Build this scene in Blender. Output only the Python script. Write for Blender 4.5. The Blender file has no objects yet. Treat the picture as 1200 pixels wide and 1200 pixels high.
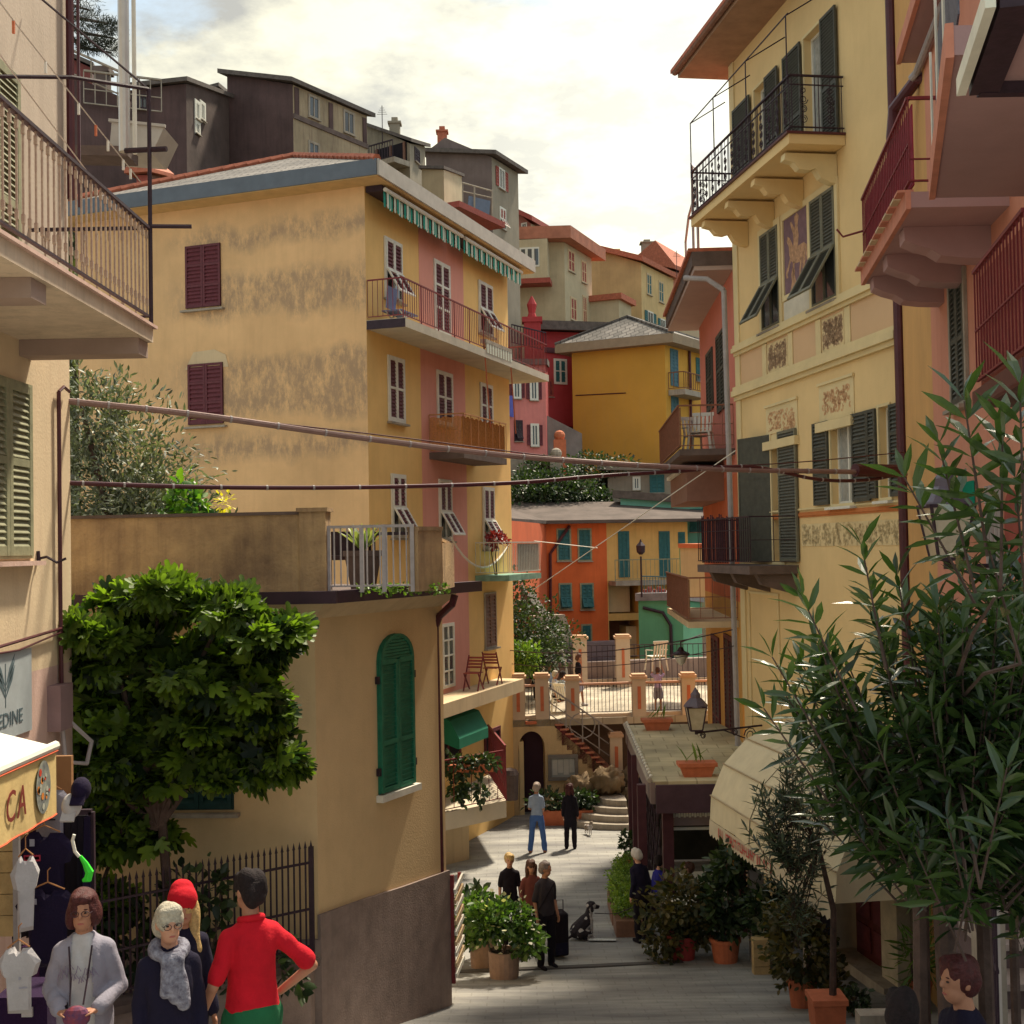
import bpy, math, random
import numpy as np
from mathutils import Vector, Matrix, noise as mnoise
R = math.radians
rnd = random.Random(7)
SC = bpy.context.scene
COL = SC.collection
# ------------------------------------------------------------------ camera
F0 = 1500.0
PITCH = math.atan(42 / F0); ROLL = 0.018
FW = Vector((0, math.cos(PITCH), math.sin(PITCH)))
_R0 = Vector((1, 0, 0)); _U0 = Vector((0, -math.sin(PITCH), math.cos(PITCH)))
CR = _R0 * math.cos(ROLL) - _U0 * math.sin(ROLL)
CU = _U0 * math.cos(ROLL) + _R0 * math.sin(ROLL)
cam = bpy.data.cameras.new('camera'); camo = bpy.data.objects.new('camera', cam); COL.objects.link(camo)
camo.matrix_world = Matrix(((CR.x, CU.x, -FW.x, 0), (CR.y, CU.y, -FW.y, 0), (CR.z, CU.z, -FW.z, 0), (0, 0, 0, 1)))
cam.sensor_width = 36; cam.lens = 36 * F0 / 1200; cam.clip_start = 0.1; cam.clip_end = 3000
SC.camera = camo
# ------------------------------------------------------------------ world, sun, exposure
SUN_AZ = 28; SUN_EL = 57          # azimuth to the right of +Y
wd = bpy.data.worlds.new('World'); SC.world = wd; wd.use_nodes = True
nt = wd.node_tree; nt.nodes.clear()
def _n(t, **k):
    n = nt.nodes.new(t)
    for a, b in k.items(): setattr(n, a, b)
    return n
def _math(op, a, b=None, clamp=False):
    n = _n('ShaderNodeMath', operation=op); n.use_clamp = clamp
    for i, v in enumerate((a, b)):
        if v is None: continue
        if isinstance(v, (int, float)): n.inputs[i].default_value = v
        else: nt.links.new(v, n.inputs[i])
    return n.outputs[0]
wo = _n('ShaderNodeOutputWorld'); bg = _n('ShaderNodeBackground'); bg.inputs[1].default_value = 0.1
sky = _n('ShaderNodeTexSky', sky_type='NISHITA'); sky.sun_disc = False
sky.sun_elevation = R(SUN_EL); sky.sun_rotation = R(SUN_AZ); sky.air_density = 1.5; sky.dust_density = 3.0
tc = _n('ShaderNodeTexCoord'); sep = _n('ShaderNodeSeparateXYZ'); nt.links.new(tc.outputs['Generated'], sep.inputs[0])
zc = _math('ADD', _math('MAXIMUM', sep.outputs[2], 0.0), 0.22)
cmb = _n('ShaderNodeCombineXYZ')
nt.links.new(_math('DIVIDE', sep.outputs[0], zc), cmb.inputs[0]); nt.links.new(_math('DIVIDE', sep.outputs[1], zc), cmb.inputs[1])
cmb.inputs[2].default_value = 3.1
n1 = _n('ShaderNodeTexNoise'); n1.inputs['Scale'].default_value = 1.9; n1.inputs['Detail'].default_value = 8; n1.inputs['Roughness'].default_value = .58; n1.inputs['Distortion'].default_value = .25
nt.links.new(cmb.outputs[0], n1.inputs['Vector'])
r1 = _n('ShaderNodeValToRGB'); r1.color_ramp.elements[0].position = .45; r1.color_ramp.elements[1].position = .57
nt.links.new(n1.outputs[0], r1.inputs[0])
n2 = _n('ShaderNodeTexNoise'); n2.inputs['Scale'].default_value = 4.2; n2.inputs['Detail'].default_value = 7; n2.inputs['Roughness'].default_value = .6
nt.links.new(cmb.outputs[0], n2.inputs['Vector'])
r2 = _n('ShaderNodeValToRGB'); e = r2.color_ramp.elements
e[0].position = .41; e[0].color = (2.35, 2.35, 2.2, 1); e[1].position = .60; e[1].color = (4.9, 4.7, 3.65, 1)
nt.links.new(n2.outputs[0], r2.inputs[0])
# thin bright cloud around the veiled sun
gd = _n('ShaderNodeVectorMath', operation='DOT_PRODUCT'); nt.links.new(tc.outputs['Generated'], gd.inputs[0])
gd.inputs[1].default_value = Vector((.16, 1, .30)).normalized()
gl = _math('POWER', _math('MAXIMUM', gd.outputs['Value'], 0.0), 34.0)
gla = _math('MULTIPLY', gl, 2.4)
add = _n('ShaderNodeMixRGB', blend_type='ADD'); add.inputs[0].default_value = 1
gcol = _n('ShaderNodeMixRGB', blend_type='MULTIPLY'); gcol.inputs[0].default_value = 1; gcol.inputs[2].default_value = (1, .97, .76, 1)
nt.links.new(gla, gcol.inputs[1]); nt.links.new(r2.outputs[0], add.inputs[1]); nt.links.new(gcol.outputs[0], add.inputs[2])
cm = _math('ADD', r1.outputs[0], _math('MULTIPLY', gl, .9), clamp=True)
skw = _n('ShaderNodeMixRGB', blend_type='MIX'); skw.inputs[0].default_value = .55; skw.inputs[2].default_value = (2.6, 3.3, 3.5, 1)
nt.links.new(sky.outputs[0], skw.inputs[1])
mx = _n('ShaderNodeMixRGB', blend_type='MIX'); nt.links.new(cm, mx.inputs[0]); nt.links.new(skw.outputs[0], mx.inputs[1]); nt.links.new(add.outputs[0], mx.inputs[2])
nt.links.new(mx.outputs[0], bg.inputs[0]); nt.links.new(bg.outputs[0], wo.inputs[0])
sl = bpy.data.lights.new('sun', 'SUN'); sl.energy = 3.1; sl.angle = R(5); sl.color = (1, .88, .68)
so = bpy.data.objects.new('sun', sl); COL.objects.link(so)
_sd = Vector((math.sin(R(SUN_AZ)) * math.cos(R(SUN_EL)), math.cos(R(SUN_AZ)) * math.cos(R(SUN_EL)), math.sin(R(SUN_EL))))
so.rotation_euler = _sd.to_track_quat('Z', 'Y').to_euler()
vs = SC.view_settings; vs.view_transform = 'Standard'; vs.look = 'None'; vs.exposure = 1.2; vs.gamma = 1; vs.use_curve_mapping = False
SC.cycles.max_bounces = 6; SC.cycles.diffuse_bounces = 3; SC.cycles.transparent_max_bounces = 6

# ------------------------------------------------------------------ geometry helpers
def ray(px, py):
    d = CR * ((px - 600) / F0) + CU * ((600 - py) / F0) + FW
    return d / d.y
def at(px, py, Y): return ray(px, py) * Y
def gz(Y):
    P = [(-20, 3), (3, -2.6), (8, -3.78), (12, -4.98), (16, -6.15), (19, -6.72), (22, -7.12), (27, -7.5), (33, -7.78), (38, -7.9), (60, -8.2)]
    for (a, za), (b, zb) in zip(P, P[1:]):
        if Y <= b: return za + (zb - za) * (Y - a) / (b - a)
    return P[-1][1]
def gpt(px, py):
    lo, hi = 4.0, 60.0
    for _ in range(40):
        m = (lo + hi) / 2
        if at(px, py, m).z > gz(m): lo = m
        else: hi = m
    return at(px, py, lo)
class MB:
    def __init__(s): s.v = []; s.f = []; s.m = []
    def add(s, vs, fs, mi=0):
        o = len(s.v); s.v += [tuple(v) for v in vs]
        for f in fs: s.f.append(tuple(i + o for i in f)); s.m.append(mi)
    def hexa(s, p, mi=0):   # p: 4 bottom ccw, 4 top
        s.add(p, [(3, 2, 1, 0), (4, 5, 6, 7), (0, 1, 5, 4), (1, 2, 6, 5), (2, 3, 7, 6), (3, 0, 4, 7)], mi)
    def box(s, x0, x1, y0, y1, z0, z1, mi=0):
        s.hexa([(x0, y0, z0), (x1, y0, z0), (x1, y1, z0), (x0, y1, z0), (x0, y0, z1), (x1, y0, z1), (x1, y1, z1), (x0, y1, z1)], mi)
    def beam(s, a, b, w, h=None, mi=0, up=(0, 0, 1)):
        a = Vector(a); b = Vector(b); h = h or w; d = (b - a)
        if d.length < 1e-6: return
        d.normalize(); u = Vector(up)
        if abs(d.dot(u)) > .98: u = Vector((1, 0, 0))
        x = d.cross(u).normalized() * (w / 2); z = x.cross(d).normalized() * (h / 2)
        s.hexa([a - x - z, a + x - z, b + x - z, b - x - z, a - x + z, a + x + z, b + x + z, b - x + z], mi)
    def tube(s, pts, r, n=8, mi=0, cap=True, r1=None):
        pts = [Vector(p) for p in pts]; k = len(pts); rings = []; pu = None
        for i, p in enumerate(pts):
            d = (pts[min(i + 1, k - 1)] - pts[max(i - 1, 0)])
            if d.length < 1e-9: d = Vector((0, 0, 1))
            d.normalize(); u = pu or (Vector((0, 0, 1)) if abs(d.z) < .9 else Vector((1, 0, 0)))
            x = d.cross(u).normalized(); y = x.cross(d).normalized(); pu = y
            rr = r if r1 is None else r + (r1 - r) * i / max(1, k - 1)
            if isinstance(r, (list, tuple)): rr = r[i]
            rings.append([p + x * math.cos(t) * rr + y * math.sin(t) * rr for t in [2 * math.pi * j / n for j in range(n)]])
        vs = [v for g in rings for v in g]; fs = []
        for i in range(k - 1):
            for j in range(n): fs.append((i * n + j, i * n + (j + 1) % n, (i + 1) * n + (j + 1) % n, (i + 1) * n + j))
        if cap: fs.append(tuple(range(n - 1, -1, -1))); fs.append(tuple((k - 1) * n + j for j in range(n)))
        s.add(vs, fs, mi)
    def lathe(s, c, prof, n=16, mi=0):     # prof: (r,z) list upward, round c
        vs = []; fs = []
        for r, z in prof:
            for j in range(n): t = 2 * math.pi * j / n; vs.append((c[0] + r * math.cos(t), c[1] + r * math.sin(t), c[2] + z))
        for i in range(len(prof) - 1):
            for j in range(n): fs.append((i * n + j, i * n + (j + 1) % n, (i + 1) * n + (j + 1) % n, (i + 1) * n + j))
        fs.append(tuple(range(n - 1, -1, -1))); fs.append(tuple((len(prof) - 1) * n + j for j in range(n)))
        s.add(vs, fs, mi)
    def prism(s, poly, ex, mi=0):          # poly 3D points, extruded by vector ex
        n = len(poly); ex = Vector(ex); P = [Vector(p) for p in poly]
        s.add(P + [p + ex for p in P], [tuple(range(n - 1, -1, -1)), tuple(range(n, 2 * n))] + [(i, (i + 1) % n, n + (i + 1) % n, n + i) for i in range(n)], mi)
    def ball(s, c, r, n=10, m=7, mi=0, rot=None):
        r = r if isinstance(r, (tuple, list)) else (r, r, r); vs = []; fs = []
        c = Vector(c)
        for i in range(1, m):
            a = math.pi * i / m
            for j in range(n):
                t = 2 * math.pi * j / n; p = Vector((r[0] * math.sin(a) * math.cos(t), r[1] * math.sin(a) * math.sin(t), r[2] * math.cos(a)))
                if rot: p = rot @ p
                vs.append(c + p)
        T = Vector((0, 0, r[2])); T = rot @ T if rot else T
        vs += [c + T, c - T]; k = len(vs)
        for i in range(m - 2):
            for j in range(n): fs.append((i * n + j, (i + 1) * n + j, (i + 1) * n + (j + 1) % n, i * n + (j + 1) % n))
        for j in range(n): fs.append((k - 2, j, (j + 1) % n)); fs.append((k - 1, (m - 2) * n + (j + 1) % n, (m - 2) * n + j))
        s.add(vs, fs, mi)
    def build(s, name, mat, parent=None, smooth=False, **kw):
        o = mesh_obj(name, s.v, s.f, mat, parent, smooth, s.m)
        tag(o, **kw); return o
ROOTLOC = {}
def rootloc(o): return ROOTLOC.get(o.name, Vector((0, 0, 0)))
def link(name, data, parent, loc=None):
    o = bpy.data.objects.new(name, data); COL.objects.link(o)
    if parent is not None: o.parent = parent; ROOTLOC[o.name] = rootloc(parent)
    elif loc is not None: o.location = loc; ROOTLOC[o.name] = Vector(loc)
    return o
def mesh_obj(name, v, f, mat, parent=None, smooth=False, mi=None):
    me = bpy.data.meshes.new(name); V = np.array(v, dtype=float).reshape(-1, 3)
    if parent is not None: loc = rootloc(parent)
    else:
        lo = V.min(0); hi = V.max(0); loc = Vector(((lo[0] + hi[0]) / 2, (lo[1] + hi[1]) / 2, lo[2]))
    V = V - np.array(loc)
    me.from_pydata(V.tolist(), [], f)
    mats = mat if isinstance(mat, (list, tuple)) else [mat]
    for m in mats: me.materials.append(m)
    if mi and max(mi) > 0: me.polygons.foreach_set('material_index', mi)
    if smooth: me.polygons.foreach_set('use_smooth', [True] * len(f))
    me.update()
    return link(name, me, parent, loc)
def fast_mesh(name, V, Fc, mat, parent, smooth=False, mi=None, kind=None):
    """V (n,3), Fc (m,k) numpy"""
    me = bpy.data.meshes.new(name); loc = np.array(rootloc(parent)) if parent is not None else np.zeros(3)
    V = np.asarray(V, dtype=np.float32) - loc.astype(np.float32); m, k = Fc.shape
    me.vertices.add(len(V)); me.vertices.foreach_set('co', V.ravel())
    me.loops.add(m * k); me.loops.foreach_set('vertex_index', Fc.astype(np.int32).ravel())
    me.polygons.add(m); me.polygons.foreach_set('loop_start', np.arange(0, m * k, k, dtype=np.int32)); me.polygons.foreach_set('loop_total', np.full(m, k, dtype=np.int32))
    for q in (mat if isinstance(mat, (list, tuple)) else [mat]): me.materials.append(q)
    if mi is not None: me.polygons.foreach_set('material_index', np.asarray(mi, dtype=np.int32))
    if smooth: me.polygons.foreach_set('use_smooth', np.ones(m, dtype=bool))
    me.update(); me.validate()
    o = link(name, me, parent, (0, 0, 0)); 
    if kind: o['kind'] = kind
    return o
def tag(o, label=None, cat=None, group=None, kind=None):
    if label: o['label'] = label
    if cat: o['category'] = cat
    if group: o['group'] = group
    if kind: o['kind'] = kind
    return o
def thing(name, label, cat, loc, group=None):
    o = link(name, None, None, Vector(loc)); o.empty_display_size = .2
    return tag(o, label, cat, group)
class Frame:
    """plane frame: origin O, ex along, ez up, en outward"""
    def __init__(s, O, ex, en=None, ez=(0, 0, 1)):
        s.O = Vector(O); s.ex = Vector(ex).normalized(); s.ez = Vector(ez).normalized()
        s.en = Vector(en).normalized() if en is not None else s.ex.cross(s.ez)
    def p(s, u, z, d=0): return s.O + s.ex * u + s.ez * z + s.en * d
    def box(s, mb, u0, u1, z0, z1, d0, d1, mi=0):
        q = [s.p(u0, z0, d1), s.p(u1, z0, d1), s.p(u1, z0, d0), s.p(u0, z0, d0), s.p(u0, z1, d1), s.p(u1, z1, d1), s.p(u1, z1, d0), s.p(u0, z1, d0)]
        mb.hexa(q, mi)
    def poly(s, mb, pts, d0, d1, mi=0): mb.prism([s.p(u, z, d0) for u, z in pts], s.en * (d1 - d0), mi)
    def hit(s, px, py):
        r = ray(px, py); t = s.O.dot(s.en) / r.dot(s.en); q = r * t - s.O
        return q.dot(s.ex), q.dot(s.ez)
    def rect(s, x0, y0, x1, y1):
        a = s.hit(x0, y0); b = s.hit(x1, y0); c = s.hit(x0, y1); d = s.hit(x1, y1)
        u0 = (a[0] + c[0]) / 2; u1 = (b[0] + d[0]) / 2
        if u0 > u1: u0, u1 = u1, u0
        return u0, u1, (c[1] + d[1]) / 2, (a[1] + b[1]) / 2
def wallframe(A, B):
    """frame from ground points A,B (2D); normal towards camera"""
    A = Vector((A[0], A[1], 0)); B = Vector((B[0], B[1], 0)); ex = (B - A).normalized(); en = Vector((ex.y, -ex.x, 0))
    if en.dot(-(A + B) / 2) < 0: en = -en
    F = Frame(A, ex, en); F.L = (B - A).length
    return F
def wallmesh(mb, F, u0, u1, z0, z1, holes=(), rev=.18, mi=0, d=0):
    us = sorted({u0, u1} | {h[0] for h in holes} | {h[1] for h in holes}); zs = sorted({z0, z1} | {h[2] for h in holes} | {h[3] for h in holes})
    us = [u for u in us if u0 <= u <= u1]; zs = [z for z in zs if z0 <= z <= z1]
    for a, b in zip(us, us[1:]):
        for c, e in zip(zs, zs[1:]):
            m = ((a + b) / 2, (c + e) / 2)
            if any(h[0] < m[0] < h[1] and h[2] < m[1] < h[3] for h in holes): continue
            mb.add([F.p(a, c, d), F.p(b, c, d), F.p(b, e, d), F.p(a, e, d)], [(0, 1, 2, 3)], mi)
    for (a, b, c, e) in holes:
        for (q, w) in (((a, c), (b, c)), ((b, c), (b, e)), ((b, e), (a, e)), ((a, e), (a, c))):
            mb.add([F.p(*q, d), F.p(*w, d), F.p(*w, d - rev), F.p(*q, d - rev)], [(0, 1, 2, 3)], mi)
# ------------------------------------------------------------------ materials
MATS = {}
def mat(name, col, rough=.8, var=.12, scale=3.0, bump=.15, bscale=30, col2=None, metal=0, spec=.3, stain=None, trans=0, emit=None, coat=0, streak=0, grime=None):
    if name in MATS: return MATS[name]
    m = bpy.data.materials.new(name); m.use_nodes = True; t = m.node_tree; N = t.nodes; L = t.links
    b = N['Principled BSDF']; b.inputs['Roughness'].default_value = rough; b.inputs['Metallic'].default_value = metal; b.inputs['Specular IOR Level'].default_value = spec
    tcn = N.new('ShaderNodeTexCoord'); co = tcn.outputs['Object']
    nz = N.new('ShaderNodeTexNoise'); nz.inputs['Scale'].default_value = scale; nz.inputs['Detail'].default_value = 6; nz.inputs['Roughness'].default_value = .62; L.new(co, nz.inputs['Vector'])
    rp = N.new('ShaderNodeValToRGB'); L.new(nz.outputs[0], rp.inputs[0]); c = Vector(col)
    rp.color_ramp.elements[0].position = .3; rp.color_ramp.elements[1].position = .7
    lo = Vector(col2) if col2 else c * (1 - var); hi = c * (1 + var)
    rp.color_ramp.elements[0].color = (*[min(1, x) for x in lo], 1); rp.color_ramp.elements[1].color = (*[min(1, x) for x in hi], 1)
    cur = rp.outputs[0]
    if streak:       # rain streaks / vertical weathering
        mp = N.new('ShaderNodeMapping'); mp.inputs['Scale'].default_value = (5, 5, .35); L.new(co, mp.inputs[0])
        n3 = N.new('ShaderNodeTexNoise'); n3.inputs['Scale'].default_value = 1.3; n3.inputs['Detail'].default_value = 7; n3.inputs['Roughness'].default_value = .7; L.new(mp.outputs[0], n3.inputs['Vector'])
        r3 = N.new('ShaderNodeValToRGB'); r3.color_ramp.elements[0].position = .48; r3.color_ramp.elements[1].position = .72; r3.color_ramp.elements[1].color = (streak, streak, streak, 1)
        L.new(n3.outputs[0], r3.inputs[0]); mm = N.new('ShaderNodeMixRGB'); mm.blend_type = 'MIX'; L.new(r3.outputs[0], mm.inputs[0]); L.new(cur, mm.inputs[1])
        g = Vector(grime) if grime else c * .45; mm.inputs[2].default_value = (*g, 1); cur = mm.outputs[0]
    if stain: cur = stain(N, L, co, cur)
    L.new(cur, b.inputs['Base Color'])
    if bump:
        bn = N.new('ShaderNodeTexNoise'); bn.inputs['Scale'].default_value = bscale; bn.inputs['Detail'].default_value = 5; L.new(co, bn.inputs['Vector'])
        bu = N.new('ShaderNodeBump'); bu.inputs['Strength'].default_value = bump; bu.inputs['Distance'].default_value = .02; L.new(bn.outputs[0], bu.inputs['Height']); L.new(bu.outputs[0], b.inputs['Normal'])
    if trans: b.inputs['Subsurface Weight'].default_value = 0
    if emit: b.inputs['Emission Color'].default_value = (*emit[0], 1); b.inputs['Emission Strength'].default_value = emit[1]
    if coat: b.inputs['Coat Weight'].default_value = coat
    MATS[name] = m; return m
def leafmat(name, c1, c2, rough=.45, tr=.25, scale=2.5):
    m = bpy.data.materials.new(name); m.use_nodes = True; t = m.node_tree; N = t.nodes; L = t.links
    b = N['Principled BSDF']; b.inputs['Roughness'].default_value = rough; b.inputs['Specular IOR Level'].default_value = .5
    tcn = N.new('ShaderNodeTexCoord'); nz = N.new('ShaderNodeTexNoise'); nz.inputs['Scale'].default_value = scale; nz.inputs['Detail'].default_value = 4; L.new(tcn.outputs['Object'], nz.inputs['Vector'])
    g = N.new('ShaderNodeNewGeometry'); ad = N.new('ShaderNodeMath'); ad.operation = 'ADD'; L.new(g.outputs['Random Per Island'], ad.inputs[0]); L.new(nz.outputs[0], ad.inputs[1])
    rp = N.new('ShaderNodeValToRGB'); rp.color_ramp.elements[0].position = .45; rp.color_ramp.elements[1].position = 1.25 if False else 1.0
    hv = N.new('ShaderNodeMath'); hv.operation = 'MULTIPLY'; hv.inputs[1].default_value = .72; L.new(ad.outputs[0], hv.inputs[0]); L.new(hv.outputs[0], rp.inputs[0])
    rp.color_ramp.elements[0].color = (*c1, 1); rp.color_ramp.elements[1].color = (*c2, 1); L.new(rp.outputs[0], b.inputs['Base Color'])
    tb = N.new('ShaderNodeBsdfTranslucent'); br = N.new('ShaderNodeMixRGB'); br.blend_type = 'MULTIPLY'; br.inputs[0].default_value = 1; br.inputs[2].default_value = (1.7, 1.9, .6, 1)
    L.new(rp.outputs[0], br.inputs[1]); L.new(br.outputs[0], tb.inputs[0]); ms = N.new('ShaderNodeMixShader'); ms.inputs[0].default_value = tr
    L.new(b.outputs[0], ms.inputs[1]); L.new(tb.outputs[0], ms.inputs[2]); L.new(ms.outputs[0], N['Material Output'].inputs[0])
    return m
def tilemat(name, col, mortar, w, h, rot=0, bump=.4, var=.15, msize=.02, rough=.8):
    m = bpy.data.materials.new(name); m.use_nodes = True; t = m.node_tree; N = t.nodes; L = t.links; b = N['Principled BSDF']; b.inputs['Roughness'].default_value = rough
    tcn = N.new('ShaderNodeTexCoord'); mp = N.new('ShaderNodeMapping'); mp.inputs['Rotation'].default_value = (0, 0, rot); L.new(tcn.outputs['Object'], mp.inputs[0])
    br = N.new('ShaderNodeTexBrick'); br.inputs['Scale'].default_value = 1; br.inputs['Brick Width'].default_value = w; br.inputs['Row Height'].default_value = h; br.inputs['Mortar Size'].default_value = msize
    br.inputs['Color1'].default_value = (*[c * (1 + var) for c in col], 1); br.inputs['Color2'].default_value = (*[c * (1 - var) for c in col], 1); br.inputs['Mortar'].default_value = (*mortar, 1)
    L.new(mp.outputs[0], br.inputs['Vector']); nz = N.new('ShaderNodeTexNoise'); nz.inputs['Scale'].default_value = .8; nz.inputs['Detail'].default_value = 8; L.new(tcn.outputs['Object'], nz.inputs['Vector'])
    rp = N.new('ShaderNodeValToRGB'); rp.color_ramp.elements[0].color = (.6, .6, .6, 1); rp.color_ramp.elements[1].color = (1.25, 1.25, 1.25, 1); rp.color_ramp.elements[0].position = .3; rp.color_ramp.elements[1].position = .7
    L.new(nz.outputs[0], rp.inputs[0]); mu = N.new('ShaderNodeMixRGB'); mu.blend_type = 'MULTIPLY'; mu.inputs[0].default_value = 1; L.new(br.outputs[0], mu.inputs[1]); L.new(rp.outputs[0], mu.inputs[2]); L.new(mu.outputs[0], b.inputs['Base Color'])
    n2 = N.new('ShaderNodeTexNoise'); n2.inputs['Scale'].default_value = 40; L.new(tcn.outputs['Object'], n2.inputs['Vector'])
    bu = N.new('ShaderNodeBump'); bu.inputs['Strength'].default_value = bump; bu.inputs['Distance'].default_value = .02; L.new(n2.outputs[0], bu.inputs['Height']); L.new(bu.outputs[0], b.inputs['Normal'])
    MATS[name] = m; return m
def band_stain(zb, thr=.52, col=(.10, .075, .06), amt=.75, uvec=None, ur=None, orig=0):
    """weather-dark patches lying in horizontal bands zb [(z0,z1)] in object coordinates"""
    def fn(N, L, co, cur):
        sp = N.new('ShaderNodeSeparateXYZ'); L.new(co, sp.inputs[0])
        w = N.new('ShaderNodeTexNoise'); w.inputs['Scale'].default_value = .9; w.inputs['Detail'].default_value = 5; L.new(co, w.inputs['Vector'])
        mp = N.new('ShaderNodeMapping'); mp.inputs['Scale'].default_value = (2.2, 2.2, 1.0); L.new(co, mp.inputs[0])
        nz = N.new('ShaderNodeTexNoise'); nz.inputs['Scale'].default_value = 2.2; nz.inputs['Detail'].default_value = 12; nz.inputs['Roughness'].default_value = .8; L.new(mp.outputs[0], nz.inputs['Vector'])
        tot = None
        def M(op, a, b=None, c=None, cl=False):
            n = N.new('ShaderNodeMath'); n.operation = op; n.use_clamp = cl
            for i, v in enumerate((a, b, c)):
                if v is None: continue
                if isinstance(v, (int, float)): n.inputs[i].default_value = v
                else: L.new(v, n.inputs[i])
            return n.outputs[0]
        zz = M('ADD', sp.outputs[2], M('MULTIPLY', M('SUBTRACT', w.outputs[0], .5), 1.1))
        for z0, z1 in zb:
            a = M('MULTIPLY', M('SUBTRACT', zz, z0), 3.0, cl=True); b = M('MULTIPLY', M('SUBTRACT', z1, zz), 3.0, cl=True)
            k = M('MULTIPLY', a, b); tot = k if tot is None else M('MAXIMUM', tot, k)
        if ur:
            c = M('MULTIPLY', M('SUBTRACT', sp.outputs[0], ur[0]), .8, cl=True); tot = M('MULTIPLY', tot, M('ADD', c, .1, cl=True))
        s = M('MULTIPLY', M('SUBTRACT', nz.outputs[0], thr - .06), 6.0, cl=True)
        s = M('MULTIPLY', M('MULTIPLY', s, tot), amt)
        mm = N.new('ShaderNodeMixRGB'); L.new(s, mm.inputs[0]); L.new(cur, mm.inputs[1]); mm.inputs[2].default_value = (*col, 1)
        return mm.outputs[0]
    return fn
# ------------------------------------------------------------------ palette
PURP = (.050, .020, .034)          # old iron paint
M_iron = mat('iron_dark', (.035, .018, .028), .55, .3, 12, .1)
M_ironred = mat('iron_oxblood', (.20, .03, .035), .55, .2, 10, .1)
M_pipe = mat('pipe_maroon', (.085, .022, .028), .4, .2, 5, .05)
M_pipegrey = mat('pipe_grey', (.36, .33, .33), .5, .15, 5, .05)
M_white = mat('white_paint', (.72, .70, .62), .55, .08, 6, .05)
M_whitem = mat('white_metal', (.62, .60, .54), .4, .1, 8, .03)
M_maroon = mat('maroon_wood', (.13, .028, .038), .6, .25, 14, .15)
M_brownsh = mat('brown_shutter', (.20, .10, .065), .6, .2, 9, .1)
M_green = mat('green_shutter', (.022, .17, .10), .55, .25, 9, .15)
M_greendk = mat('dark_green_shutter', (.012, .05, .05), .6, .25, 9, .1)
M_olive = mat('grey_green_shutter', (.075, .075, .060), .6, .2, 8, .12)
M_oliv2 = mat('louvre_grey_green', (.105, .105, .085), .6, .2, 8, .12)
M_shgrey = mat('weathered_grey_green_wood', (.27, .27, .17), .65, .2, 8, .15)
M_teal = mat('teal_shutter', (.03, .13, .14), .6, .2, 8, .1)
M_blue = mat('blue_grey_shutter', (.07, .16, .20), .6, .2, 8, .1)
M_brick = mat('brick_red_shutter', (.33, .07, .05), .6, .2, 8, .1)
M_glass = mat('window_glass', (.05, .06, .07), .08, .2, 2, 0, spec=.8)
M_curt = mat('curtained_glass', (.30, .31, .30), .15, .25, 9, 0, spec=.7)
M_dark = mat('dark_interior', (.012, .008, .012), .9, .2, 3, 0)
M_conc = mat('concrete', (.36, .31, .25), .9, .2, 2.5, .3, streak=.6, grime=(.16, .12, .10))
M_concd = mat('dark_concrete', (.13, .095, .085), .9, .25, 3, .3)
M_soffit = mat('plaster_soffit', (.34, .25, .21), .9, .12, 2, .1)
M_slate = tilemat('stone_slates', (.17, .15, .135), (.06, .05, .045), .45, .30, 0, .6, .25, .03)
M_tile = mat('terracotta_tile', (.42, .13, .075), .8, .25, 6, .2)
M_roofdk = mat('dark_roof', (.12, .10, .09), .85, .3, 4, .3)
M_roofgr = mat('grey_roof', (.20, .18, .19), .85, .3, 2, .3)
M_rusty = mat('rusty_metal', (.22, .09, .05), .7, .4, 12, .2)
M_trunk = mat('bark', (.085, .055, .045), .9, .35, 9, .5)
M_terra = mat('terracotta_pot', (.52, .155, .075), .8, .15, 6, .15)
M_soil = mat('soil', (.05, .03, .02), 1, .4, 14, .4)
M_cream = mat('cream_stucco', (.62, .48, .30), .9, .10, 1.2, .2, streak=.35, grime=(.38, .27, .18))
M_bush = leafmat('bush_leaves', (.016, .032, .016), (.05, .085, .025), .5, .2, 1.2)
M_bushl = leafmat('light_bush_leaves', (.06, .12, .02), (.16, .26, .04), .5, .3, 1.5)
# ------------------------------------------------------------------ parts
def leaf_panel(mb, F, u0, z0, w, h, t=.04, pitch=.06, st=.055, rails=(), mi_f=0, mi_s=1, d0=0, solid=False, spd=.9):
    """one louvred shutter leaf in frame F"""
    F.box(mb, u0, u0 + st, z0, z0 + h, d0, d0 + t, mi_f); F.box(mb, u0 + w - st, u0 + w, z0, z0 + h, d0, d0 + t, mi_f)
    zz = [z0] + [z0 + h * r for r in rails] + [z0 + h - st]
    for z in zz: F.box(mb, u0 + st, u0 + w - st, z, z + st * (1.2 if z == z0 else 1), d0 + .002, d0 + t - .002, mi_f)
    if solid: F.box(mb, u0 + st, u0 + w - st, z0 + st, z0 + h - st, d0 + .008, d0 + t - .012, mi_s); return
    F.box(mb, u0 + st, u0 + w - st, z0 + st, z0 + h - st, d0 + .001, d0 + .006, mi_s)
    for a, b in zip(zz, zz[1:]):
        n = max(2, int((b - a - st) / pitch)); s = (b - a - st) / n
        for i in range(n):
            z = a + st * 1.1 + i * s
            A = [F.p(u0 + st, z, d0 + t * spd), F.p(u0 + w - st, z, d0 + t * spd), F.p(u0 + w - st, z + s * .75, d0 + .006), F.p(u0 + st, z + s * .75, d0 + .006)]
            th = F.ez * (.008)
            mb.hexa(A + [q + th for q in A], mi_s)
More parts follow.
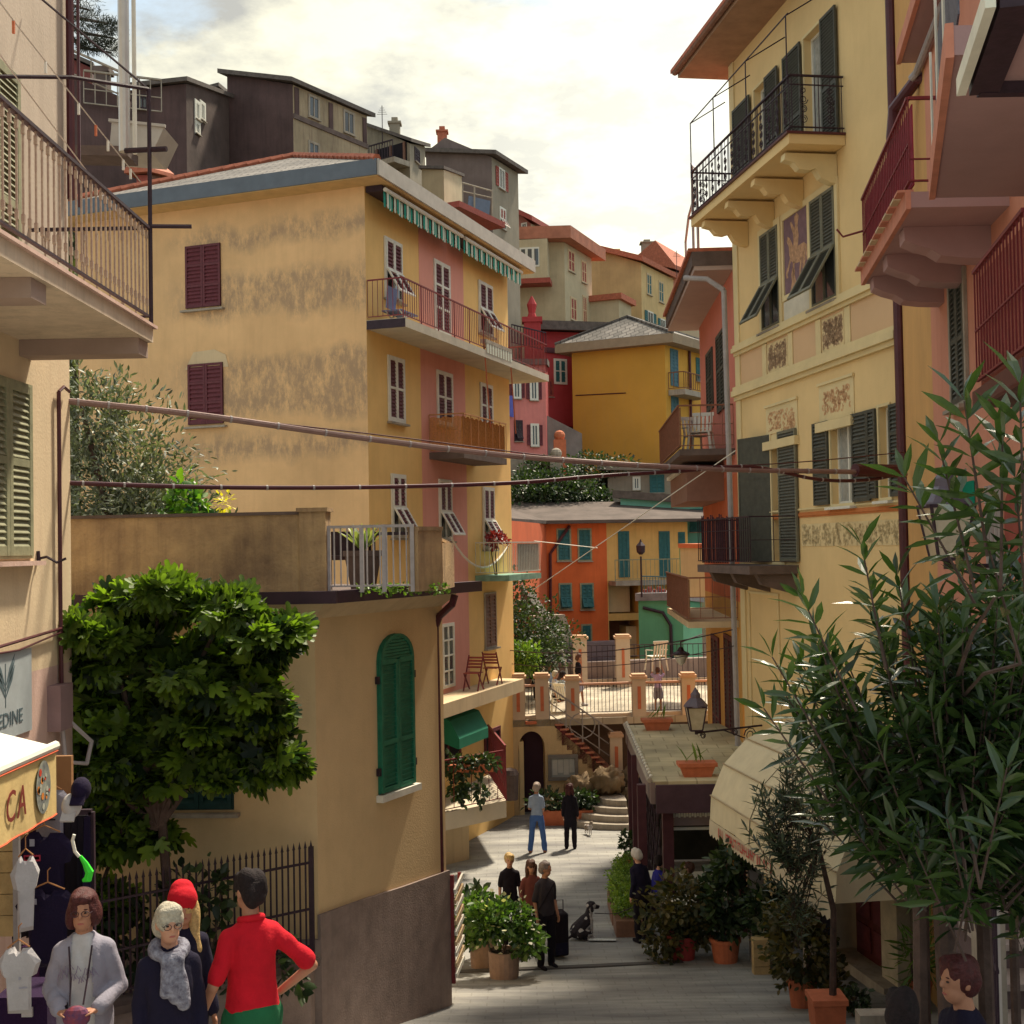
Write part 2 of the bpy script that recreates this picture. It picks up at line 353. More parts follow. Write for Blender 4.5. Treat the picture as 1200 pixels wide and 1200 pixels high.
def sub(F, u, z, d=0, yaw=0, tilt=0):
    """child frame at (u,z,d): yaw about vertical, tilt = top hinged swing out (deg)"""
    O = F.p(u, z, d); ex = F.ex.copy(); en = F.en.copy(); ez = F.ez.copy()
    if yaw: q = Matrix.Rotation(R(yaw), 3, ez); ex = q @ ex; en = q @ en
    if tilt: q = Matrix.Rotation(R(tilt), 3, ex); ez = q @ ez; en = q @ en
    return Frame(O, ex, en, ez)
def window(F, par, r, kind='closed', fm=None, sm=None, frame=.05, sill=True, sillm=None, proud=.03, rails=(.5,), pitch=.07, nleaf=2, glass=None, mull=1, label=None, name='window', trans=0, openw=None, flap_s=1, surround=None, deep=.16, st=.055):
    """window part with its sub-parts. r=(u0,u1,z0,z1)"""
    u0, u1, z0, z1 = r; fm = fm or M_white; sm = sm or M_maroon; mb = MB()
    hole = deep if kind in ('open', 'glass') and proud < 0 else 0
    d0 = -hole
    for a in ((u0 - frame, u0, z0 - frame, z1 + frame), (u1, u1 + frame, z0 - frame, z1 + frame), (u0, u1, z1, z1 + frame), (u0, u1, z0 - frame, z0)):
        F.box(mb, *a, 0.002, abs(proud) + .012)
    w = mb.build(name, surround or fm, par, label=label)
    if kind != 'closed':
        g = MB(); F.box(g, u0, u1, z0, z1, d0 + .004, d0 + .016); g.build('pane', glass or M_glass, w)
        k = MB(); b = .045
        for a in ((u0, u0 + b, z0, z1), (u1 - b, u1, z0, z1), (u0 + b, u1 - b, z1 - b, z1), (u0 + b, u1 - b, z0, z0 + b)): F.box(k, *a, d0 + .012, d0 + .05)
        for i in range(1, mull + 1):
            um = u0 + (u1 - u0) * i / (mull + 1); F.box(k, um - b * .6, um + b * .6, z0 + b, z1 - b, d0 + .016, d0 + .046)
        for i in range(trans):
            zm = z0 + (z1 - z0) * (i + 1) / (trans + 1); F.box(k, u0 + b, u1 - b, zm - .02, zm + .02, d0 + .014, d0 + .044)
        k.build('sash', fm, w)
    if kind in ('closed', 'flap'):
        lw = (u1 - u0) / nleaf
        for i in range(nleaf):
            s = MB(); a = u0 + i * lw + .004; ww = lw - .008
            if kind == 'closed': leaf_panel(s, F, a, z0, ww, z1 - z0, pitch=pitch, rails=rails, d0=.005, st=st)
            else:
                zm = z0 + (z1 - z0) * .46
                leaf_panel(s, F, a, zm, ww, z1 - zm, pitch=pitch, d0=.02, st=st)
                G = sub(F, a, zm, .06, 0, 0); q = Matrix.Rotation(R(-30), 3, F.ex); 
                if (q @ (-F.ez)).dot(F.en) < 0: q = Matrix.Rotation(R(30), 3, F.ex)
                H = Frame(F.p(a, zm, .05), F.ex, q @ F.en, q @ F.ez)
                leaf_panel(s, H, 0, -(zm - z0), ww, zm - z0, pitch=pitch, st=st)
            s.build('shutter', [fm, sm], w)
    if kind == 'open' or openw:
        lw = openw or (u1 - u0) / 2
        for sd in (0, 1):
            s = MB(); a = u0 - frame - lw - .02 if sd == 0 else u1 + frame + .02
            leaf_panel(s, F, a, z0, lw, z1 - z0, pitch=pitch, rails=rails, d0=.03, st=st)
            s.build('shutter', [sm, sm], w)
    if sill:
        s = MB(); F.box(s, u0 - .1, u1 + .1, z0 - .10, z0 - .055, .004, .13); s.build('sill', sillm or M_conc, w)
    return w
def railing(mb, a, b, h, sp=.12, rb=.012, rt=.03, bot=.08, mid=(), mi=0, posts=0, knob=False):
    a = Vector(a); b = Vector(b); L = (b - a).length; n = max(2, int(round(L / sp))); U = Vector((0, 0, 1))
    mb.beam(a + U * h, b + U * h, rt * 1.4, rt, mi); mb.beam(a + U * bot, b + U * bot, rt, rt * .6, mi)
    for m in mid: mb.beam(a + U * m, b + U * m, rt * .7, rt * .5, mi)
    for i in range(n + 1):
        p = a + (b - a) * i / n; r = rb * (2.0 if posts and i % posts == 0 else 1)
        mb.beam(p + U * (0 if r > rb else bot), p + U * h, r, r, mi, up=(b - a).normalized())
def rail_obj(par, segs, h, m, name='railing', **k):
    mb = MB()
    for a, b in segs: railing(mb, a, b, h, **k)
    return mb.build(name, m, par)
def slab(par, F, u0, u1, d1, z, t=.16, m=None, name='slab', edge=None):
    mb = MB(); F.box(mb, u0, u1, z - t, z, .0, d1); o = mb.build(name, m or M_conc, par)
    if edge is not None:
        e = MB(); F.box(e, u0 - .02, u1 + .02, z, z + .05, 0.0, d1 + .03); e.build('slab_edge', edge, par)
    return o
def house(name, label, c, l, r, yb, ml, mr, roofm, wl=(), wr=(), ov=.35, rt=.18, fascia=None, roof='flat', rise=1.2, deep=None, cat='house', extra=None, ridge=None, zb=None, rooflab=None):
    """far building from its near vertical corner c=(px,ytop,Y), l=(px,ytop,Y), r=(px,ytop,Y). Windows (px rects, kind, fm, sm)"""
    C = at(*c); Lp = at(*l) if l else None; Rp = at(*r) if r else None
    zb = zb if zb is not None else at(c[0], yb, c[2]).z
    if Lp is None: Lp = C + Vector((-.01, 6, 0))
    if Rp is None: Rp = C + Vector((.01, 6, 0))
    back = Lp + (Rp - C) if (Rp - C).length > .5 else Lp
    back.z = max(Lp.z, Rp.z) if roof == 'flat' else (Lp.z + Rp.z) / 2
    root = thing(name, label, cat, (C.x, C.y, zb))
    FL = wallframe(Lp.xy, C.xy); FR = wallframe(C.xy, Rp.xy)
    for (P, Q, m) in ((Lp, C, ml), (C, Rp, mr), (Rp, back, mr), (back, Lp, ml)):
        mb = MB(); mb.add([(P.x, P.y, zb), (Q.x, Q.y, zb), Q, P], [(0, 1, 2, 3)]); mb.build('wall', m, root)
    # roof plate with overhang
    cen = (Lp + C + Rp + back) / 4; mb = MB(); pts = []
    for p in (Lp, C, Rp, back):
        d = Vector((p.x - cen.x, p.y - cen.y, 0)); k = ov / max(d.length, .1) * 1.4; pts.append(p + d * k)
    U = Vector((0, 0, rt))
    mb.hexa([pts[3], pts[0], pts[1], pts[2]][::1] + [q + U for q in [pts[3], pts[0], pts[1], pts[2]]])
    ro = mb.build('eaves', fascia or roofm, root)
    if roof in ('hip', 'gable'):
        T = [q + U * 1.02 for q in pts]; mb = MB()
        if roof == 'hip':
            m1 = (T[0] + T[1]) / 2; m2 = (T[2] + T[3]) / 2; k = .32
            a = m1 + (m2 - m1) * k; b = m2 + (m1 - m2) * k; a = a + Vector((0, 0, rise)); b = b + Vector((0, 0, rise))
            mb.add(T + [a, b], [(0, 1, 4), (1, 2, 5, 4), (2, 3, 5), (3, 0, 4, 5)])
            mb.build('roof', roofm, root)
            rg = MB(); rg.tube([T[1] + Vector((0, 0, .02)), a], .09, 6); rg.tube([a, b], .09, 6); rg.tube([T[2], b], .09, 6); rg.tube([T[0], a], .09, 6); rg.build('ridge_tiles', ridge or roofm, root)
        else:
            a = (T[0] + T[1]) / 2 + Vector((0, 0, rise)); b = (T[2] + T[3]) / 2 + Vector((0, 0, rise))
            mb.add(T + [a, b], [(0, 1, 4), (1, 2, 5, 4), (2, 3, 5), (3, 0, 4, 5)]); mb.build('roof', roofm, root)
    for F, ws in ((FL, wl), (FR, wr)):
        for w in ws:
            rr = F.rect(*w[0]); kw = dict(w[4]) if len(w) > 4 else {}
            window(F, root, rr, w[1], w[2], w[3], frame=kw.pop('frame', .07), pitch=kw.pop('pitch', .16), proud=.04, **kw)
    root['_z'] = 0
    del root['_z']
    return root, FL, FR, C, Lp, Rp
def chimney(par, p, w=.5, h=1.0, m=None):
    mb = MB(); x, y, z = p; mb.box(x - w / 2, x + w / 2, y - w / 2, y + w / 2, z - .6, z + h); mb.box(x - w * .65, x + w * .65, y - w * .65, y + w * .65, z + h, z + h + .12)
    mb.box(x - w * .3, x + w * .3, y - w * .3, y + w * .3, z + h + .12, z + h + .4); mb.build('chimney', m or M_tile, par)
# ------------------------------------------------------------------ foliage
def rot_mats(D, U):
    """per instance orthonormal frames from direction D (n,3) and approx up U"""
    D = D / np.linalg.norm(D, axis=1, keepdims=True); X = np.cross(D, U); X /= (np.linalg.norm(X, axis=1, keepdims=True) + 1e-9); Z = np.cross(X, D)
    return X, D, Z
def scatter(P, D, S, tv, tf, U=None, W=None):
    """instances of template (tv: local x,y along D,z up)"""
    n = len(P); U = np.tile([0, 0, 1.], (n, 1)) if U is None else U
    X, Y, Z = rot_mats(D, U); tv = np.asarray(tv, float); W = np.ones(n) if W is None else W
    V = P[:, None, :] + S[:, None, None] * (tv[None, :, 0, None] * X[:, None, :] * W[:, None, None] + tv[None, :, 1, None] * Y[:, None, :] + tv[None, :, 2, None] * Z[:, None, :])
    tf = np.asarray(tf); Fc = (tf[None] + (np.arange(n) * len(tv))[:, None, None]).reshape(-1, tf.shape[1])
    return V.reshape(-1, 3), Fc
# leaf templates (tri faces), length 1 along +y
LANCE = ([(0, 0, 0), (-.055, .28, .02), (0, .3, -.012), (.055, .28, .02), (-.06, .62, 0), (0, .64, -.03), (.06, .62, 0), (0, 1, -.09)],
         [(0, 2, 1), (0, 3, 2), (1, 2, 5), (1, 5, 4), (2, 3, 6), (2, 6, 5), (4, 5, 7), (5, 6, 7)])
OVAL = ([(0, 0, 0), (-.26, .3, .05), (.26, .3, .05), (-.24, .68, .02), (.24, .68, .02), (0, 1, -.08), (0, .45, -.04)],
        [(0, 6, 1), (0, 2, 6), (1, 6, 3), (2, 4, 6), (3, 6, 5), (6, 4, 5)])
def _fig():
    out = [(0, 0, 0)]; 
    pr = [(-.12, .06), (-.42, .10), (-.50, .30), (-.26, .36), (-.40, .62), (-.30, .78), (-.12, .62), (-.10, .92), (0, 1.0), (.10, .92), (.12, .62), (.30, .78), (.40, .62), (.26, .36), (.50, .30), (.42, .10), (.12, .06)]
    v = [(0, .35, -.05), (0, 0, 0)] + [(x, y, .04 - .22 * (x * x + (y - .4) ** 2)) for x, y in pr]
    k = len(v); f = [(0, i, i + 1) for i in range(1, k - 1)] + [(0, k - 1, 1)]
    return v, [(a, c, b) for a, b, c in f]
FIG = _fig()
def cloud_pts(n, c, r, shell=.45, seed=0, lump=.35, freq=1.6):
    g = np.random.RandomState(seed); out = []
    while len(out) < n:
        d = g.normal(size=3); d /= np.linalg.norm(d); k = 1 + lump * mnoise.noise(Vector((d[0] * freq + seed, d[1] * freq, d[2] * freq))) * 2
        q = (1 - shell * g.rand() ** 1.3) * k
        out.append((c[0] + d[0] * r[0] * q, c[1] + d[1] * r[1] * q, c[2] + d[2] * r[2] * q, *d))
    a = np.array(out); return a[:, :3], a[:, 3:]
def bush(name, label, cat, base, blobs, n, size, m, tmpl=OVAL, stem=None, group=None, seed=1, droop=0, parent=None, partname='foliage', shell=.6, lump=.3):
    """leafy mass: blobs [(c,r)] relative to base"""
    root = parent or thing(name, label, cat, base, group); g = np.random.RandomState(seed); Ps = []; Ds = []
    tot = sum(r[0] * r[2] for c, r in blobs)
    for i, (c, r) in enumerate(blobs):
        k = max(8, int(n * r[0] * r[2] / tot)); P, N_ = cloud_pts(k, Vector(base) + Vector(c), r, shell, seed + i, lump); Ps.append(P); Ds.append(N_)
    P = np.concatenate(Ps); D = np.concatenate(Ds) + g.normal(size=(len(P), 3)) * .7; D[:, 2] -= droop
    V, Fc = scatter(P, D, size * (.6 + .8 * g.rand(len(P))), tmpl[0], tmpl[1], U=g.normal(size=(len(P), 3)) + [0, 0, .9])
    o = fast_mesh(partname, V, Fc, m, root, kind='stuff')
    if stem:
        mb = MB(); b = Vector(base)
        for j in range(stem[1]):
            a = 2 * math.pi * j / stem[1] + seed; c, r = blobs[j % len(blobs)]
            e = b + Vector(c) + Vector((math.cos(a) * r[0] * .5, math.sin(a) * r[1] * .5, r[2] * .2)); mb.tube([b + Vector((math.cos(a) * .03, math.sin(a) * .03, 0)), (b + e) / 2 + Vector((.05 * math.cos(a * 3), 0, .05)), e], stem[0], 5, r1=stem[0] * .4)
        mb.build('stem', M_trunk, root)
    return root
def pot(par, c, r0, r1, h, m=None, name='pot', rim=True):
    mb = MB(); pr = [(r0 * .96, 0), (r0, .01), (r1, h * .86)] + ([(r1 * 1.1, h * .86), (r1 * 1.1, h)] if rim else [(r1, h)]) + [(r1 * .9, h), (r1 * .86, h * .9)]
    mb.lathe(c, pr, 20); o = mb.build(name, m or M_terra, par, smooth=False)
    s = MB(); s.lathe(c, [(r1 * .85, h * .88), (r1 * .85, h * .905)], 12); s.build('soil', M_soil, par); return o
def remeshed(mb, vox, smooth=3, amp=0.0, seed=0):
    me = bpy.data.meshes.new('t'); me.from_pydata(mb.v, [], mb.f); o = bpy.data.objects.new('t', me); COL.objects.link(o)
    m = o.modifiers.new('r', 'REMESH'); m.mode = 'VOXEL'; m.voxel_size = vox; m.use_smooth_shade = True
    if smooth: s = o.modifiers.new('s', 'SMOOTH'); s.factor = .5; s.iterations = smooth
    dg = bpy.context.evaluated_depsgraph_get(); e = o.evaluated_get(dg); m2 = bpy.data.meshes.new_from_object(e)
    if amp:
        N = [v.normal.copy() for v in m2.vertices]
        for v, n_ in zip(m2.vertices, N): c = v.co; v.co = c + n_ * (amp * abs(mnoise.noise(Vector((c.x * 9 + seed, c.y * 9, c.z * 4.5)))) * 1.8)
    bpy.data.objects.remove(o); bpy.data.meshes.remove(me); return m2
# ================================================================== STRUCTURE: terrain
def smooth(a, b, x):
    t = min(1, max(0, (x - a) / (b - a))); return t * t * (3 - 2 * t)
def interp(P, y):
    for (a, za), (b, zb) in zip(P, P[1:]):
        if y <= b: return za + (zb - za) * max(0, (y - a)) / (b - a)
    return P[-1][1]
HR = [(48, -7.9), (54, -7.0), (60, -5), (66, -1), (75, 3.8), (90, 12), (110, 19), (135, 29), (170, 38), (400, 60), (2000, 60)]
HL = [(28, -8), (34, -3), (40, 5.0), (50, 11.5), (60, 16.5), (75, 23), (95, 30), (130, 38), (400, 62), (2000, 60)]
def hz(x, y):
    s = x / max(y, 1); k = smooth(.02, -.14, s); a = interp(HR, y) if y > 48 else -8.2
    b = interp(HL, y) if y > 28 else -8.2
    z = a * (1 - k) + b * k
    r = smooth(.22, .5, s); z = z * (1 - r) + max(z, -2) * r
    return z + .5 * mnoise.noise(Vector((x * .12, y * .12, 0)))
def terrain():
    ys = [38 + i * 1.5 for i in range(70)] + [145, 160, 180, 220, 300, 450, 700, 1100, 1900]; xs = [-1] + [-.9 + i * .025 for i in range(73)] + [1.0]
    V = []; Fc = []
    for y in ys:
        for s in xs:
            x = s * (y if abs(s) < .95 else max(y * 1.0, 60) * 1.6) * 1.0; V.append((x, y, hz(x, y)))
    n = len(xs)
    for j in range(len(ys) - 1):
        for i in range(n - 1): a = j * n + i; Fc.append((a, a + 1, a + n + 1, a + n))
    m = mat('hillside_ground', (.05, .055, .022), 1, .3, .35, .6, 3, col2=(.075, .045, .035))
    tag(mesh_obj('hillside', V, Fc, m, None, True), kind='structure')
terrain()
def streets():
    V = []; Fc = []; ys = [-12 + i * .75 for i in range(84)]; xs = [-60, -30, -16] + [-10 + i * .8 for i in range(26)] + [14, 20, 34, 60]
    for y in ys:
        for x in xs:
            z = gz(y) + .03 * mnoise.noise(Vector((x * .4, y * .4, 0)))
            if y > 46: z -= (y - 46) * .1
            V.append((x, y, z))
    n = len(xs)
    for j in range(len(ys) - 1):
        for i in range(n - 1): a = j * n + i; Fc.append((a, a + 1, a + n + 1, a + n))
    def st(N, L, co, cur):
        # worn transverse paving bands and old repairs
        mp = N.new('ShaderNodeMapping'); mp.inputs['Scale'].default_value = (.22, 1.1, 1); L.new(co, mp.inputs[0])
        nz = N.new('ShaderNodeTexNoise'); nz.inputs['Scale'].default_value = 1.4; nz.inputs['Detail'].default_value = 8; nz.inputs['Roughness'].default_value = .65; L.new(mp.outputs[0], nz.inputs['Vector'])
        rp = N.new('ShaderNodeValToRGB'); rp.color_ramp.elements[0].color = (.55, .54, .56, 1); rp.color_ramp.elements[1].color = (1.3, 1.28, 1.2, 1); rp.color_ramp.elements[0].position = .32; rp.color_ramp.elements[1].position = .68; L.new(nz.outputs[0], rp.inputs[0])
        mu = N.new('ShaderNodeMixRGB'); mu.blend_type = 'MULTIPLY'; mu.inputs[0].default_value = 1; L.new(cur, mu.inputs[1]); L.new(rp.outputs[0], mu.inputs[2])
        br = N.new('ShaderNodeTexBrick'); br.inputs['Scale'].default_value = 1; br.inputs['Brick Width'].default_value = .5; br.inputs['Row Height'].default_value = .25; br.inputs['Mortar Size'].default_value = .012
        br.inputs['Color1'].default_value = (1, 1, 1, 1); br.inputs['Color2'].default_value = (.86, .87, .9, 1); br.inputs['Mortar'].default_value = (.55, .52, .52, 1); L.new(co, br.inputs['Vector'])
        m2 = N.new('ShaderNodeMixRGB'); m2.blend_type = 'MULTIPLY'; m2.inputs[0].default_value = .4; L.new(mu.outputs[0], m2.inputs[1]); L.new(br.outputs[0], m2.inputs[2]); return m2.outputs[0]
    m = mat('street_paving', (.295, .29, .28), .82, .16, .5, .5, 22, stain=st)
    tag(mesh_obj('street', V, Fc, m, None, True), kind='structure')
    for (a, b, c, d) in ((690, 1101, 722, 1104),):
        mb = MB(); P = [gpt(a, b), gpt(c, b + 1), gpt(c, d), gpt(a, d)]; mb.add([p + Vector((0, 0, .03)) for p in P], [(0, 1, 2, 3)])
        o = mb.build('road_marking', mat('worn_white_line', (.5, .5, .48), .9, .3, 30, .2)); tag(o, kind='structure')
    # floor drain channel across the lane
    mb = MB(); P = gpt(800, 1128); Q = gpt(528, 1140); mb.beam(P + Vector((0, 0, .0)), Q + Vector((0, 0, .0)), .12, .05); tag(mb.build('drain_channel', mat('channel_dark', (.10, .09, .085), .9)), kind='structure')
streets()

# ================================================================== NEAR LEFT BUILDING
M_lbeige = mat('left_beige_stucco', (.50, .42, .34), .9, .08, 1.5, .2, streak=.45, grime=(.36, .29, .23))
M_lcream = mat('left_cream_stucco', (.68, .54, .36), .9, .08, 1.5, .2, streak=.35, grime=(.5, .36, .24))
M_lpink = mat('left_pink_stucco', (.60, .42, .36), .9, .10, 1.4, .2, streak=.5, grime=(.44, .25, .18))
def left_building():
    root = thing('stucco_house', 'cream and pink stucco house at the left edge with one balcony and louvred shutters', 'building', (-6.5, 10, -5.4))
    F = wallframe((-4.83, 5.0), (-4.83, 14.0))
    for z0, z1, m in ((-6.2, -1.15, M_lpink), (-1.15, 2.2, M_lcream), (2.2, 9.5, M_lbeige)):
        mb = MB(); wallmesh(mb, F, 0, 9, z0, z1); mb.add([(-4.83, 14, z0), (-9, 14, z0), (-9, 14, z1), (-4.83, 14, z1)], [(0, 1, 2, 3)])
        mb.add([(-4.83, 5, z0), (-9, 5, z0), (-9, 5, z1), (-4.83, 5, z1)], [(0, 1, 2, 3)]); mb.build('wall', m, root)
    mb = MB(); mb.box(-9.3, -4.3, 4.6, 14.4, 9.5, 9.75); mb.build('roof', M_slate, root)
    # lower window
    u0, u1 = 11.62 - 5, 12.80 - 5
    zt = F.hit(30, 454)[1]; zb = F.hit(30, 651)[1]
    window(F, root, (u0, u1, zb, zt), 'closed', M_shgrey, M_shgrey, frame=.03, pitch=.062, sillm=M_lpink, rails=(.52,), proud=.02, st=.075)
    window(F, root, (11.35 - 5, 12.55 - 5, 2.3, 4.72), 'closed', M_shgrey, M_shgrey, frame=.03, pitch=.062, sill=False, rails=(.45,), proud=.02, st=.075)
    # balcony
    s = MB(); F.box(s, 1.5, 7.9, 2.14, 2.28, 0, 1.23); sl_ = s.build('balcony_slab', mat('balcony_slab_paint', (.62, .50, .38), .9, .12, 3, .25, streak=.4), root)
    b = MB(); F.box(b, 1.5, 7.93, 2.28, 2.31, 0, 1.27); b.build('edge_flashing', M_lpink, sl_)
    for u in (7.72, 4.9): b = MB(); F.box(b, u - .16, u + .16, 1.98, 2.138, .003, 1.18); b.build('beam', M_soffit, sl_)
    rl = link('railing', None, root); tag(rl)
    mb = MB(); d = 1.2; mb.beam(F.p(1.5, 3.30, d), F.p(7.86, 3.30, d), .05, .03); mb.beam(F.p(1.5, 2.40, d), F.p(7.86, 2.40, d), .035, .02); mb.beam(F.p(7.86, 3.30, d), F.p(7.86, 3.30, 0), .05, .03); mb.beam(F.p(7.86, 2.40, d), F.p(7.86, 2.40, 0), .035, .02)
    mb.tube([F.p(7.87, 2.28, 1.22), F.p(7.87, 4.72, 1.22)], .022, 8); mb.tube([F.p(7.87, 3.32, 1.22), F.p(7.95, 3.33, 1.62)], .022, 6)
    mb.build('rail', M_iron, rl)
    bm = MB(); bm.beam((0, 0, 0), (0, 0, .90), .015); 
    for z in (.10, .78): bm.beam((0, 0, z), (0, 0, z + .07), .026)
    me = None
    pts = [(u, d) for u in [1.56 + i * .13 for i in range(49)]] + [(7.86, d - .13 * i) for i in range(1, 9)]
    Mbar = mat('bar_paint_worn', (.16, .10, .085), .5, .5, 14, .1, col2=(.42, .34, .25))
    for i, (u, dd) in enumerate(pts):
        if me is None:
            o = mesh_obj('bar', bm.v, bm.f, Mbar, None); me = o.data
            bpy.data.objects.remove(o); me.transform(Matrix.Translation(-Vector((0, 0, 0))))
        o = link('bar', me, rl); o.location = F.p(u, 2.40, dd) - rootloc(root)
    # clothes-line frame on the balcony
    c = thing('clothes_rack', 'rusty iron clothes line frame with pegs above the left balcony rail', 'clothes rack', F.p(7.87, 3.3, 1.22))
    mb = MB(); top = F.p(7.87, 4.72, 1.22)
    mb.tube([F.p(7.0, 4.55, .02), F.p(7.4, 4.68, .6), top], .02, 6); mb.tube([F.p(7.87, 5.7, .1), top], .012, 5); mb.tube([F.p(7.95, 4.12, .95), F.p(7.85, 4.10, 1.40)], .028, 6)
    mb.build('arm', M_iron, c)
    ln = MB(); 
    for k, (z, dz) in enumerate(((3.9, .0), (3.55, -.05))):
        a = F.p(2.0, z + .85, .85 + .1 * k); e = F.p(7.8, z - .15, 1.15 - .2 * k); ln.tube([a, (a + e) / 2 - Vector((0, 0, .06)), e], .007, 4)
    ln.build('line', M_whitem, c)
    for i, (u, col) in enumerate(((4.2, 0), (4.9, 1), (5.5, 0), (6.2, 0), (6.6, 1), (6.9, 0), (7.3, 0), (7.5, 0))):
        t = (u - 2) / 5.8; p = (F.p(2.0, 4.75, .85)) * (1 - t) + F.p(7.8, 3.75, 1.15) * t - Vector((0, 0, .05 + .06 * (1 - abs(2 * t - 1)))); q = MB(); q.box(p.x - .01, p.x + .01, p.y - .008, p.y + .008, p.z - .05, p.z + .05)
        q.build('peg', M_terra if col else M_whitem, c)
    # pipes and cables on the wall
    p = MB(); p.tube([(-4.76, 13.9, 3.9), (-4.76, 13.9, 9.4)], .045, 8); p.tube([(-4.72, 14.05, 3.85), (-4.72, 14.05, 9.4)], .018, 6); p.build('downpipe', M_pipe, root)
    p = MB(); u = 13.55 - 5; p.tube([F.p(u, F.hit(73, 462)[1], .04), F.p(u, F.hit(73, 738)[1], .04), F.p(u + .02, F.hit(72, 810)[1], .04)], .022, 6); p.tube([F.p(u, F.hit(73, 462)[1], .04), F.p(u + .1, F.hit(73, 455)[1], .06), F.p(u + .3, F.hit(73, 458)[1], .05)], .018, 6)
    z = F.hit(40, 748)[1]; p.tube([F.p(3, z + .03, .03), F.p(6.5, z - .03, .04), F.p(u, z + .06, .05)], .016, 6); p.tube([F.p(3, z + .0, .03), F.p(7.4, z - .08, .04), F.p(u, z + .02, .05)], .010, 6); p.build('cable', M_pipe, root)
    b = MB(); F.box(b, 13.25 - 5, 13.62 - 5, F.hit(70, 852)[1], F.hit(70, 800)[1], .0, .14); b.build('junction_box', mat('box_mauve', (.30, .20, .20), .7), root)
    zz = F.hit(70, 852)[1]; p = MB(); p.tube([F.p(8.45, zz + .05, .08), F.p(8.5, zz - .35, .10), F.p(8.8, zz - .42, .22), F.p(8.9, zz - .2, .24), F.p(8.6, zz + .05, .12)], .025, 6); p.build('hose_loop', mat('hose_grey', (.4, .36, .36), .6), root)
    hk = MB(); zh = F.hit(45, 655)[1]; hk.tube([F.p(8.0, zh, 0), F.p(8.0, zh + .02, .10), F.p(8.06, zh - .04, .18), F.p(8.1, zh, .26)], .015, 6); hk.tube([F.p(8.0, zh + .08, 0.01), F.p(8.0, zh - .04, .02)], .02, 6); hk.build('shutter_hook', M_iron, root)
    # wall sign
    sg = thing('wall_sign', 'pale blue painted sign with a grey plant drawing on the pink wall above the stall', 'sign', F.p(7.0, -2.2, .02))
    z0 = F.hit(30, 857)[1]; z1 = F.hit(30, 760)[1]; b = MB(); F.box(b, 5.6, 12.78 - 5, z0, z1, .004, .02); b.build('board', mat('sign_blue', (.38, .42, .44), .7, .1, 4, .05), sg)
    G = mat('sign_ink', (.09, .13, .15), .8); b = MB(); uc = 12.12 - 5
    for i in range(9):
        for sd in (-1, 1):
            h = z0 + .38 + i * .055; q = [(uc, h), (uc + sd * .16, h + .16), (uc + sd * .23, h + .30), (uc + sd * .10, h + .18)]
            if h + .3 < z1: F.poly(b, [(a, c_) for a, c_ in (q if sd > 0 else q[::-1])], .0205, .023)
    F.box(b, uc - .008, uc + .008, z0 + .3, z1 - .1, .0205, .023); b.build('plant_drawing', G, sg)
    text('EDINE', F, 6.93, z0 + .12, .19, .024, G, sg, 1.15)
def text(s, F, u, z, size, d, m, par, sx=1.0, shear=0, name='lettering', gap=1.0):
    cu = bpy.data.curves.new('t', 'FONT'); cu.body = s; cu.size = size; cu.extrude = .002; cu.shear = shear; cu.space_character = gap; cu.resolution_u = 3
    o = bpy.data.objects.new('t', cu); COL.objects.link(o); bpy.context.view_layer.update(); me = bpy.data.meshes.new_from_object(o.evaluated_get(bpy.context.evaluated_depsgraph_get()))
    flip = -1 if F.ex.cross(F.ez).dot(F.en) < 0 else 1
    rl = rootloc(par)
    vs = [F.p(u + v.co.x * sx * 1, z + v.co.y, d + v.co.z) for v in me.vertices]; fs = [tuple(p.vertices) for p in me.polygons]
    bpy.data.objects.remove(o); bpy.data.curves.remove(cu)
    return mesh_obj(name, vs, fs, m, par)
left_building()

# pole with floodlight tray in the garden behind the left house
def white_pole():
    P = at(146, 178, 17); root = thing('metal_pole', 'tall pale metal pole rising behind the left balcony', 'pole', (P.x, P.y, P.z - 3))
    mb = MB(); mb.tube([P, P + Vector((0, 0, 6))], .075, 12); mb.build('shaft', mat('pole_metal', (.55, .53, .50), .35, .1, 3, .05, metal=.4), root)
    mb = MB(); mb.tube([P + Vector((.11, 0.1, 0)), P + Vector((.11, .1, 6))], .03, 8); mb.build('conduit', M_white, root)  # white strip added to paint the bright right side of the pole
    a = at(128, 176, 18.5); b = at(178, 180, 18.5); t = thing('boat_shaped_tub', 'pale tub on the ledge behind the metal pole at left', 'tub', a)
    U = Vector((0, 0, 1)); mb = MB(); w = Vector((0, .8, 0)); mb.hexa([a, b, b + w, a + w, a + U * .42 + Vector((.04, 0, 0)), b + U * .38 + Vector((.18, 0, 0)), b + w + U * .38 + Vector((.18, 0, 0)), a + w + U * .42]); mb.beam(a + U * .44, b + U * .40 + Vector((.2, 0, 0)), .06, .04); mb.build('tub_body', mat('tub_plastic', (.45, .42, .38), .5), t)
    l = thing('timber_ledge', 'dark timber ledge carried on posts below the pale tub', 'ledge', at(135, 186, 18))
    mb = MB(); mb.beam(at(92, 182, 18.2), at(156, 183, 18.2), .5, .14); mb.build('beam', M_concd, l)
white_pole()

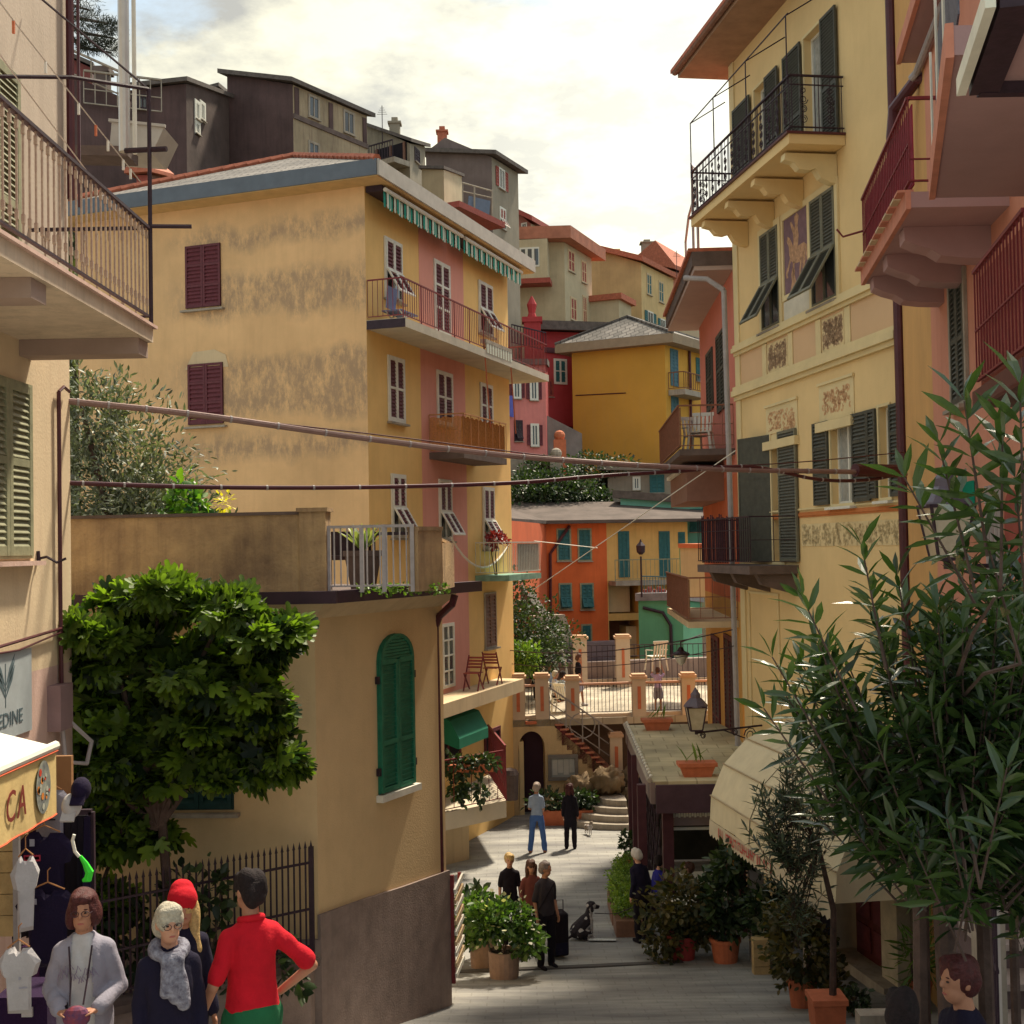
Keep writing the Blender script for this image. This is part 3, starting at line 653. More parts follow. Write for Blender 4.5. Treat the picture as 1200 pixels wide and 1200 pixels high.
# ================================================================== HOUSE WITH ROOF TERRACE (arched green window)
C2 = at(371, 900, 16.0); R2 = at(521, 900, 19.0)
M_th = mat('terrace_house_stucco', (.70, .51, .28), .92, .10, .9, .3, 45, streak=.10, grime=(.42, .28, .14))
M_thd = mat('rough_render_dado', (.27, .205, .18), .95, .2, 3.5, .45, 40, streak=.3)
def terrace_house():
    root = thing('terrace_house', 'yellow stucco house with arched green window and railed roof terrace', 'building', (C2.x, C2.y, -6.6))
    FR = wallframe(C2.xy, R2.xy); L2 = (C2.x - 7.0, C2.y + .42); FL = wallframe(L2, C2.xy); zt = -.62
    # right wall with arched opening
    u0, u1, zb, zs = *FR.rect(442, 932, 482, 790)[:2], FR.hit(443, 931)[1], FR.hit(443, 775)[1]
    ztop = FR.hit(461, 742)[1]; mb = MB(); wallmesh(mb, FR, 0, FR.L, -8.2, zt); mb.build('wall', M_th, root)
    mb = MB(); wallmesh(mb, FL, 0, FL.L, -8.2, zt, [(*FL.rect(195, 850, 272, 947)[:2], FL.hit(235, 947)[1], FL.hit(235, 850)[1])]); mb.build('wall', M_th, root)
    mb = MB(); bk = [Vector((R2.x - 6.5, R2.y + 3.4, 0)), ]
    for P, Q in ((R2, bk[0]), (bk[0], Vector((L2[0], L2[1], 0)))): mb.add([(P.x, P.y, -8.2), (Q.x, Q.y, -8.2), (Q.x, Q.y, zt), (P.x, P.y, zt)], [(0, 1, 2, 3)])
    mb.build('wall', M_th, root)
    # render dado follows the sloping lane
    mb = MB(); a = FR.hit(372, 1072)[1]; b = FR.hit(521, 1021)[1]; FR.poly(mb, [(-.03, -8.2), (FR.L + .03, -8.2), (FR.L + .03, b), (FR.L * .6, a + (b - a) * .62), (FR.L * .3, a + (b - a) * .27), (-.03, a)], .003, .045); mb.build('dado', M_thd, root)
    mb = MB(); FL.poly(mb, [(0, -8.2), (FL.L + .04, -8.2), (FL.L + .04, a - .3), (0, a - .5)], .003, .04); mb.build('dado', M_thd, root)
    # arched shutters
    w = MB(); arch = lambda F, a, b, z0, z1, zt_, k=10: [(a, z0), (b, z0), (b, z1)] + [((a + b) / 2 + (b - a) / 2 * math.cos(math.pi * i / k), z1 + (zt_ - z1) * math.sin(math.pi * i / k)) for i in range(1, k)] + [(a, z1)]
    FR.poly(w, arch(FR, u0, u1, zb, zs, ztop), .004, .03); wo_ = w.build('arched_window', M_green, root)
    for sd in (0, 1):
        s = MB(); m_ = (u0 + u1) / 2; aa, bb = (u0 + .01, m_ - .006) if sd == 0 else (m_ + .006, u1 - .01)
        for x0, x1 in ((aa, aa + .055), (bb - .055, bb)): FR.box(s, x0, x1, zb + .01, zs, .03, .075)
        for z in (zb + .01, zb + (zs - zb) * .36, zs - .05): FR.box(s, aa + .055, bb - .055, z, z + .07, .031, .073)
        n = 26
        for i in range(n):
            z = zb + .1 + (zs - zb - .12) * i / n; FR.box(s, aa + .055, bb - .055, z, z + .012, .031, .066); FR.box(s, aa + .055, bb - .055, z + .012, z + (zs - zb) / n * .8, .031, .045)
        k = 8; cx = m_; rx = (u1 - u0) / 2 - .01
        for i in range(k):
            a0 = math.pi / 2 * i / k; a1 = math.pi / 2 * (i + 1) / k; sg = -1 if sd == 0 else 1
            q = [(cx + sg * rx * math.cos(t) * g, zs + (ztop - zs) * math.sin(t) * g) for t, g in ((a0, 1), (a1, 1), (a1, .86), (a0, .86))]; FR.poly(s, q, .03, .074)
        for i in range(7):
            z = zs + (ztop - zs) * (i + .3) / 8.2; hw = rx * .86 * math.sqrt(max(0, 1 - ((z - zs) / (ztop - zs) / .86) ** 2)) if z < zs + (ztop - zs) * .86 else 0
            if hw > .03: FR.box(s, min(cx, cx + (-1 if sd == 0 else 1) * hw), max(cx, cx + (-1 if sd == 0 else 1) * hw), z, z + .035, .031, .058)
        s.build('shutter', M_green, wo_)
    s = MB(); FR.box(s, u0 - .05, u1 + .08, zb - .10, zb - .01, .004, .11); s.build('sill', M_white, wo_)
    h = MB()
    for z in (zb + .25, zs - .3):
        for a in (u1, u0 - .05): h = MB(); FR.box(h, a, a + .05, z, z + .1, .01, .06); h.build('hinge', M_iron, wo_)
    window(FL, root, (*FL.rect(195, 850, 272, 947)[:2], FL.hit(235, 947)[1], FL.hit(235, 850)[1]), 'closed', M_greendk, M_greendk, frame=.02, pitch=.075, sillm=M_conc, proud=.0)
    # roof slab, fascia, cove
    ov = .42; nL = FL.en; nR = FR.en
    def off(p, a, b): return Vector((p[0], p[1], 0)) + nL * a + nR * b
    q = [off(L2, ov, 0), off((C2.x, C2.y), ov, ov * .9), off((R2.x, R2.y), 0, ov) + FR.ex * .25, Vector((R2.x - 6.5, R2.y + 3.6, 0))]
    # exact mitre of the overhang
    e1 = FL.p(FL.L, 0, ov); 
    mt = FL.p(0, 0, ov); dd = FL.ex; den = dd.cross(FR.ex).z; o2 = FR.p(0, 0, ov); t = (o2 - mt).cross(FR.ex).z / den; q[1] = mt + dd * t
    def ringz(z0, z1, qq, m, nm): mb = MB(); mb.hexa([Vector((p.x, p.y, z0)) for p in qq] + [Vector((p.x, p.y, z1)) for p in qq]); return mb.build(nm, m, root)
    ringz(zt, zt + .10, q, M_concd, 'roof_slab')
    g = MB(); U = Vector((0, 0, 1))
    for P, Q in ((q[0], q[1]), (q[1], q[2])): g.beam(P + U * (zt + .06), Q + U * (zt + .06) + (Q - P).normalized() * .09, .16, .15)
    g.build('gutter', mat('gutter_dark', (.045, .022, .035), .55, .2, 5, .05), root)
    cv = MB(); mid = [off(L2, .22, 0), FL.p(FL.L + .12, 0, .2), FR.p(FR.L, 0, .2), q[3]]
    cv.hexa([Vector((p.x, p.y, zt - .22)) for p in (FL.p(0, 0, .01), FL.p(FL.L, 0, .01) + nR * .01, FR.p(FR.L, 0, .01), q[3])] + [Vector((p.x, p.y, zt - .002)) for p in (FL.p(0, 0, .30), q[1] * .7 + Vector((C2.x, C2.y, 0)) * .3, FR.p(FR.L, 0, .30), q[3])]); cv.build('cove', M_cream, root)
    # terrace parapet + pillars
    zf = zt + .10; PM = mat('mossy_parapet', (.46, .32, .17), .95, .25, 1.3, .6, 25, col2=(.20, .13, .085), streak=.4, grime=(.10, .06, .05))
    zp = FL.hit(300, 604)[1]
    Pw = lambda px: FL.hit(px, 640)[0]
    mb = MB(); FL.box(mb, 0, Pw(352), zf, zp, -.18, .02); mb.build('parapet_wall', PM, root)
    mb = MB(); FL.box(mb, 0, Pw(352), zp, zp + .04, -.22, .05); mb.build('coping', M_concd, root)
    mb = MB(); FL.box(mb, Pw(352), Pw(383), zf, zp + .03, -.26, .06); FL.box(mb, Pw(352) - .03, Pw(383) + .03, zp + .03, zp + .08, -.29, .09); mb.build('pillar', PM, root)
    e = FL.p(Pw(383), zf, -.05); c1 = at(484, 640, 15.9); c1.z = zf; p1 = at(512, 640, 16.3); p1.z = zf; p2 = at(526, 640, 17.6); p2.z = zf
    r = MB(); railing(r, e, c1, .82, sp=.085, rb=.016, rt=.035, posts=0)
    for f in (0.01, .40, .66, .99): pt = e + (c1 - e) * f; r.beam(pt, pt + U * .84, .05)
    r.build('railing', mat('grey_rail_paint', (.42, .39, .40), .5, .15, 9, .05), root)
    mb = MB(); mb.beam(c1 + U * .38, p1 + U * .38, .16, .76); mb.beam(c1 + U * .78, p1 + U * .78, .2, .05); mb.build('pillar', PM, root)
    mb = MB(); mb.beam(p1 + U * .30, p2 + U * .30, .14, .60); mb.beam(p1 + U * .66, p2 + U * .60, .04, .04); mb.build('pillar', PM, root)
    dp = MB(); c = lambda px, py, Y: at(px, py, Y)
    dp.tube([at(533, 697, 18.6), at(530, 708, 18.6), at(515, 722, 18.85), at(510, 735, 18.9), at(513, 880, 18.9), at(516, 1022, 18.9)], .055, 10); dp.build('downpipe', M_pipe, root)
    # things standing on the terrace
    t = thing('garden_table', 'dark folding table among furniture behind the grey terrace railing', 'table', at(470, 680, 17.3)); mb = MB(); p = at(462, 640, 17.2); mb.box(p.x - .35, p.x + .35, p.y - .3, p.y + .3, zf + .72, zf + .76); mb.build('tabletop', M_iron, t)
    for sx in (-.3, .3):
        for sy in (-.25, .25): mb = MB(); mb.beam((p.x + sx, p.y + sy, zf), (p.x + sx, p.y + sy, zf + .72), .04); mb.build('leg', M_iron, t)
    t = thing('garden_chair', 'dark garden chair behind the terrace railing near the agave', 'chair', at(405, 690, 17.0)); p = at(404, 640, 17.0)
    mb = MB(); mb.box(p.x - .25, p.x + .25, p.y - .25, p.y + .25, zf + .40, zf + .46); mb.build('seat', M_iron, t); mb = MB(); mb.box(p.x - .25, p.x + .25, p.y + .2, p.y + .25, zf + .46, zf + .78); mb.build('backrest', M_iron, t)
    for sx in (-.22, .22):
        for sy in (-.2, .2): mb = MB(); mb.beam((p.x + sx, p.y + sy, zf), (p.x + sx, p.y + sy, zf + .40), .035); mb.build('leg', M_iron, t)
    p = at(425, 640, 16.8); p.z = zf; t = thing('potted_agave', 'variegated agave in a pot on the roof terrace', 'plant', p); pot(t, p, .16, .24, .52, M_concd)
    P = []; D = []
    for i in range(16):
        a = i * 2.4; D.append((math.cos(a) * .6, math.sin(a) * .6, .55 + .5 * (i % 3) / 2)); P.append((p.x, p.y, p.z + .5))
    V, Fc = scatter(np.array(P), np.array(D), np.full(16, .46), [(x * 1.6, y, z) for x, y, z in LANCE[0]], LANCE[1]); fast_mesh('leaf_rosette', V, Fc, leafmat('agave_leaf', (.12, .17, .07), (.40, .40, .18)), t)
    bush('terrace_weeds', 'low weeds growing along the foot of the terrace railing', 'weeds', e, [((.5 + i * .22, .02, .03), (.14, .06, .06)) for i in range(5)], 260, .06, M_bushl)
    # ladder like slatted rack on the corner
    rk = thing('slatted_rack', 'narrow white and red slatted rack on the corner of the yellow house', 'rack', FR.p(FR.L, -6.6, .05)); mb = MB(); S = Frame(FR.p(FR.L + .02, 0, .05), Vector((.25, 1, 0)))
    y0 = at(523, 1150, 19.1).z; y1 = at(523, 1024, 19.1).z; S.box(mb, 0, .05, y0, y1, 0, .05); S.box(mb, .38, .42, y0 + .12, y1 - .05, 0, .05); mb.build('frame', M_ironred, rk)
    for i in range(9): mb = MB(); z = y0 + .12 + i * (y1 - y0 - .2) / 9; mb.beam(S.p(.0, z, .07), S.p(.42, z + .14, .07), .03, .07); mb.build('slat', M_cream if i % 2 else M_white, rk)
    return FL, FR, zf
FL2, FR2, ZF2 = terrace_house()
def garden_fence():
    b = at(366, 1115, 15.75); a = at(112, 1150, 14.1); root = thing('iron_fence', 'black spiked iron railing on a low stone wall in front of the shaded house', 'fence', a); U = Vector((0, 0, 1))
    zt = at(366, 997, 15.75).z; zb = at(366, 1118, 15.75).z
    a = Vector((a.x, a.y, zb)); b = Vector((b.x, b.y, zb)); h = zt - zb; mb = MB()
    for z in (.1, .55, h - .14): mb.beam(a + U * z, b + U * z, .03, .025)
    mb.build('rail', M_iron, root); n = 34
    bm = MB(); bm.beam((0, 0, 0), (0, 0, h), .02); bm.add([(-.016, -.016, h), (.016, -.016, h), (.016, .016, h), (-.016, .016, h), (0, 0, h + .09)], [(0, 1, 4), (1, 2, 4), (2, 3, 4), (3, 0, 4)])
    me = None
    for i in range(n + 1):
        if me is None: o = mesh_obj('bar', bm.v, bm.f, M_iron, None); me = o.data; me.transform(Matrix.Translation((0, 0, 0))); bpy.data.objects.remove(o)
        p = a + (b - a) * i / n; o = link('bar', me, root); o.location = p - rootloc(root) + U * .045
    mb = MB(); mb.beam(b + U * 0, b + U * (h + .05), .06); mb.build('post', M_iron, root)
    w = thing('low_garden_wall', 'low rough garden wall with stone coping under the iron railing', 'wall', (a + b) / 2); mb = MB(); mb.hexa([Vector((p.x, p.y + dy, z)) for z in (-7, zb - .1) for p, dy in ((a, -.15), (b + (b - a).normalized() * .0, -.15), (b, .15), (a, .15))]); mb.build('masonry', M_thd, w)
    mb = MB(); mb.beam(a + U * -.05, b - U * .05, .38, .09); mb.build('coping', M_concd, w)
garden_fence()

# ================================================================== TALL YELLOW AND PINK HOUSE
def tall_house():
    z217 = at(427, 218, 29).z
    M_y = mat('tall_yellow_stucco', (.84, .55, .21), .9, .09, .7, .15, streak=.15, grime=(.56, .32, .11))
    zz = lambda y: at(350, y, 29.6).z + 9
    M_g = mat('gable_stained_stucco', (.74, .475, .24), .92, .12, .8, .25, streak=.15, grime=(.42, .24, .12), stain=band_stain([(zz(285), zz(248)), (zz(372), zz(305)), (zz(495), zz(405)), (zz(540), zz(500))], .45, (.24, .18, .14), .62, ur=(-5.2, 1)))
    M_p = mat('tall_pink_stucco', (.74, .34, .27), .9, .06, .8, .15, streak=.25, grime=(.55, .20, .16))
    root, FL, FR, C, Lp, Rp = house('tall_yellow_house', 'tall four storey house painted yellow with a pink stripe and a stained blank gable', (427, 218, 29), (94, 640, 31.9), (600, 640, 38.2), 1100, M_g, M_y, M_slate, ov=.62, rt=.06, roof='flat', zb=-9) if False else (None,) * 6
    C = at(427, 218, 29); zt = C.z; Lp = at(94, 640, 31.9); Rp = at(600, 640, 38.2); zb = -9.0; Lp.z = Rp.z = zt; back = Lp + (Rp - C); back.z = zt
    root = thing('tall_yellow_house', 'tall four storey house painted yellow with a pink stripe and a stained blank gable', 'building', (C.x, C.y, zb))
    FL = wallframe(Lp.xy, C.xy); FR = wallframe(C.xy, Rp.xy)
    for (P, Q, m) in ((Lp, C, M_g), (C, Rp, M_y), (Rp, back, M_y), (back, Lp, M_y)):
        mb = MB(); mb.add([(P.x, P.y, zb), (Q.x, Q.y, zb), Q, P], [(0, 1, 2, 3)]); mb.build('wall', m, root)
    ua = FR.hit(496, 640)[0]; ub = FR.hit(548, 640)[0]; mb = MB(); FR.box(mb, ua, ub, FR.hit(520, 840)[1], zt - .01, .0, .006); mb.build('pink_band', M_p, root)
    # roof
    def mitre(P, FA, FB, ov):
        a = FA.p(0, 0, ov); b = FB.p(0, 0, ov); t = (b - a).cross(FB.ex).z / FA.ex.cross(FB.ex).z; return a + FA.ex * t
    FBk = Frame((back.x, back.y, 0), Lp - back, Vector((Lp - back).cross(Vector((0, 0, 1))))); 
    ov = .62; c = mitre(0, FL, FR, ov); l = FL.p(-.6, 0, ov); r = FR.p(FR.L + .7, 0, ov); bk = Vector((back.x, back.y, 0)) + (Vector((back.x, back.y, 0)) - c).normalized() * .6
    pts = [l, c, r, bk]; U = Vector((0, 0, 1)); mb = MB(); mb.hexa([p + U * zt for p in pts] + [p + U * (zt + .08) for p in pts]); mb.build('eaves', mat('eaves_boards', (.60, .40, .18), .85), root)
    Mf = mat('blue_grey_fascia', (.115, .135, .165), .5, .12, 3, .05); g = MB(); g.beam(l + U * (zt + .20), c + U * (zt + .20), .08, .36); g.build('fascia', Mf, root)
    g = MB(); g.beam(c + U * (zt + .20), r + U * (zt + .20), .10, .36); g.build('fascia', mat('pale_fascia', (.46, .43, .38), .7, .12, 3, .1), root)
    T = [p + U * (zt + .36) for p in pts]; pk = at(345, 184, 34); a = Vector((pk.x, pk.y, pk.z)); m2 = (T[2] + T[3]) / 2; b = a + (m2 - a) * .55; b.z = a.z
    mb = MB(); mb.add(T + [a, b], [(0, 1, 4), (1, 2, 5, 4), (2, 3, 5), (3, 0, 4, 5)]); mb.build('roof', M_slate, root)
    for P, Q in ((T[0], a), (T[1], a)):
        n = int((Q - P).length / .32); 
        tb = MB()
        for i in range(n): s = P + (Q - P) * (i / n); e = P + (Q - P) * ((i + 1.1) / n); tb.tube([s + U * .03, e + U * .06], .10, 6, r1=.08)
        o = tb.build('ridge_tiles', M_tile, root); o['kind'] = 'stuff'
    # gable shutters
    for rr in ((218, 287, 259, 360), (221, 426, 262, 497)):
        u = FL.rect(*rr); window(FL, root, u, 'closed', mat('plum_shutter', (.125, .032, .042), .6, .2, 10, .1), M_maroon, frame=.0, pitch=.085, sill=True, sillm=M_conc, rails=(.33, .66))
    hd = MB(); u = FL.rect(219, 420, 264, 427); FL.poly(hd, [(u[0] - .05, u[2] - .1), (u[1] + .1, u[2] - .1), (u[1] + .02, u[3] + .05), (u[1] - .3, u[3] + .2), (u[0] + .2, u[3] + .17)], .002, .012); hd.build('plaster_patch', M_cream, root)
    # right face windows
    W = [((451, 284, 469.5, 350), 'flap'), ((509, 310, 526, 390), 'door'), ((561, 334, 576, 391), 'flap'),
         ((455, 421, 472.5, 493), 'closed'), ((512, 438, 529, 497), 'closed'), ((563, 452, 576, 502), 'closed'),
         ((459, 558, 474, 628), 'flap'), ((514.5, 564, 528, 632), 'flap'), ((566, 573, 578, 642), 'flap')]
    for rr, k in W:
        u = FR.rect(*rr); window(FR, root, u, 'closed' if k == 'door' else k, M_white, M_maroon, frame=.045, pitch=.085, sill=(k != 'door'), rails=(.33, .66) if k == 'door' else (.5,), proud=.03)
    u = FR.rect(568, 696, 580, 757); window(FR, root, u, 'closed', M_brownsh, M_brownsh, frame=.05, pitch=.09, sill=True, surround=M_conc)
    u = FR.rect(518, 732, 531, 804); window(FR, root, u, 'glass', M_white, M_white, frame=.04, sill=False, trans=3, name='glazed_door', glass=M_glass)
    # balconies
    z1 = FR.hit(427, 384)[1]; u1 = 10.7
    B = link('balcony', None, root); mb = MB(); FR.box(mb, 0, FR.L, z1 - .02, z1 + .18, .005, .95); FR.box(mb, FR.L + .001, u1, z1 - .02, z1 + .18, -.9, .95); mb.build('slab', mat('balcony_concrete', (.52, .47, .38), .9, .15, 2, .2), B)
    mb = MB(); FR.box(mb, -.004, .02, z1 - .03, z1 + .17, .004, .96); mb.build('slab_end', M_iron, B)
    mb = MB(); zr = z1 + .18; railing(mb, FR.p(0.04, zr, .9), FR.p(u1 - .05, zr, .9), .92, .13, .012, .03, posts=8); railing(mb, FR.p(.04, zr, 0.02), FR.p(.04, zr, .9), .92, .13, .012, .03); railing(mb, FR.p(u1 - .05, zr, -.8), FR.p(u1 - .05, zr, .9), .92, .13, .012, .03); mb.build('railing', M_ironred, B)
    # deck chair on top balcony
    t = thing('deck_chair', 'blue striped folding deck chair at the near end of the top balcony', 'chair', FR.p(.9, zr, .45)); MBc = mat('deckchair_blue', (.16, .19, .33), .8)
    mb = MB(); mb.beam(FR.p(.35, zr + .28, .45), FR.p(.35, zr + .78, .50), .5, .02, up=FR.en); mb.build('backrest', MBc, t); mb = MB(); mb.beam(FR.p(.4, zr + .27, .45), FR.p(1.35, zr + .27, .45), .5, .03); mb.build('seat', MBc, t)
    for a_, b_ in ((.4, 1.0), (1.0, .4)): mb = MB(); mb.beam(FR.p(a_, zr, .3), FR.p(b_, zr + .27, .3), .025); mb.beam(FR.p(a_, zr, .65), FR.p(b_, zr + .27, .65), .025); mb.build('leg', M_whitem, t)
    # second balcony with cane screen
    z2 = FR.hit(505, 533)[1]; ua, ub = FR.hit(503, 540)[0], FR.hit(556, 540)[0]; B = link('balcony', None, root); mb = MB(); FR.box(mb, ua, ub, z2 - .12, z2 + .05, .007, .95); mb.build('slab', M_concd, B)
    cm_ = mat('cane_screen', (.50, .21, .06), .8, .3, 25, .5, 60); s = MB(); z = z2 + .05
    for a_, b_ in ((FR.p(ua + .02, z, .03), FR.p(ua + .02, z, .9)), (FR.p(ua + .02, z, .9), FR.p(ub - .02, z, .9))):
        n = int((b_ - a_).length / .035)
        for i in range(n): p = a_ + (b_ - a_) * (i + .5) / n; s.beam(p + U * .04, p + U * (.88 + .02 * math.sin(i * 7)), .026)
    o = s.build('cane_screen', cm_, B); o['kind'] = 'stuff'
    mb = MB(); railing(mb, FR.p(ua, z, .94), FR.p(ub, z, .94), .95, .5, .015, .03); railing(mb, FR.p(ua, z, .02), FR.p(ua, z, .94), .95, .4, .015, .03); mb.build('railing', mat('orange_rail', (.50, .24, .10), .6), B)
    # third balcony with grey panels
    z3 = FR.hit(560, 676)[1]; ua, ub = FR.hit(556, 640)[0], FR.hit(592, 640)[0] + .3; B = link('balcony', None, root); mb = MB(); FR.box(mb, ua, ub, z3 - .12, z3 + .04, .007, 1.0); mb.build('slab', mat('green_stained_slab', (.20, .34, .26), .9, .35, 3), B)
    z = z3 + .04; mb = MB(); railing(mb, FR.p(ua, z, .03), FR.p(ua, z, .97), .9, .14); railing(mb, FR.p(ua, z, .97), FR.p(ub, z, .97), .9, .14); mb.build('railing', M_whitem, B)
    s = MB(); FR.box(s, ua + .9, ub - .03, z + .06, z + .86, .93, .95); s.build('wicker_panel', mat('grey_wicker', (.30, .27, .22), .8, .2, 30, .5, 80), B)
    p = FR.p(ua + .35, z, .5); bush('potted_plant', 'red flowering plant in a pot on the small green-edged balcony', 'plant', p, [((0, 0, 1.0), (.28, .28, .22))], 150, .13, leafmat('red_leaf', (.16, .01, .02), (.36, .03, .04)), stem=(.02, 3))
    # lower terrace with folding chairs
    z4 = FR.hit(545, 806)[1]; ua, ub = FR.hit(500, 640)[0], FR.hit(580, 640)[0]; B = link('balcony', None, root); mb = MB(); FR.box(mb, ua - 2, ub, z4 - .35, z4, .007, .8); mb.build('slab', M_cream, B)
    for k in (0, 1):
        u = FR.hit(534 + 22 * k, 640)[0]; p = FR.p(u, z4, .45); t = thing('folding_chair', ('brown slatted folding chair nearest the glazed door' if k == 0 else 'brown slatted folding chair at the outer end of the small terrace'), 'chair', p, 'folding chairs on the small terrace')
        S = Frame(p, FR.ex if k == 0 else -FR.ex); 
        for sd in (-.2, .2):
            mb = MB(); mb.beam(S.p(-.25, 0, sd), S.p(.2, .9, sd), .03); mb.build('leg', M_ironred, t); mb = MB(); mb.beam(S.p(.2, 0, sd), S.p(-.2, .46, sd), .03); mb.build('leg', M_ironred, t)
        for i in range(5): mb = MB(); mb.beam(S.p(-.2 + i * .09, .46, -.2), S.p(-.2 + i * .09, .46, .2), .06, .02); mb.build('slat', M_brick, t)
        for i in range(4): mb = MB(); mb.beam(S.p(.06 + i * .04, .6 + i * .08, -.2), S.p(.06 + i * .04, .6 + i * .08, .2), .02, .05); mb.build('slat', M_brick, t)
    # awnings under eaves
    Ms1 = mat('awning_green', (.02, .27, .20), .8, .1, 5, .1); Ms2 = mat('awning_stripe_white', (.62, .66, .55), .8, .1, 5, .1)
    zA = FR.hit(436, 228)[1] - .05
    for (x0, x1, lb) in ((FR.hit(434, 640)[0], FR.hit(527, 640)[0], 'green and white striped awning rolled up at the near end under the eaves'), (FR.hit(530, 640)[0], FR.L - .1, 'green and white striped awning rolled up at the far end under the eaves')):
        t = thing('striped_awning', lb, 'awning', FR.p(x0, zA, .3), 'striped awnings under the eaves of the tall house')
        mb = MB(); FR.box(mb, x0, x1, zA, zA + .16, .02, .42); mb.build('housing', M_iron, t); mb = MB(); mb.tube([FR.p(x0, zA + .02, .5), FR.p(x1, zA + .02, .5)], .05, 8); mb.build('front_bar', M_whitem, t)
        n = int((x1 - x0) / .11); mb = MB()
        for i in range(n):
            a_ = x0 + (x1 - x0) * i / n; b_ = x0 + (x1 - x0) * (i + 1) / n; d0 = .46 + .03 * math.sin(i * 1.3); FR.poly(mb, [(a_, zA - .02), (a_, zA - .34), ((a_ + b_) / 2, zA - .38), (b_, zA - .34), (b_, zA - .02)], d0, d0 + .006, i % 2)
        o = mb.build('valance', [Ms1, Ms2], t); o['kind'] = 'stuff'
    x0, x1 = FR.hit(534, 640)[0], FR.hit(566, 640)[0]; zA = FR.hit(545, 410)[1]; t = thing('small_awning', 'small faded striped awning on poles above the cane balcony', 'awning', FR.p(x0, zA, .3)); mb = MB(); n = 20
    for i in range(n): a_ = x0 + (x1 - x0) * i / n; b_ = x0 + (x1 - x0) * (i + 1) / n; FR.poly(mb, [(a_, zA), (a_, zA - .26), (b_, zA - .26), (b_, zA)], .95, .956, i % 2)
    mb.build('valance', [M_conc, Ms2], t); mb = MB(); FR.box(mb, x0, x1, zA, zA + .1, .8, .96); mb.build('housing', M_conc, t)
    for x in (x0, x1): mb = MB(); mb.tube([FR.p(x, zA, .9), FR.p(x + .25, z2 + .8, .95)], .018, 5); mb.build('pole', M_terra, t)
    # lower terrace with oxblood railing, arch door
    z5 = at(545, 938, 33).z; base = thing('lower_terrace', 'cream concrete terrace with oxblood iron railing at the foot of the tall yellow house', 'terrace', at(545, 960, 33))
    S = wallframe(at(500, 640, 30.5).xy, at(588, 640, 32.2).xy); e = S.p(S.L, 0, 0); e2 = at(566, 640, 36.5); P = [S.p(-1, 0, 0), e, Vector((e2.x, e2.y, 0)), Vector((e2.x - 3, e2.y + .5, 0))]
    z5 = at(588, 938, 32.2).z; mb = MB(); mb.hexa([p + U * (z5 - .42) for p in P] + [p + U * z5 for p in P]); mb.build('slab', mat('pale_concrete', (.58, .50, .38), .9, .1, 2, .15), base)
    BP = [P[0] + Vector((0, .5, 0)), P[0].lerp(P[1], .62) + Vector((0, .9, 0)), P[2] + Vector((-.9, 0, 0)), P[3]]; mb = MB(); mb.hexa([p + U * -9 for p in BP] + [p + U * (z5 - .422) for p in BP]); mb.build('base', M_cream, base)
    mb = MB(); Ya = P[0] + U * z5; Yb = P[1] + U * z5; Yc = P[2] + U * z5; railing(mb, Ya, Yb, 1.25, .30, .014, .03); mb.build('railing', M_ironred, base)
    mb = MB(); n = 22; a_, b_ = Yb, Yc
    for i in range(n + 1): p = a_ + (b_ - a_) * i / n; mb.beam(p, p + U * 1.35, .03)
    for i in range(0, n, 2):
        p = a_ + (b_ - a_) * i / n; q = a_ + (b_ - a_) * (i + 2) / n; mb.beam(p + U * .3, q + U * 1.0, .03); mb.beam(q + U * .3, p + U * 1.0, .03)
    mb.beam(a_ + U * 1.35, b_ + U * 1.35, .05); mb.build('lattice_railing', M_ironred, base)
    u = FR.rect(568, 856, 585, 900); window(FR, root, u, 'glass', M_maroon, M_maroon, frame=.06, sill=False, glass=M_dark, name='doorway')
    u = FR.rect(520, 838, 538, 900); window(FR, root, (u[0] - .6, u[1], u[2], u[3]), 'glass', M_maroon, M_maroon, frame=.06, sill=False, glass=M_dark, name='doorway')
    t = thing('shop_awning', 'small round green awning over the lower doorway', 'awning', FR.p(u[0], u[3], .3)); mb = MB(); zc_ = u[3] - .3
    mb.prism([FR.p(u[0] - .8, zc_ + .5, .02), FR.p(u[0] - .8, zc_ + .35, .5), FR.p(u[0] - .8, zc_ - .1, .75), FR.p(u[0] - .8, zc_ - .35, .75), FR.p(u[0] - .8, zc_ - .35, .70), FR.p(u[0] - .8, zc_ - .1, .02)], FR.ex * (u[1] - u[0] + 1.0)); mb.build('canopy', mat('green_canvas', (.02, .20, .12), .8), t)
    # flower box on railing
    p = S.p(S.L * .45, z5 + 1.0, .12); t = bush('hanging_plants', 'trailing plants in planters hung on the oxblood terrace railing', 'plant', p, [((-.3, 0, .05), (.35, .2, .28)), ((.35, 0, .12), (.42, .2, .22)), ((-.2, 0, -.5), (.25, .12, .35)), ((.3, 0, -.55), (.12, .1, .35))], 750, .14, M_bush, seed=5, droop=.5)
    mb = MB(); mb.box(p.x - .5, p.x + .6, p.y - .08, p.y + .10, p.z - .1, p.z + .08); mb.build('planter', M_terra, t)
    return root, FR, FL, S
TH, FR3, FL3, S3 = tall_house()
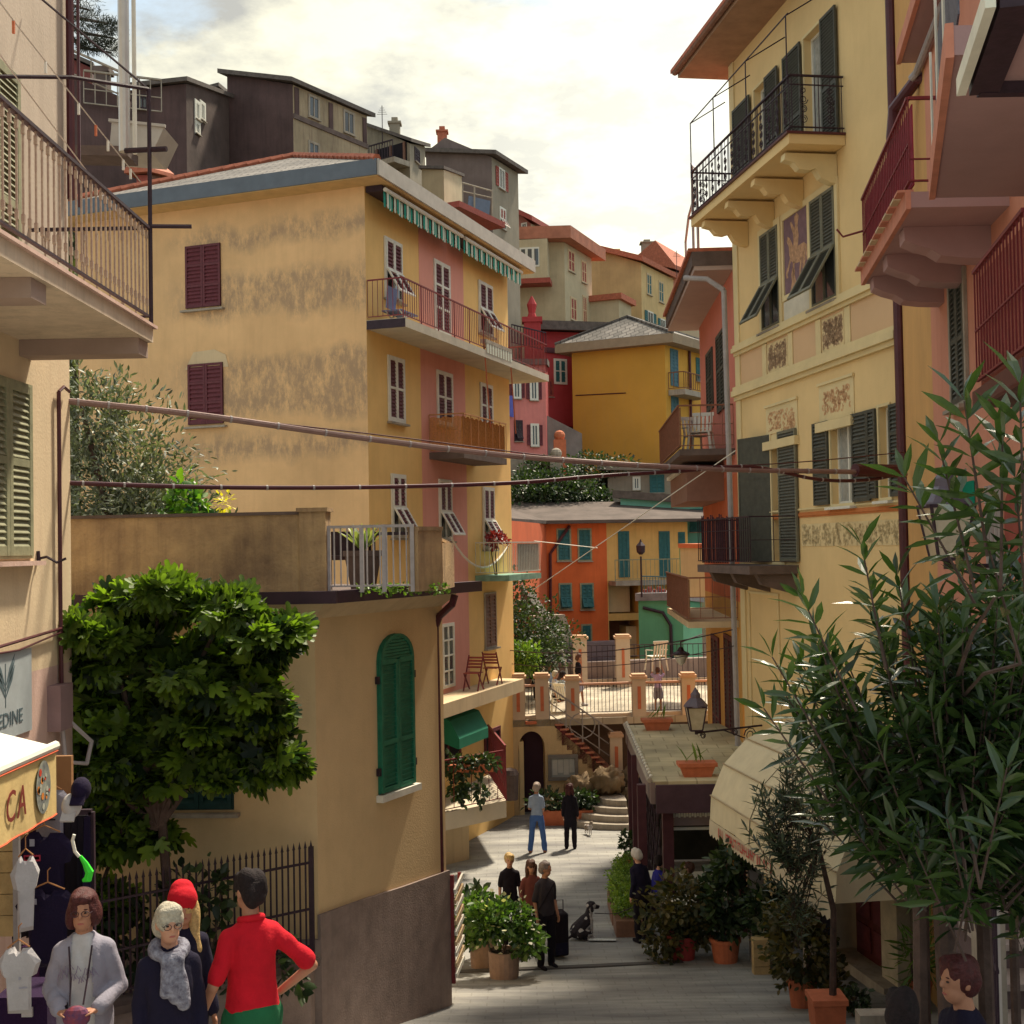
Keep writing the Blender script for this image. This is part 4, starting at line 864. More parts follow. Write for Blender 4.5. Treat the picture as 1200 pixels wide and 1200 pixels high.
# ================================================================== FRESCOED HOUSE (right)
UZ = Vector((0, 0, 1))
FC = at(868, 640, 28.0); NC = at(1062, 640, 20.2)
M_fy = mat('fresco_yellow', (.76, .55, .27), .9, .08, .7, .15, streak=.10, grime=(.56, .36, .14))
M_fp = mat('fresco_peach', (.68, .45, .26), .9, .05, .8, .1)
M_trim = mat('painted_trim_cream', (.72, .58, .32), .85, .07, 2, .1)
M_fs = mat('fresco_side', (.64, .39, .17), .92, .10, .8, .2, streak=.3, grime=(.5, .28, .11))
def ornament(mb, F, u0, u1, z0, z1, d, mi=0, seed=1, n=26):
    """scrolling acanthus: small raised arcs"""
    g = random.Random(seed); w = (u1 - u0); h = z1 - z0; uc = (u0 + u1) / 2
    for sd in (-1, 1):
        for i in range(n // 2):
            cx = g.uniform(.0, .46) * w; cy = g.uniform(.08, .92) * h; r = g.uniform(.05, .10) * min(w, h); a0 = g.uniform(0, 6.28)
            pts = [(uc + sd * (cx + r * math.cos(a0 + t * .8)), z0 + cy + r * math.sin(a0 + t * .8)) for t in range(6)]; k = .016 * min(w, h) / .9 + .008
            for (a, b), (c, e) in zip(pts, pts[1:]):
                dx, dz = c - a, e - b; L = math.hypot(dx, dz) + 1e-6; nx, nz_ = -dz / L * k, dx / L * k
                q = [(a + nx, b + nz_), (c + nx, e + nz_), (c - nx, e - nz_), (a - nx, b - nz_)]
                q = [(min(max(x, u0), u1), min(max(y, z0), z1)) for x, y in q]; mb.add([F.p(x, y, d) for x, y in q], [(0, 1, 2, 3)], mi)
def fresco_house():
    F = wallframe(NC.xy, FC.xy); L = F.L     # u runs from near to far
    root = thing('frescoed_house', 'tall yellow house with painted frieze panels, horse fresco and grey green shutters', 'building', (FC.x + 2, FC.y - 2, -7.6))
    zt = at(852, 78, 28).z; X = lambda px: F.hit(px, 640)[0]
    # door / window openings
    r_w = F.rect(975, 489, 1000, 590); r_w2 = F.rect(1032, 476, 1044, 583); r_d = F.rect(906, 507, 918, 658)
    u_d1 = (X(912), X(897)); u_d2 = (X(979), X(957)); zb = F.hit(1003, 149)[1]; zd = F.hit(968, 20)[1]
    holes = [r_w, r_w2, r_d, (*sorted(u_d1), zb, zd), (*sorted(u_d2), zb, zd)]
    z_u1 = (F.hit(868, 404)[1]); z_l1 = F.hit(868, 468)[1]
    for z0, z1, m in ((-9, z_l1, M_fy), (z_l1, z_u1, M_fp), (z_u1, zt, M_fy)):
        mb = MB(); wallmesh(mb, F, 0, L, z0, z1, [h for h in holes if z0 <= h[2] and h[3] <= z1], rev=.22); mb.build('wall', m, root)
    Bk = FC + Vector((6, 1.2, 0)); Nk = NC + Vector((6, .4, 0)); mb = MB()
    for P, Q in ((FC, Bk), (Bk, Nk), (Nk, NC)): mb.add([(P.x, P.y, -9), (Q.x, Q.y, -9), (Q.x, Q.y, zt), (P.x, P.y, zt)], [(0, 1, 2, 3)])
    mb.build('wall', M_fs, root)
    # eaves
    e = MB(); F.box(e, -.5, L + .8, zt, zt + .12, -5, .95); e.build('soffit', mat('eaves_timber', (.36, .22, .14), .85, .15, 3, .2), root)
    e = MB(); e.tube([F.p(-.5, zt + .12, 1.02), F.p(L + .8, zt + .12, 1.02)], .075, 8); e.build('gutter', M_brownsh, root)
    e = MB(); F.poly(e, [(-.6, zt + .12), (L + .88, zt + .12)] + [(L + .88, zt + .2), (-.6, zt + .2)], -5, 1.1); e.build('roof', M_tile, root)
    # corner strips + cornices
    mb = MB(); F.box(mb, L - .28, L + .02, -3.5, zt - .005, .004, .03); mb.build('corner_strip', M_trim, root); mb = MB(); F.box(mb, -.01, .16, -3.5, zt - .005, .004, .03); mb.build('corner_strip', M_trim, root)
    def band(z, h, d, m=M_trim, name='cornice', ua=-.02, ub=None):
        mb = MB(); ub = L + .03 if ub is None else ub
        F.box(mb, ua, ub, z, z + h * .3, .004, d * .5); F.box(mb, ua, ub, z + h * .3 + .001, z + h * .7, .004, d); F.box(mb, ua, ub, z + h * .7 + .001, z + h, .004, d * .7); return mb.build(name, m, root)
    za = F.hit(868, 416)[1]; band(za, .24, .12); zb2 = F.hit(868, 469)[1]; band(zb2, .30, .14)
    band(F.hit(950, 606)[1], .10, .03, mat('orange_stripe', (.55, .19, .06), .85, .1, 3)); band(F.hit(950, 598)[1], .05, .04)
    # frieze panels (painted ornament squares) between the cornices
    M_or = mat('ornament_umber', (.47, .31, .19), .9, .2, 9); M_orb = mat('ornament_ground', (.70, .55, .30), .9); M_org = mat('ornament_orange', (.66, .38, .20), .9)
    for i, (x0, x1) in enumerate(((905, 929), (970, 996))):
        ua, ub = sorted((X(x0), X(x1))); z0, z1 = za - .01 - (za - zb2 - .30) + .04, za - .05; w = MB(); F.box(w, ua, ub, z0, z1, .004, .012); P = w.build('frieze_panel', M_orb, root); o = MB(); ornament(o, F, ua + .03, ub - .03, z0 + .03, z1 - .03, .0145, seed=3 + i, n=190); o.build('painted_scrolls', M_or, P, kind='stuff')
        for a, b in ((ua - .28, ua - .04), (ub + .04, ub + .28)): w = MB(); F.box(w, a, b, z0 - .03, z1 + .04, .004, .02); w.build('pilaster', M_trim, root)
    for x0, x1, y0, y1 in ((902, 939, 478, 502), (965, 1006, 452, 478)):
        ua, ub = sorted((X(x0), X(x1))); ym = (y0 + y1) / 2; z1 = F.hit((x0 + x1) / 2, y0)[1]; z0 = F.hit((x0 + x1) / 2, y1 + 4)[1]
        w = MB(); F.box(w, ua, ub, z0 - .12, z1 + .1, .004, .016); F.box(w, ua - .03, ub + .03, z0 - .30, z0 - .13, .004, .10); F.box(w, ua - .03, ub + .03, z1 + .1, z1 + .15, .004, .05); P = w.build('lintel_panel', M_trim, root); o = MB(); ornament(o, F, ua + .1, ub - .1, z0, z1, .0185, seed=int(x0), n=120); o.build('painted_scrolls', M_org, P, kind='stuff')
    o = MB(); ua, ub = sorted((X(940), X(1060))); z0 = F.hit(950, 640)[1]; z1 = F.hit(950, 614)[1]; F.box(o, ua, ub, z0, z1, .004, .010); P = o.build('frieze_panel', M_orb, root); o = MB()
    for k in range(9): a = ua + (ub - ua) * k / 9; ornament(o, F, a, a + (ub - ua) / 9 * .94, z0, z1, .0125, seed=50 + k, n=44)
    o.build('painted_scrolls', mat('frieze_olive', (.56, .43, .23), .9), P, kind='stuff')
    # horse fresco between the upper windows
    ua, ub = sorted((X(928), X(957))); z1 = F.hit(942, 243)[1]; z0 = F.hit(942, 336)[1]; w = MB(); F.box(w, ua, ub, z0, z1, .004, .012); P = w.build('horse_fresco', mat('fresco_plum', (.20, .12, .14), .9, .2, 6), root)
    fl = lambda t: ub - (ub - ua) * t; H = z1 - z0; W_ = ub - ua
    shp = [[(.28, .42), (.40, .36), (.62, .34), (.78, .40), (.88, .50), (.84, .56), (.66, .56), (.50, .55), (.38, .60), (.26, .72), (.16, .76), (.12, .70), (.20, .62), (.22, .50)],   # body, neck, head
           [(.24, .46), (.30, .44), (.20, .33), (.12, .26), (.16, .22), (.08, .22), (.06, .30), (.14, .36)], [(.36, .40), (.44, .38), (.40, .26), (.46, .14), (.50, .08), (.42, .06), (.36, .14), (.34, .26)],
           [(.76, .42), (.86, .46), (.88, .34), (.82, .24), (.88, .10), (.94, .06), (.82, .04), (.76, .14), (.74, .26)], [(.66, .38), (.74, .38), (.68, .22), (.66, .06), (.58, .04), (.60, .18)],
           [(.84, .54), (.92, .52), (.98, .36), (.92, .30), (.88, .42)], [(.40, .56), (.58, .54), (.62, .70), (.58, .82), (.64, .94), (.56, .99), (.46, .96), (.48, .84), (.40, .74)], [(.42, .72), (.32, .84), (.28, .92), (.34, .92), (.46, .80)],
           [(.22, .02), (.44, .03), (.38, .16), (.44, .26), (.36, .34), (.28, .24), (.30, .14)]]
    w = MB()
    for s in shp: w.add([F.p(fl(a), z0 + b * H, .0145) for a, b in s], [tuple(range(len(s)))])
    w.build('rider_silhouette', mat('fresco_ochre', (.46, .27, .16), .9, .35, 14), P)
    w = MB(); t = .09; F.box(w, ua - t, ua, z0 - .1, z1 + .12, .004, .04); F.box(w, ub, ub + t, z0 - .1, z1 + .12, .004, .04); F.box(w, ua, ub, z1, z1 + .12, .004, .04); F.box(w, ua, ub, z0 - .1, z0, .004, .05); w.build('fresco_border', M_trim, root)
    z2 = F.hit(946, 372)[1]; w = MB(); F.box(w, ua - .05, ub + .05, z2, z0 - .12, .004, .03); w.build('marble_tablet', mat('pale_marble', (.62, .57, .46), .6, .1, 5), root)
    # mid windows
    for k, (x0, x1, ym, yb_) in enumerate(((901, 922, 264, 380), (961, 990, 220, 350))):
        ua, ub = sorted((X(x0), X(x1))); xm = (x0 + x1) / 2; r = (ua, ub, F.hit(xm, yb_)[1], F.hit(xm, ym)[1])
        window(F, root, r, 'flap', M_shd, M_oliv2, frame=.13, pitch=.06, surround=M_trim, sillm=M_conc)
    # lower window with open shutters
    window(F, root, r_w, 'glass', M_white, M_olive, frame=.05, proud=-.02, deep=.16, mull=1, trans=0, glass=M_curt, openw=abs(X(955) - X(972)), surround=M_trim, pitch=.06, sillm=M_white, rails=(.33, .66))
    window(F, root, r_w2, 'glass', M_white, M_olive, frame=.05, proud=-.02, deep=.16, glass=M_dark, openw=abs(X(1021) - X(1032)), surround=M_trim, pitch=.06, sillm=M_white, rails=(.33, .66))
    wd_ = window(F, root, r_d, 'glass', M_cream, M_olive, frame=.06, proud=-.02, deep=.2, glass=M_dark, sill=False, surround=M_trim, name='balcony_door')
    s = MB(); a, b = sorted((X(917), X(938))); leaf_panel(s, F, a, r_d[2], b - a, r_d[3] - r_d[2], pitch=.06, rails=(.33, .66), d0=.03); s.build('shutter', [M_shd, M_oliv2], wd_)
    s = MB(); G = sub(F, r_d[1] + .02, 0, .02, 0); q = F.ex * .95 + F.en * .25; G = Frame(F.p(r_d[1] + .02, 0, .02), q, None); leaf_panel(s, G, 0, r_d[2], 1.2, r_d[3] - r_d[2], rails=(.33, .66), solid=True); s.build('shutter', [M_olive, M_olive], wd_)
    for (uu, xs) in ((u_d1, ((873, 893), (912, 927))), (u_d2, ((934, 955), (980, 998)))):
        wd_ = window(F, root, (*sorted(uu), zb + .02, zd), 'glass', M_white, M_olive, frame=.05, proud=-.02, deep=.18, glass=M_curt, sill=False, surround=M_trim, name='balcony_door')
        for x0, x1 in xs: s = MB(); a, b = sorted((X(x0), X(x1))); leaf_panel(s, F, a, zb + .1, b - a, zd - zb - .1, pitch=.06, rails=(.4,), d0=.04); s.build('shutter', [M_olive, M_oliv2], wd_)
    # upper balcony
    B = link('balcony', None, root); ua, ub = X(1003), X(872); mb = MB(); F.box(mb, ua, ub, zb - .17, zb, .01, 1.03); mb.build('slab', M_fy, B); mb = MB(); F.box(mb, ua - .04, ub + .04, zb + .001, zb + .04, .01, 1.08); mb.build('slab_edge', M_pipe, B)
    for k, x in enumerate((990, 950, 915, 884)):
        u = X(x); mb = MB(); pr = [(0, 0), (.95, 0), (.97, -.12), (.80, -.16), (.70, -.28), (.52, -.30), (.40, -.26), (.30, -.42), (.12, -.50), (0, -.52)]
        mb.prism([F.p(u - .1, zb - .22 + b, a + .01) for a, b in pr], F.ex * .2); mb.build('corbel', M_trim if k == 0 else M_fy, B)
    mb = MB(); H = .98; a_, b_, c_, d_ = F.p(ua, zb + .04, .02), F.p(ua, zb + .04, 1.0), F.p(ub, zb + .04, 1.0), F.p(ub, zb + .04, .02)
    for P, Q in ((a_, b_), (b_, c_), (c_, d_)):
        Lg = (Q - P).length; n = max(2, round(Lg / .42)); mb.beam(P + UZ * H, Q + UZ * H, .045, .03); mb.beam(P + UZ * .08, Q + UZ * .08, .03, .02); mb.beam(P + UZ * (H - .16), Q + UZ * (H - .16), .02)
        e_ = (Q - P).normalized()
        for i in range(n + 1):
            p = P + (Q - P) * i / n
            for o in (-.035, .035): 
                if 0 < i < n or (i == 0 and o > 0) or (i == n and o < 0): mb.beam(p + e_ * o, p + e_ * o + UZ * H, .014)
            if i < n:
                m = p + e_ * (Lg / n / 2)
                for zc_, r, t0 in ((.22, .085, 0), (.40, .07, 1), (.56, .085, 2), (.72, .06, 3)):
                    pts = []
                    for j in range(14): th = t0 * 1.57 + j * .75; rr = r * (1 - j / 20); pts.append(m + e_ * (rr * math.cos(th)) + UZ * (zc_ + rr * math.sin(th)))
                    mb.tube(pts, .009, 4)
                mb.beam(m + UZ * .08, m + UZ * H, .010)
    o = mb.build('scrolled_railing', M_iron, B)
    # rods of the sun blind over the balcony
    mb = MB(); z9 = zb + 2.1
    for u in (ua + .1, ua + 2.2, ub - 1.6, ub): mb.tube([F.p(u, zb + .9, 1.0), F.p(u, z9, 1.0), F.p(u, z9 + .5, .2)], .014, 5)
    mb.tube([F.p(ua, z9, 1.0), F.p(ub, z9, 1.0)], .014, 5); mb.build('blind_rods', M_iron, root)
    # lower balcony
    B = link('balcony', None, root); zl = at(836, 662, 26.9).z; ua, ub = X(936), X(874) + .3; mb = MB(); F.box(mb, ua, ub, zl - .16, zl, .01, 1.0); mb.build('slab', M_concd, B)
    for u in (ua + .2, (ua + ub) / 2, ub - .3): mb = MB(); mb.prism([F.p(u - .09, zl - .162 + b, a + .01) for a, b in ((0, 0), (.8, 0), (.7, -.2), (.3, -.32), (0, -.4))], F.ex * .18); mb.build('corbel', M_concd, B)
    mb = MB(); railing(mb, F.p(ua, zl, .03), F.p(ua, zl, .97), .95, .45, .012, .025, mid=(.5,)); railing(mb, F.p(ua, zl, .97), F.p(ub, zl, .97), .95, .13, .014, .03, mid=(.35, .7)); railing(mb, F.p(ub, zl, .97), F.p(ub, zl, .03), .95, .13, .014, .03); mb.build('railing', M_iron, B)
    s = MB(); n = 15
    for i in range(n): u = ua + 1.5 + (ub - ua - 1.55) * i / n; s.beam(F.p(u, zl + .04, .93), F.p(u, zl + 1.0 + .06 * math.sin(i * 5), .93), .05, .02)
    for i in range(8): s.beam(F.p(ub - .05, zl + .04, .1 + i * .11), F.p(ub - .05, zl + 1.02, .1 + i * .11), .02, .05)
    s.build('cane_screen', mat('dark_cane', (.09, .03, .04), .8, .4, 20), B)
    # downpipes
    mb = MB(); mb.tube([F.p(-.12, zt, .08), F.p(-.12, -4, .08)], .085, 10); mb.tube([F.p(-.12, 5.35, .1), F.p(-.35, 5.8, .1), F.p(-1.2, 6.5, .1), F.p(-1.5, 6.6, .1)], .08, 10); mb.build('downpipe', M_pipe, root)
    mb = MB(); mb.tube([F.p(L + .15, 5.6, .2), F.p(L + .1, -6.5, .12)], .06, 10); mb.tube([F.p(L + .15, 5.6, .2), F.p(L + .4, 5.9, .5), F.p(L + .8, 6.0, .9)], .06, 8); mb.build('downpipe', M_pipegrey, root)
    # ground floor panel mouldings and doors
    for x0, x1 in ((877, 912),):
        ua, ub = sorted((X(x0), X(x1))); z0 = F.hit(895, 862)[1]; z1 = F.hit(895, 694)[1]
        for a, b, c, d in ((ua, ua + .05, z0, z1), (ub - .05, ub, z0, z1), (ua + .05, ub - .05, z0, z0 + .05), (ua + .05, ub - .05, z1 - .05, z1)): mb = MB(); F.box(mb, a, b, c, d, .004, .03); mb.build('moulding', M_trim, root)
    return F, root
M_shd = mat('shutter_frame_greygreen', (.17, .165, .12), .6, .15, 8, .1)
F4, FRH = fresco_house()

# ground floor at the foot of the frescoed house: dark red door, cream pier, pipes
def right_base():
    root = thing('ground_floor_front', 'shaded ground floor front with dark red door and cream stone pier behind the oleander', 'shopfront', at(1030, 1130, 19.6))
    F = wallframe(at(1000, 640, 21.6).xy, at(1150, 640, 16.2).xy); X = lambda px: F.hit(px, 900)[0]
    F = wallframe(at(998, 1130, 21.4).xy, at(1160, 1130, 17.2).xy); X = lambda px: F.hit(px, 1050)[0]
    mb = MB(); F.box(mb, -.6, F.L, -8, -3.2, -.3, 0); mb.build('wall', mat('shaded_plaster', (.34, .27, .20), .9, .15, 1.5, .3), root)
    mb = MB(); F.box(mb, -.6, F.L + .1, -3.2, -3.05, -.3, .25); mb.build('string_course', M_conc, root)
    z0 = F.hit(1028, 1128)[1]; d = MB(); F.box(d, X(1006), X(1046), z0, z0 + 2.2, .004, .05); D = d.build('door', mat('dark_red_door', (.10, .02, .02), .6, .25, 7, .1), root)
    for i in range(4):
        for j in range(2): d = MB(); w = (X(1046) - X(1006)) / 2; a = X(1006) + j * w; F.box(d, a + .06, a + w - .06, z0 + .12 + i * .52, z0 + .52 + i * .52, .051, .07); d.build('door_panel', M_maroon, D)
    d = MB(); F.box(d, X(1047), X(1066), z0 - .3, z0 + 2.6, .004, .22); d.build('pier', mat('cream_stone', (.55, .47, .33), .9, .2, 4, .3), root)
    d = MB(); d.tube([F.p(X(1083), z0 - .2, .1), F.p(X(1083), z0 + 3, .1)], .04, 8); d.build('pipe', mat('orange_pipe', (.45, .10, .04), .6), root)
    d = MB(); d.tube([F.p(X(1091), z0 - .2, .1), F.p(X(1091), z0 + 3, .1)], .045, 8); d.build('pipe', M_pipegrey, root)
    d = MB(); F.box(d, X(1000), X(1066), z0 - .16, z0 - .0, .0, .45); d.build('doorstep', M_conc, root)
right_base()

# ================================================================== PINK HOUSE BEYOND IT
def pink_house():
    A = at(866, 640, 28.35); B = at(825, 640, 36.0); F = wallframe(A.xy, B.xy); L = F.L; X = lambda px: F.hit(px, 640)[0]
    root = thing('coral_house', 'coral pink house with wide eaves and three small balconies beyond the frescoed house', 'building', (A.x, A.y, -7.8))
    zt = at(795, 387, 36.3).z; mc = mat('coral_stucco', (.66, .22, .16), .9, .08, 1, .15, streak=.25, grime=(.48, .15, .11)); mo = mat('orange_stucco_low', (.62, .17, .075), .9, .1, 1, .15, streak=.2); my = mat('ochre_lower_stucco', (.62, .33, .09), .9, .1, 1, .15)
    z1 = F.hit(850, 560)[1]; z2 = F.hit(850, 700)[1]
    for a, b, m in ((z1, zt, mc), (z2, z1, mo), (-9, z2, my)): mb = MB(); wallmesh(mb, F, 0, L, a, b); mb.add([B.xyz * 0 + Vector((B.x, B.y, a)), Vector((B.x + 6, B.y + .3, a)), Vector((B.x + 6, B.y + .3, b)), Vector((B.x, B.y, b))], [(0, 1, 2, 3)]); mb.build('wall', m, root)
    mb = MB(); F.box(mb, .0, L + .4, zt, zt + .10, -5, .85); mb.build('soffit', mat('pale_soffit', (.48, .36, .32), .9, .08, 1), root)
    mb = MB(); F.box(mb, -.02, L + .45, zt + .101, zt + .42, -5, .9); mb.build('fascia', M_concd, root)
    rr = MB(); F.box(rr, -.02, L + .45, zt + .421, zt + .5, -5, .98); rr.build('roof', M_tile, root)
    mb = MB(); mb.tube([F.p(.5, zt + .4, .7), F.p(.5, zt + 2.4, .7), F.p(1.6, zt + 2.9, .7), F.p(1.6, zt + .4, .7)], .035, 6); mb.tube([F.p(.5, zt + 2.0, .7), F.p(2.6, zt + 1.9, .7), F.p(3.6, zt + 1.5, .7), F.p(3.6, zt + .4, .7)], .03, 6); mb.build('roof_frame', M_pipegrey, root)
    mb = MB(); F.poly(mb, [(0, zt + .5), (1.8, zt + .5), (0, zt + 2.6)], -.5, -.2); mb.build('gable_upstand', M_terra, root)
    for x0, x1, ya, yb_ in ((829, 836, 412, 480), (841, 850, 390, 480)):
        r = F.rect(x0, ya, x1, yb_); window(F, root, r, 'closed', M_olive, M_olive, frame=.04, pitch=.09, sill=False)
    for zy, xs, name in ((525, (799, 780), 0), (730, (805, 782), 1)):
        z = at(799 if name == 0 else 805, zy, 28.3).z; B_ = link('balcony', None, root); d = (F.p(0.3, 0, 0) - at(xs[0], 640, 28.6)).dot(-F.en) if False else (at(xs[0], 640, 28.6) - F.p(0, 0, 0)).dot(F.en)
        ua, ub = .25, L - .9; mb = MB(); F.box(mb, ua, ub, z - .14, z, .006, d); mb.build('slab', M_concd if name == 0 else M_cream, B_)
        mb = MB(); H = .98; railing(mb, F.p(ua, z, .03), F.p(ua, z, d), H, .26, .014, .035, mid=(.3, .55)); railing(mb, F.p(ua, z, d), F.p(ub, z, d), H, .13, .012, .035); mb.build('railing', mat('brown_rail', (.24, .10, .06), .6, .2, 9), B_)
        mb = MB(); F.box(mb, ua + .05, ub - .05, z + .06, z + H - .04, d - .05, d - .03); mb.build('reed_screen', mat('reed_screen', (.30, .15, .08), .85, .25, 25, .5), B_)
        if name == 0:
            for k in (0, 1):
                p = F.p(1.0 + k * 1.0, z, d * .55); plastic_chair(p, -20 + 40 * k, 'white plastic chair on the coral house upper balcony, ' + ('nearer one' if k == 0 else 'farther one half hidden'), 'white plastic chairs on the balcony')
    mb = MB(); z = at(826, 590, 33).z; F.box(mb, 2.5, L, z, z + .75, .006, .9); mb.build('oriel_base', mat('oriel_brown', (.30, .17, .13), .9), root); mb = MB(); F.box(mb, 2.4, L + .05, z + .76, z + .84, .006, 1.0); mb.build('oriel_cap', M_white, root)
    for x0, x1 in ((836, 844), (851, 862)): r = F.rect(x0, 748, x1, 862); window(F, root, (r[0], r[1], -6.6, r[3]), 'closed', M_maroon, M_iron, frame=.05, pitch=.1, sill=False, name='folding_door')
    # bracket lamp with glass bell
    p = at(798, 768, 34.0); w = F.p(F.hit(824, 757)[0], p.z + .35, 0); t = thing('street_lamp', 'small bell shaped glass lamp on a wall bracket over the upper terrace', 'lamp', p)
    mb = MB(); mb.tube([w, Vector((p.x, p.y, p.z + .35)), Vector((p.x, p.y, p.z + .2))], .018, 6); mb.build('bracket', M_iron, t); mb = MB(); mb.lathe(p, [(.05, .22), (.10, .12), (.22, .06), (.24, .03)], 14); mb.build('hood', M_iron, t); mb = MB(); mb.lathe(p, [(.02, -.27), (.10, -.20), (.17, -.05), (.2, .03)], 14); mb.build('glass_bell', mat('milk_glass', (.65, .63, .52), .2, .05, 3, 0, spec=.6), t, smooth=True)
    return F
def plastic_chair(p, deg, label, group=None, M=None):
    t = thing('plastic_chair', label, 'chair', p, group); a = R(deg); ex = Vector((math.cos(a), math.sin(a), 0)); S = Frame(p, ex); M = M or M_white
    mb = MB(); S.box(mb, -.24, .24, .42, .45, -.22, .24); mb.build('seat', M, t)
    bk = MB(); 
    for i in range(5): u = -.19 + i * .095; bk.hexa([S.p(u - .025, .45, -.22), S.p(u + .025, .45, -.22), S.p(u + .025, .45, -.25), S.p(u - .025, .45, -.25), S.p(u - .03, .86, -.32), S.p(u + .03, .86, -.32), S.p(u + .03, .86, -.34), S.p(u - .03, .86, -.34)])
    bk.beam(S.p(-.25, .88, -.33), S.p(.25, .88, -.33), .05, .08); bk.build('backrest', M, t)
    for sx in (-.22, .22):
        for sy in (-.2, .22): l = MB(); l.beam(S.p(sx, .42, sy), S.p(sx * 1.2, 0, sy * 1.25), .045); l.build('leg', M, t)
        l = MB(); l.beam(S.p(sx * 1.15, .64, -.24), S.p(sx * 1.15, .62, .2), .05, .025); l.beam(S.p(sx * 1.15, .62, .18), S.p(sx * 1.1, .42, .2), .03); l.build('armrest', M, t)
    return t
F5 = pink_house()

# ================================================================== SALMON HOUSE (near right) with balconies
def salmon_house():
    A = at(1098, 640, 17.0); B = Vector((4.42, 8.0, 0)); F = wallframe(A.xy, B.xy)   # u from far to near
    root = thing('salmon_house', 'salmon pink house at the right edge with stacked balconies overhanging the lane', 'building', (A.x, A.y, -6))
    ms = mat('salmon_stucco', (.62, .27, .18), .92, .09, 1, .2, streak=.3, grime=(.5, .17, .10)); mo = mat('shaded_return_stucco', (.62, .35, .13), .92, .08, 1, .15, streak=.15)  # return wall: its shade is put into the darker ochre
    zl = -2.6
    mb = MB(); wallmesh(mb, F, 0, F.L, zl, 11); mb.build('wall', ms, root); mb = MB(); wallmesh(mb, F, 0, F.L, -8, zl); mb.build('wall', mat('mauve_plinth', (.24, .17, .155), .95, .2, 2, .4), root)
    mb = MB(); q = NC + Vector((.03, .1, 0)); mb.add([(q.x, q.y, -8), (A.x, A.y, -8), (A.x, A.y, 11), (q.x, q.y, 11)], [(0, 1, 2, 3)]); mb.build('wall', mo, root)
    mb = MB(); mb.add([(B.x, B.y, -8), (B.x + 5, B.y, -8), (B.x + 5, B.y, 11), (B.x, B.y, 11)], [(0, 1, 2, 3)]); mb.build('wall', ms, root)
    mb = MB(); mb.hexa([(A.x, A.y + 3, 11), (B.x, B.y, 11), (B.x + 6, B.y, 11), (A.x + 6, A.y + 3, 11), (A.x, A.y + 3, 11.2), (B.x, B.y, 11.2), (B.x + 6, B.y, 11.2), (A.x + 6, A.y + 3, 11.2)]); mb.build('roof', M_tile, root)
    X = lambda px: F.hit(px, 500)[0]
    r = F.rect(1117, 328, 1133, 473); window(F, root, r, 'closed', M_olive, M_olive, frame=.09, pitch=.06, surround=M_conc, sillm=M_conc, rails=(.5,))
    # arched niche low on the wall
    u0, u1 = sorted((X(1176), X(1192))); z0 = F.hit(1184, 668)[1]; z1 = F.hit(1184, 608)[1]; mb = MB(); F.poly(mb, [(u0, z0), (u1, z0), (u1, z1)] + [((u0 + u1) / 2 + (u1 - u0) / 2 * math.cos(math.pi * i / 8), z1 + .3 * math.sin(math.pi * i / 8)) for i in range(1, 8)] + [(u0, z1)], .003, .02); mb.build('arched_niche', mat('niche_red', (.30, .07, .05), .9), root)
    msof = mat('mauve_soffit', (.42, .26, .25), .92, .08, 1.5, .1); medge = mat('coral_edge', (.58, .24, .16), .85, .15, 4)
    def balc(px0, py0, Y0, px1, py1, Y1, depthto, name, rails, rm, screen=None, th=.16, sof=msof, edge=medge, H=.92, tiles=False):
        """slab with outer edge from far corner (px0,py0,Y0) to near corner"""
        P = at(px0, py0, Y0); Q = at(px1, py1, Y1); Q.z = P.z; Wp = lambda V: V + Vector((max(.3, F.O.x + (V.y - F.O.y) * F.ex.x / F.ex.y - V.x + .02), 0, 0))
        B_ = link(name, None, root); p4 = [P, Q, Wp(Q), Wp(P)]; mb = MB(); mb.hexa(p4 + [v + UZ * th for v in p4]); mb.build('slab', sof, B_)
        e_ = MB(); o = (P - Wp(P)).normalized() * .02; e_.beam(P + o + UZ * th * .5, Q + o + UZ * th * .5, .05, th + .03); e_.build('slab_edge', edge, B_)
        if tiles:
            n = 13
            for i in range(n): t_ = MB(); a = P + (Q - P) * (i / n) + UZ * (th + .02); b = P + (Q - P) * ((i + .85) / n) + UZ * (th + .02); t_.beam(a + o * 2, b + o * 2, .16, .025); t_.build('edge_tile', M_cream if i % 2 else medge, B_)
        if rails:
            mb = MB(); z = UZ * (th + .03); railing(mb, P + z, Q + z, H, .13, .013, .03, mid=(H * .5,)); railing(mb, Q + z, Wp(Q) + z, H, .45, .013, .03, mid=(.3,)); mb.build('railing', rm, B_)
        if screen:
            mb = MB(); z = UZ * (th + .05); d_ = (Wp(P) - P).normalized() * .04; mb.beam(P + z + d_ + UZ * (H / 2 - .03), Q + z + d_ + UZ * (H / 2 - .03), .012, H - .1); mb.build('screen', screen, B_)
        return P, Q, Wp
    P, Q, Wp = balc(1013, 333, 16.6, 1067, 236, 12.8, 0, 'balcony', True, M_ironred, mat('raspberry_mesh', (.27, .02, .045), .8, .2, 20, .3), tiles=True)
    # shaped brackets under the slab
    for f in (.04, .36, .70):
        c = P + (Q - P) * f; w = Wp(c); d = w - c; pr = [(.05, 0), (.06, -.14), (.2, -.20), (.34, -.24), (.45, -.31), (.7, -.34), (1, -.35), (1, 0)]
        mb = MB(); mb.prism([c + d * a + UZ * (b - .002) for a, b in pr], (Q - P).normalized() * .35); mb.build('corbel', msof, root)
    mb = MB(); mb.tube([P + UZ * .7 + Vector((-.0, 0, 0)), P + UZ * .66 + Vector((-.25, .05, -.02)), P + UZ * .74 + Vector((-.33, .05, 0))], .015, 5); mb.build('hook', M_ironred, root)
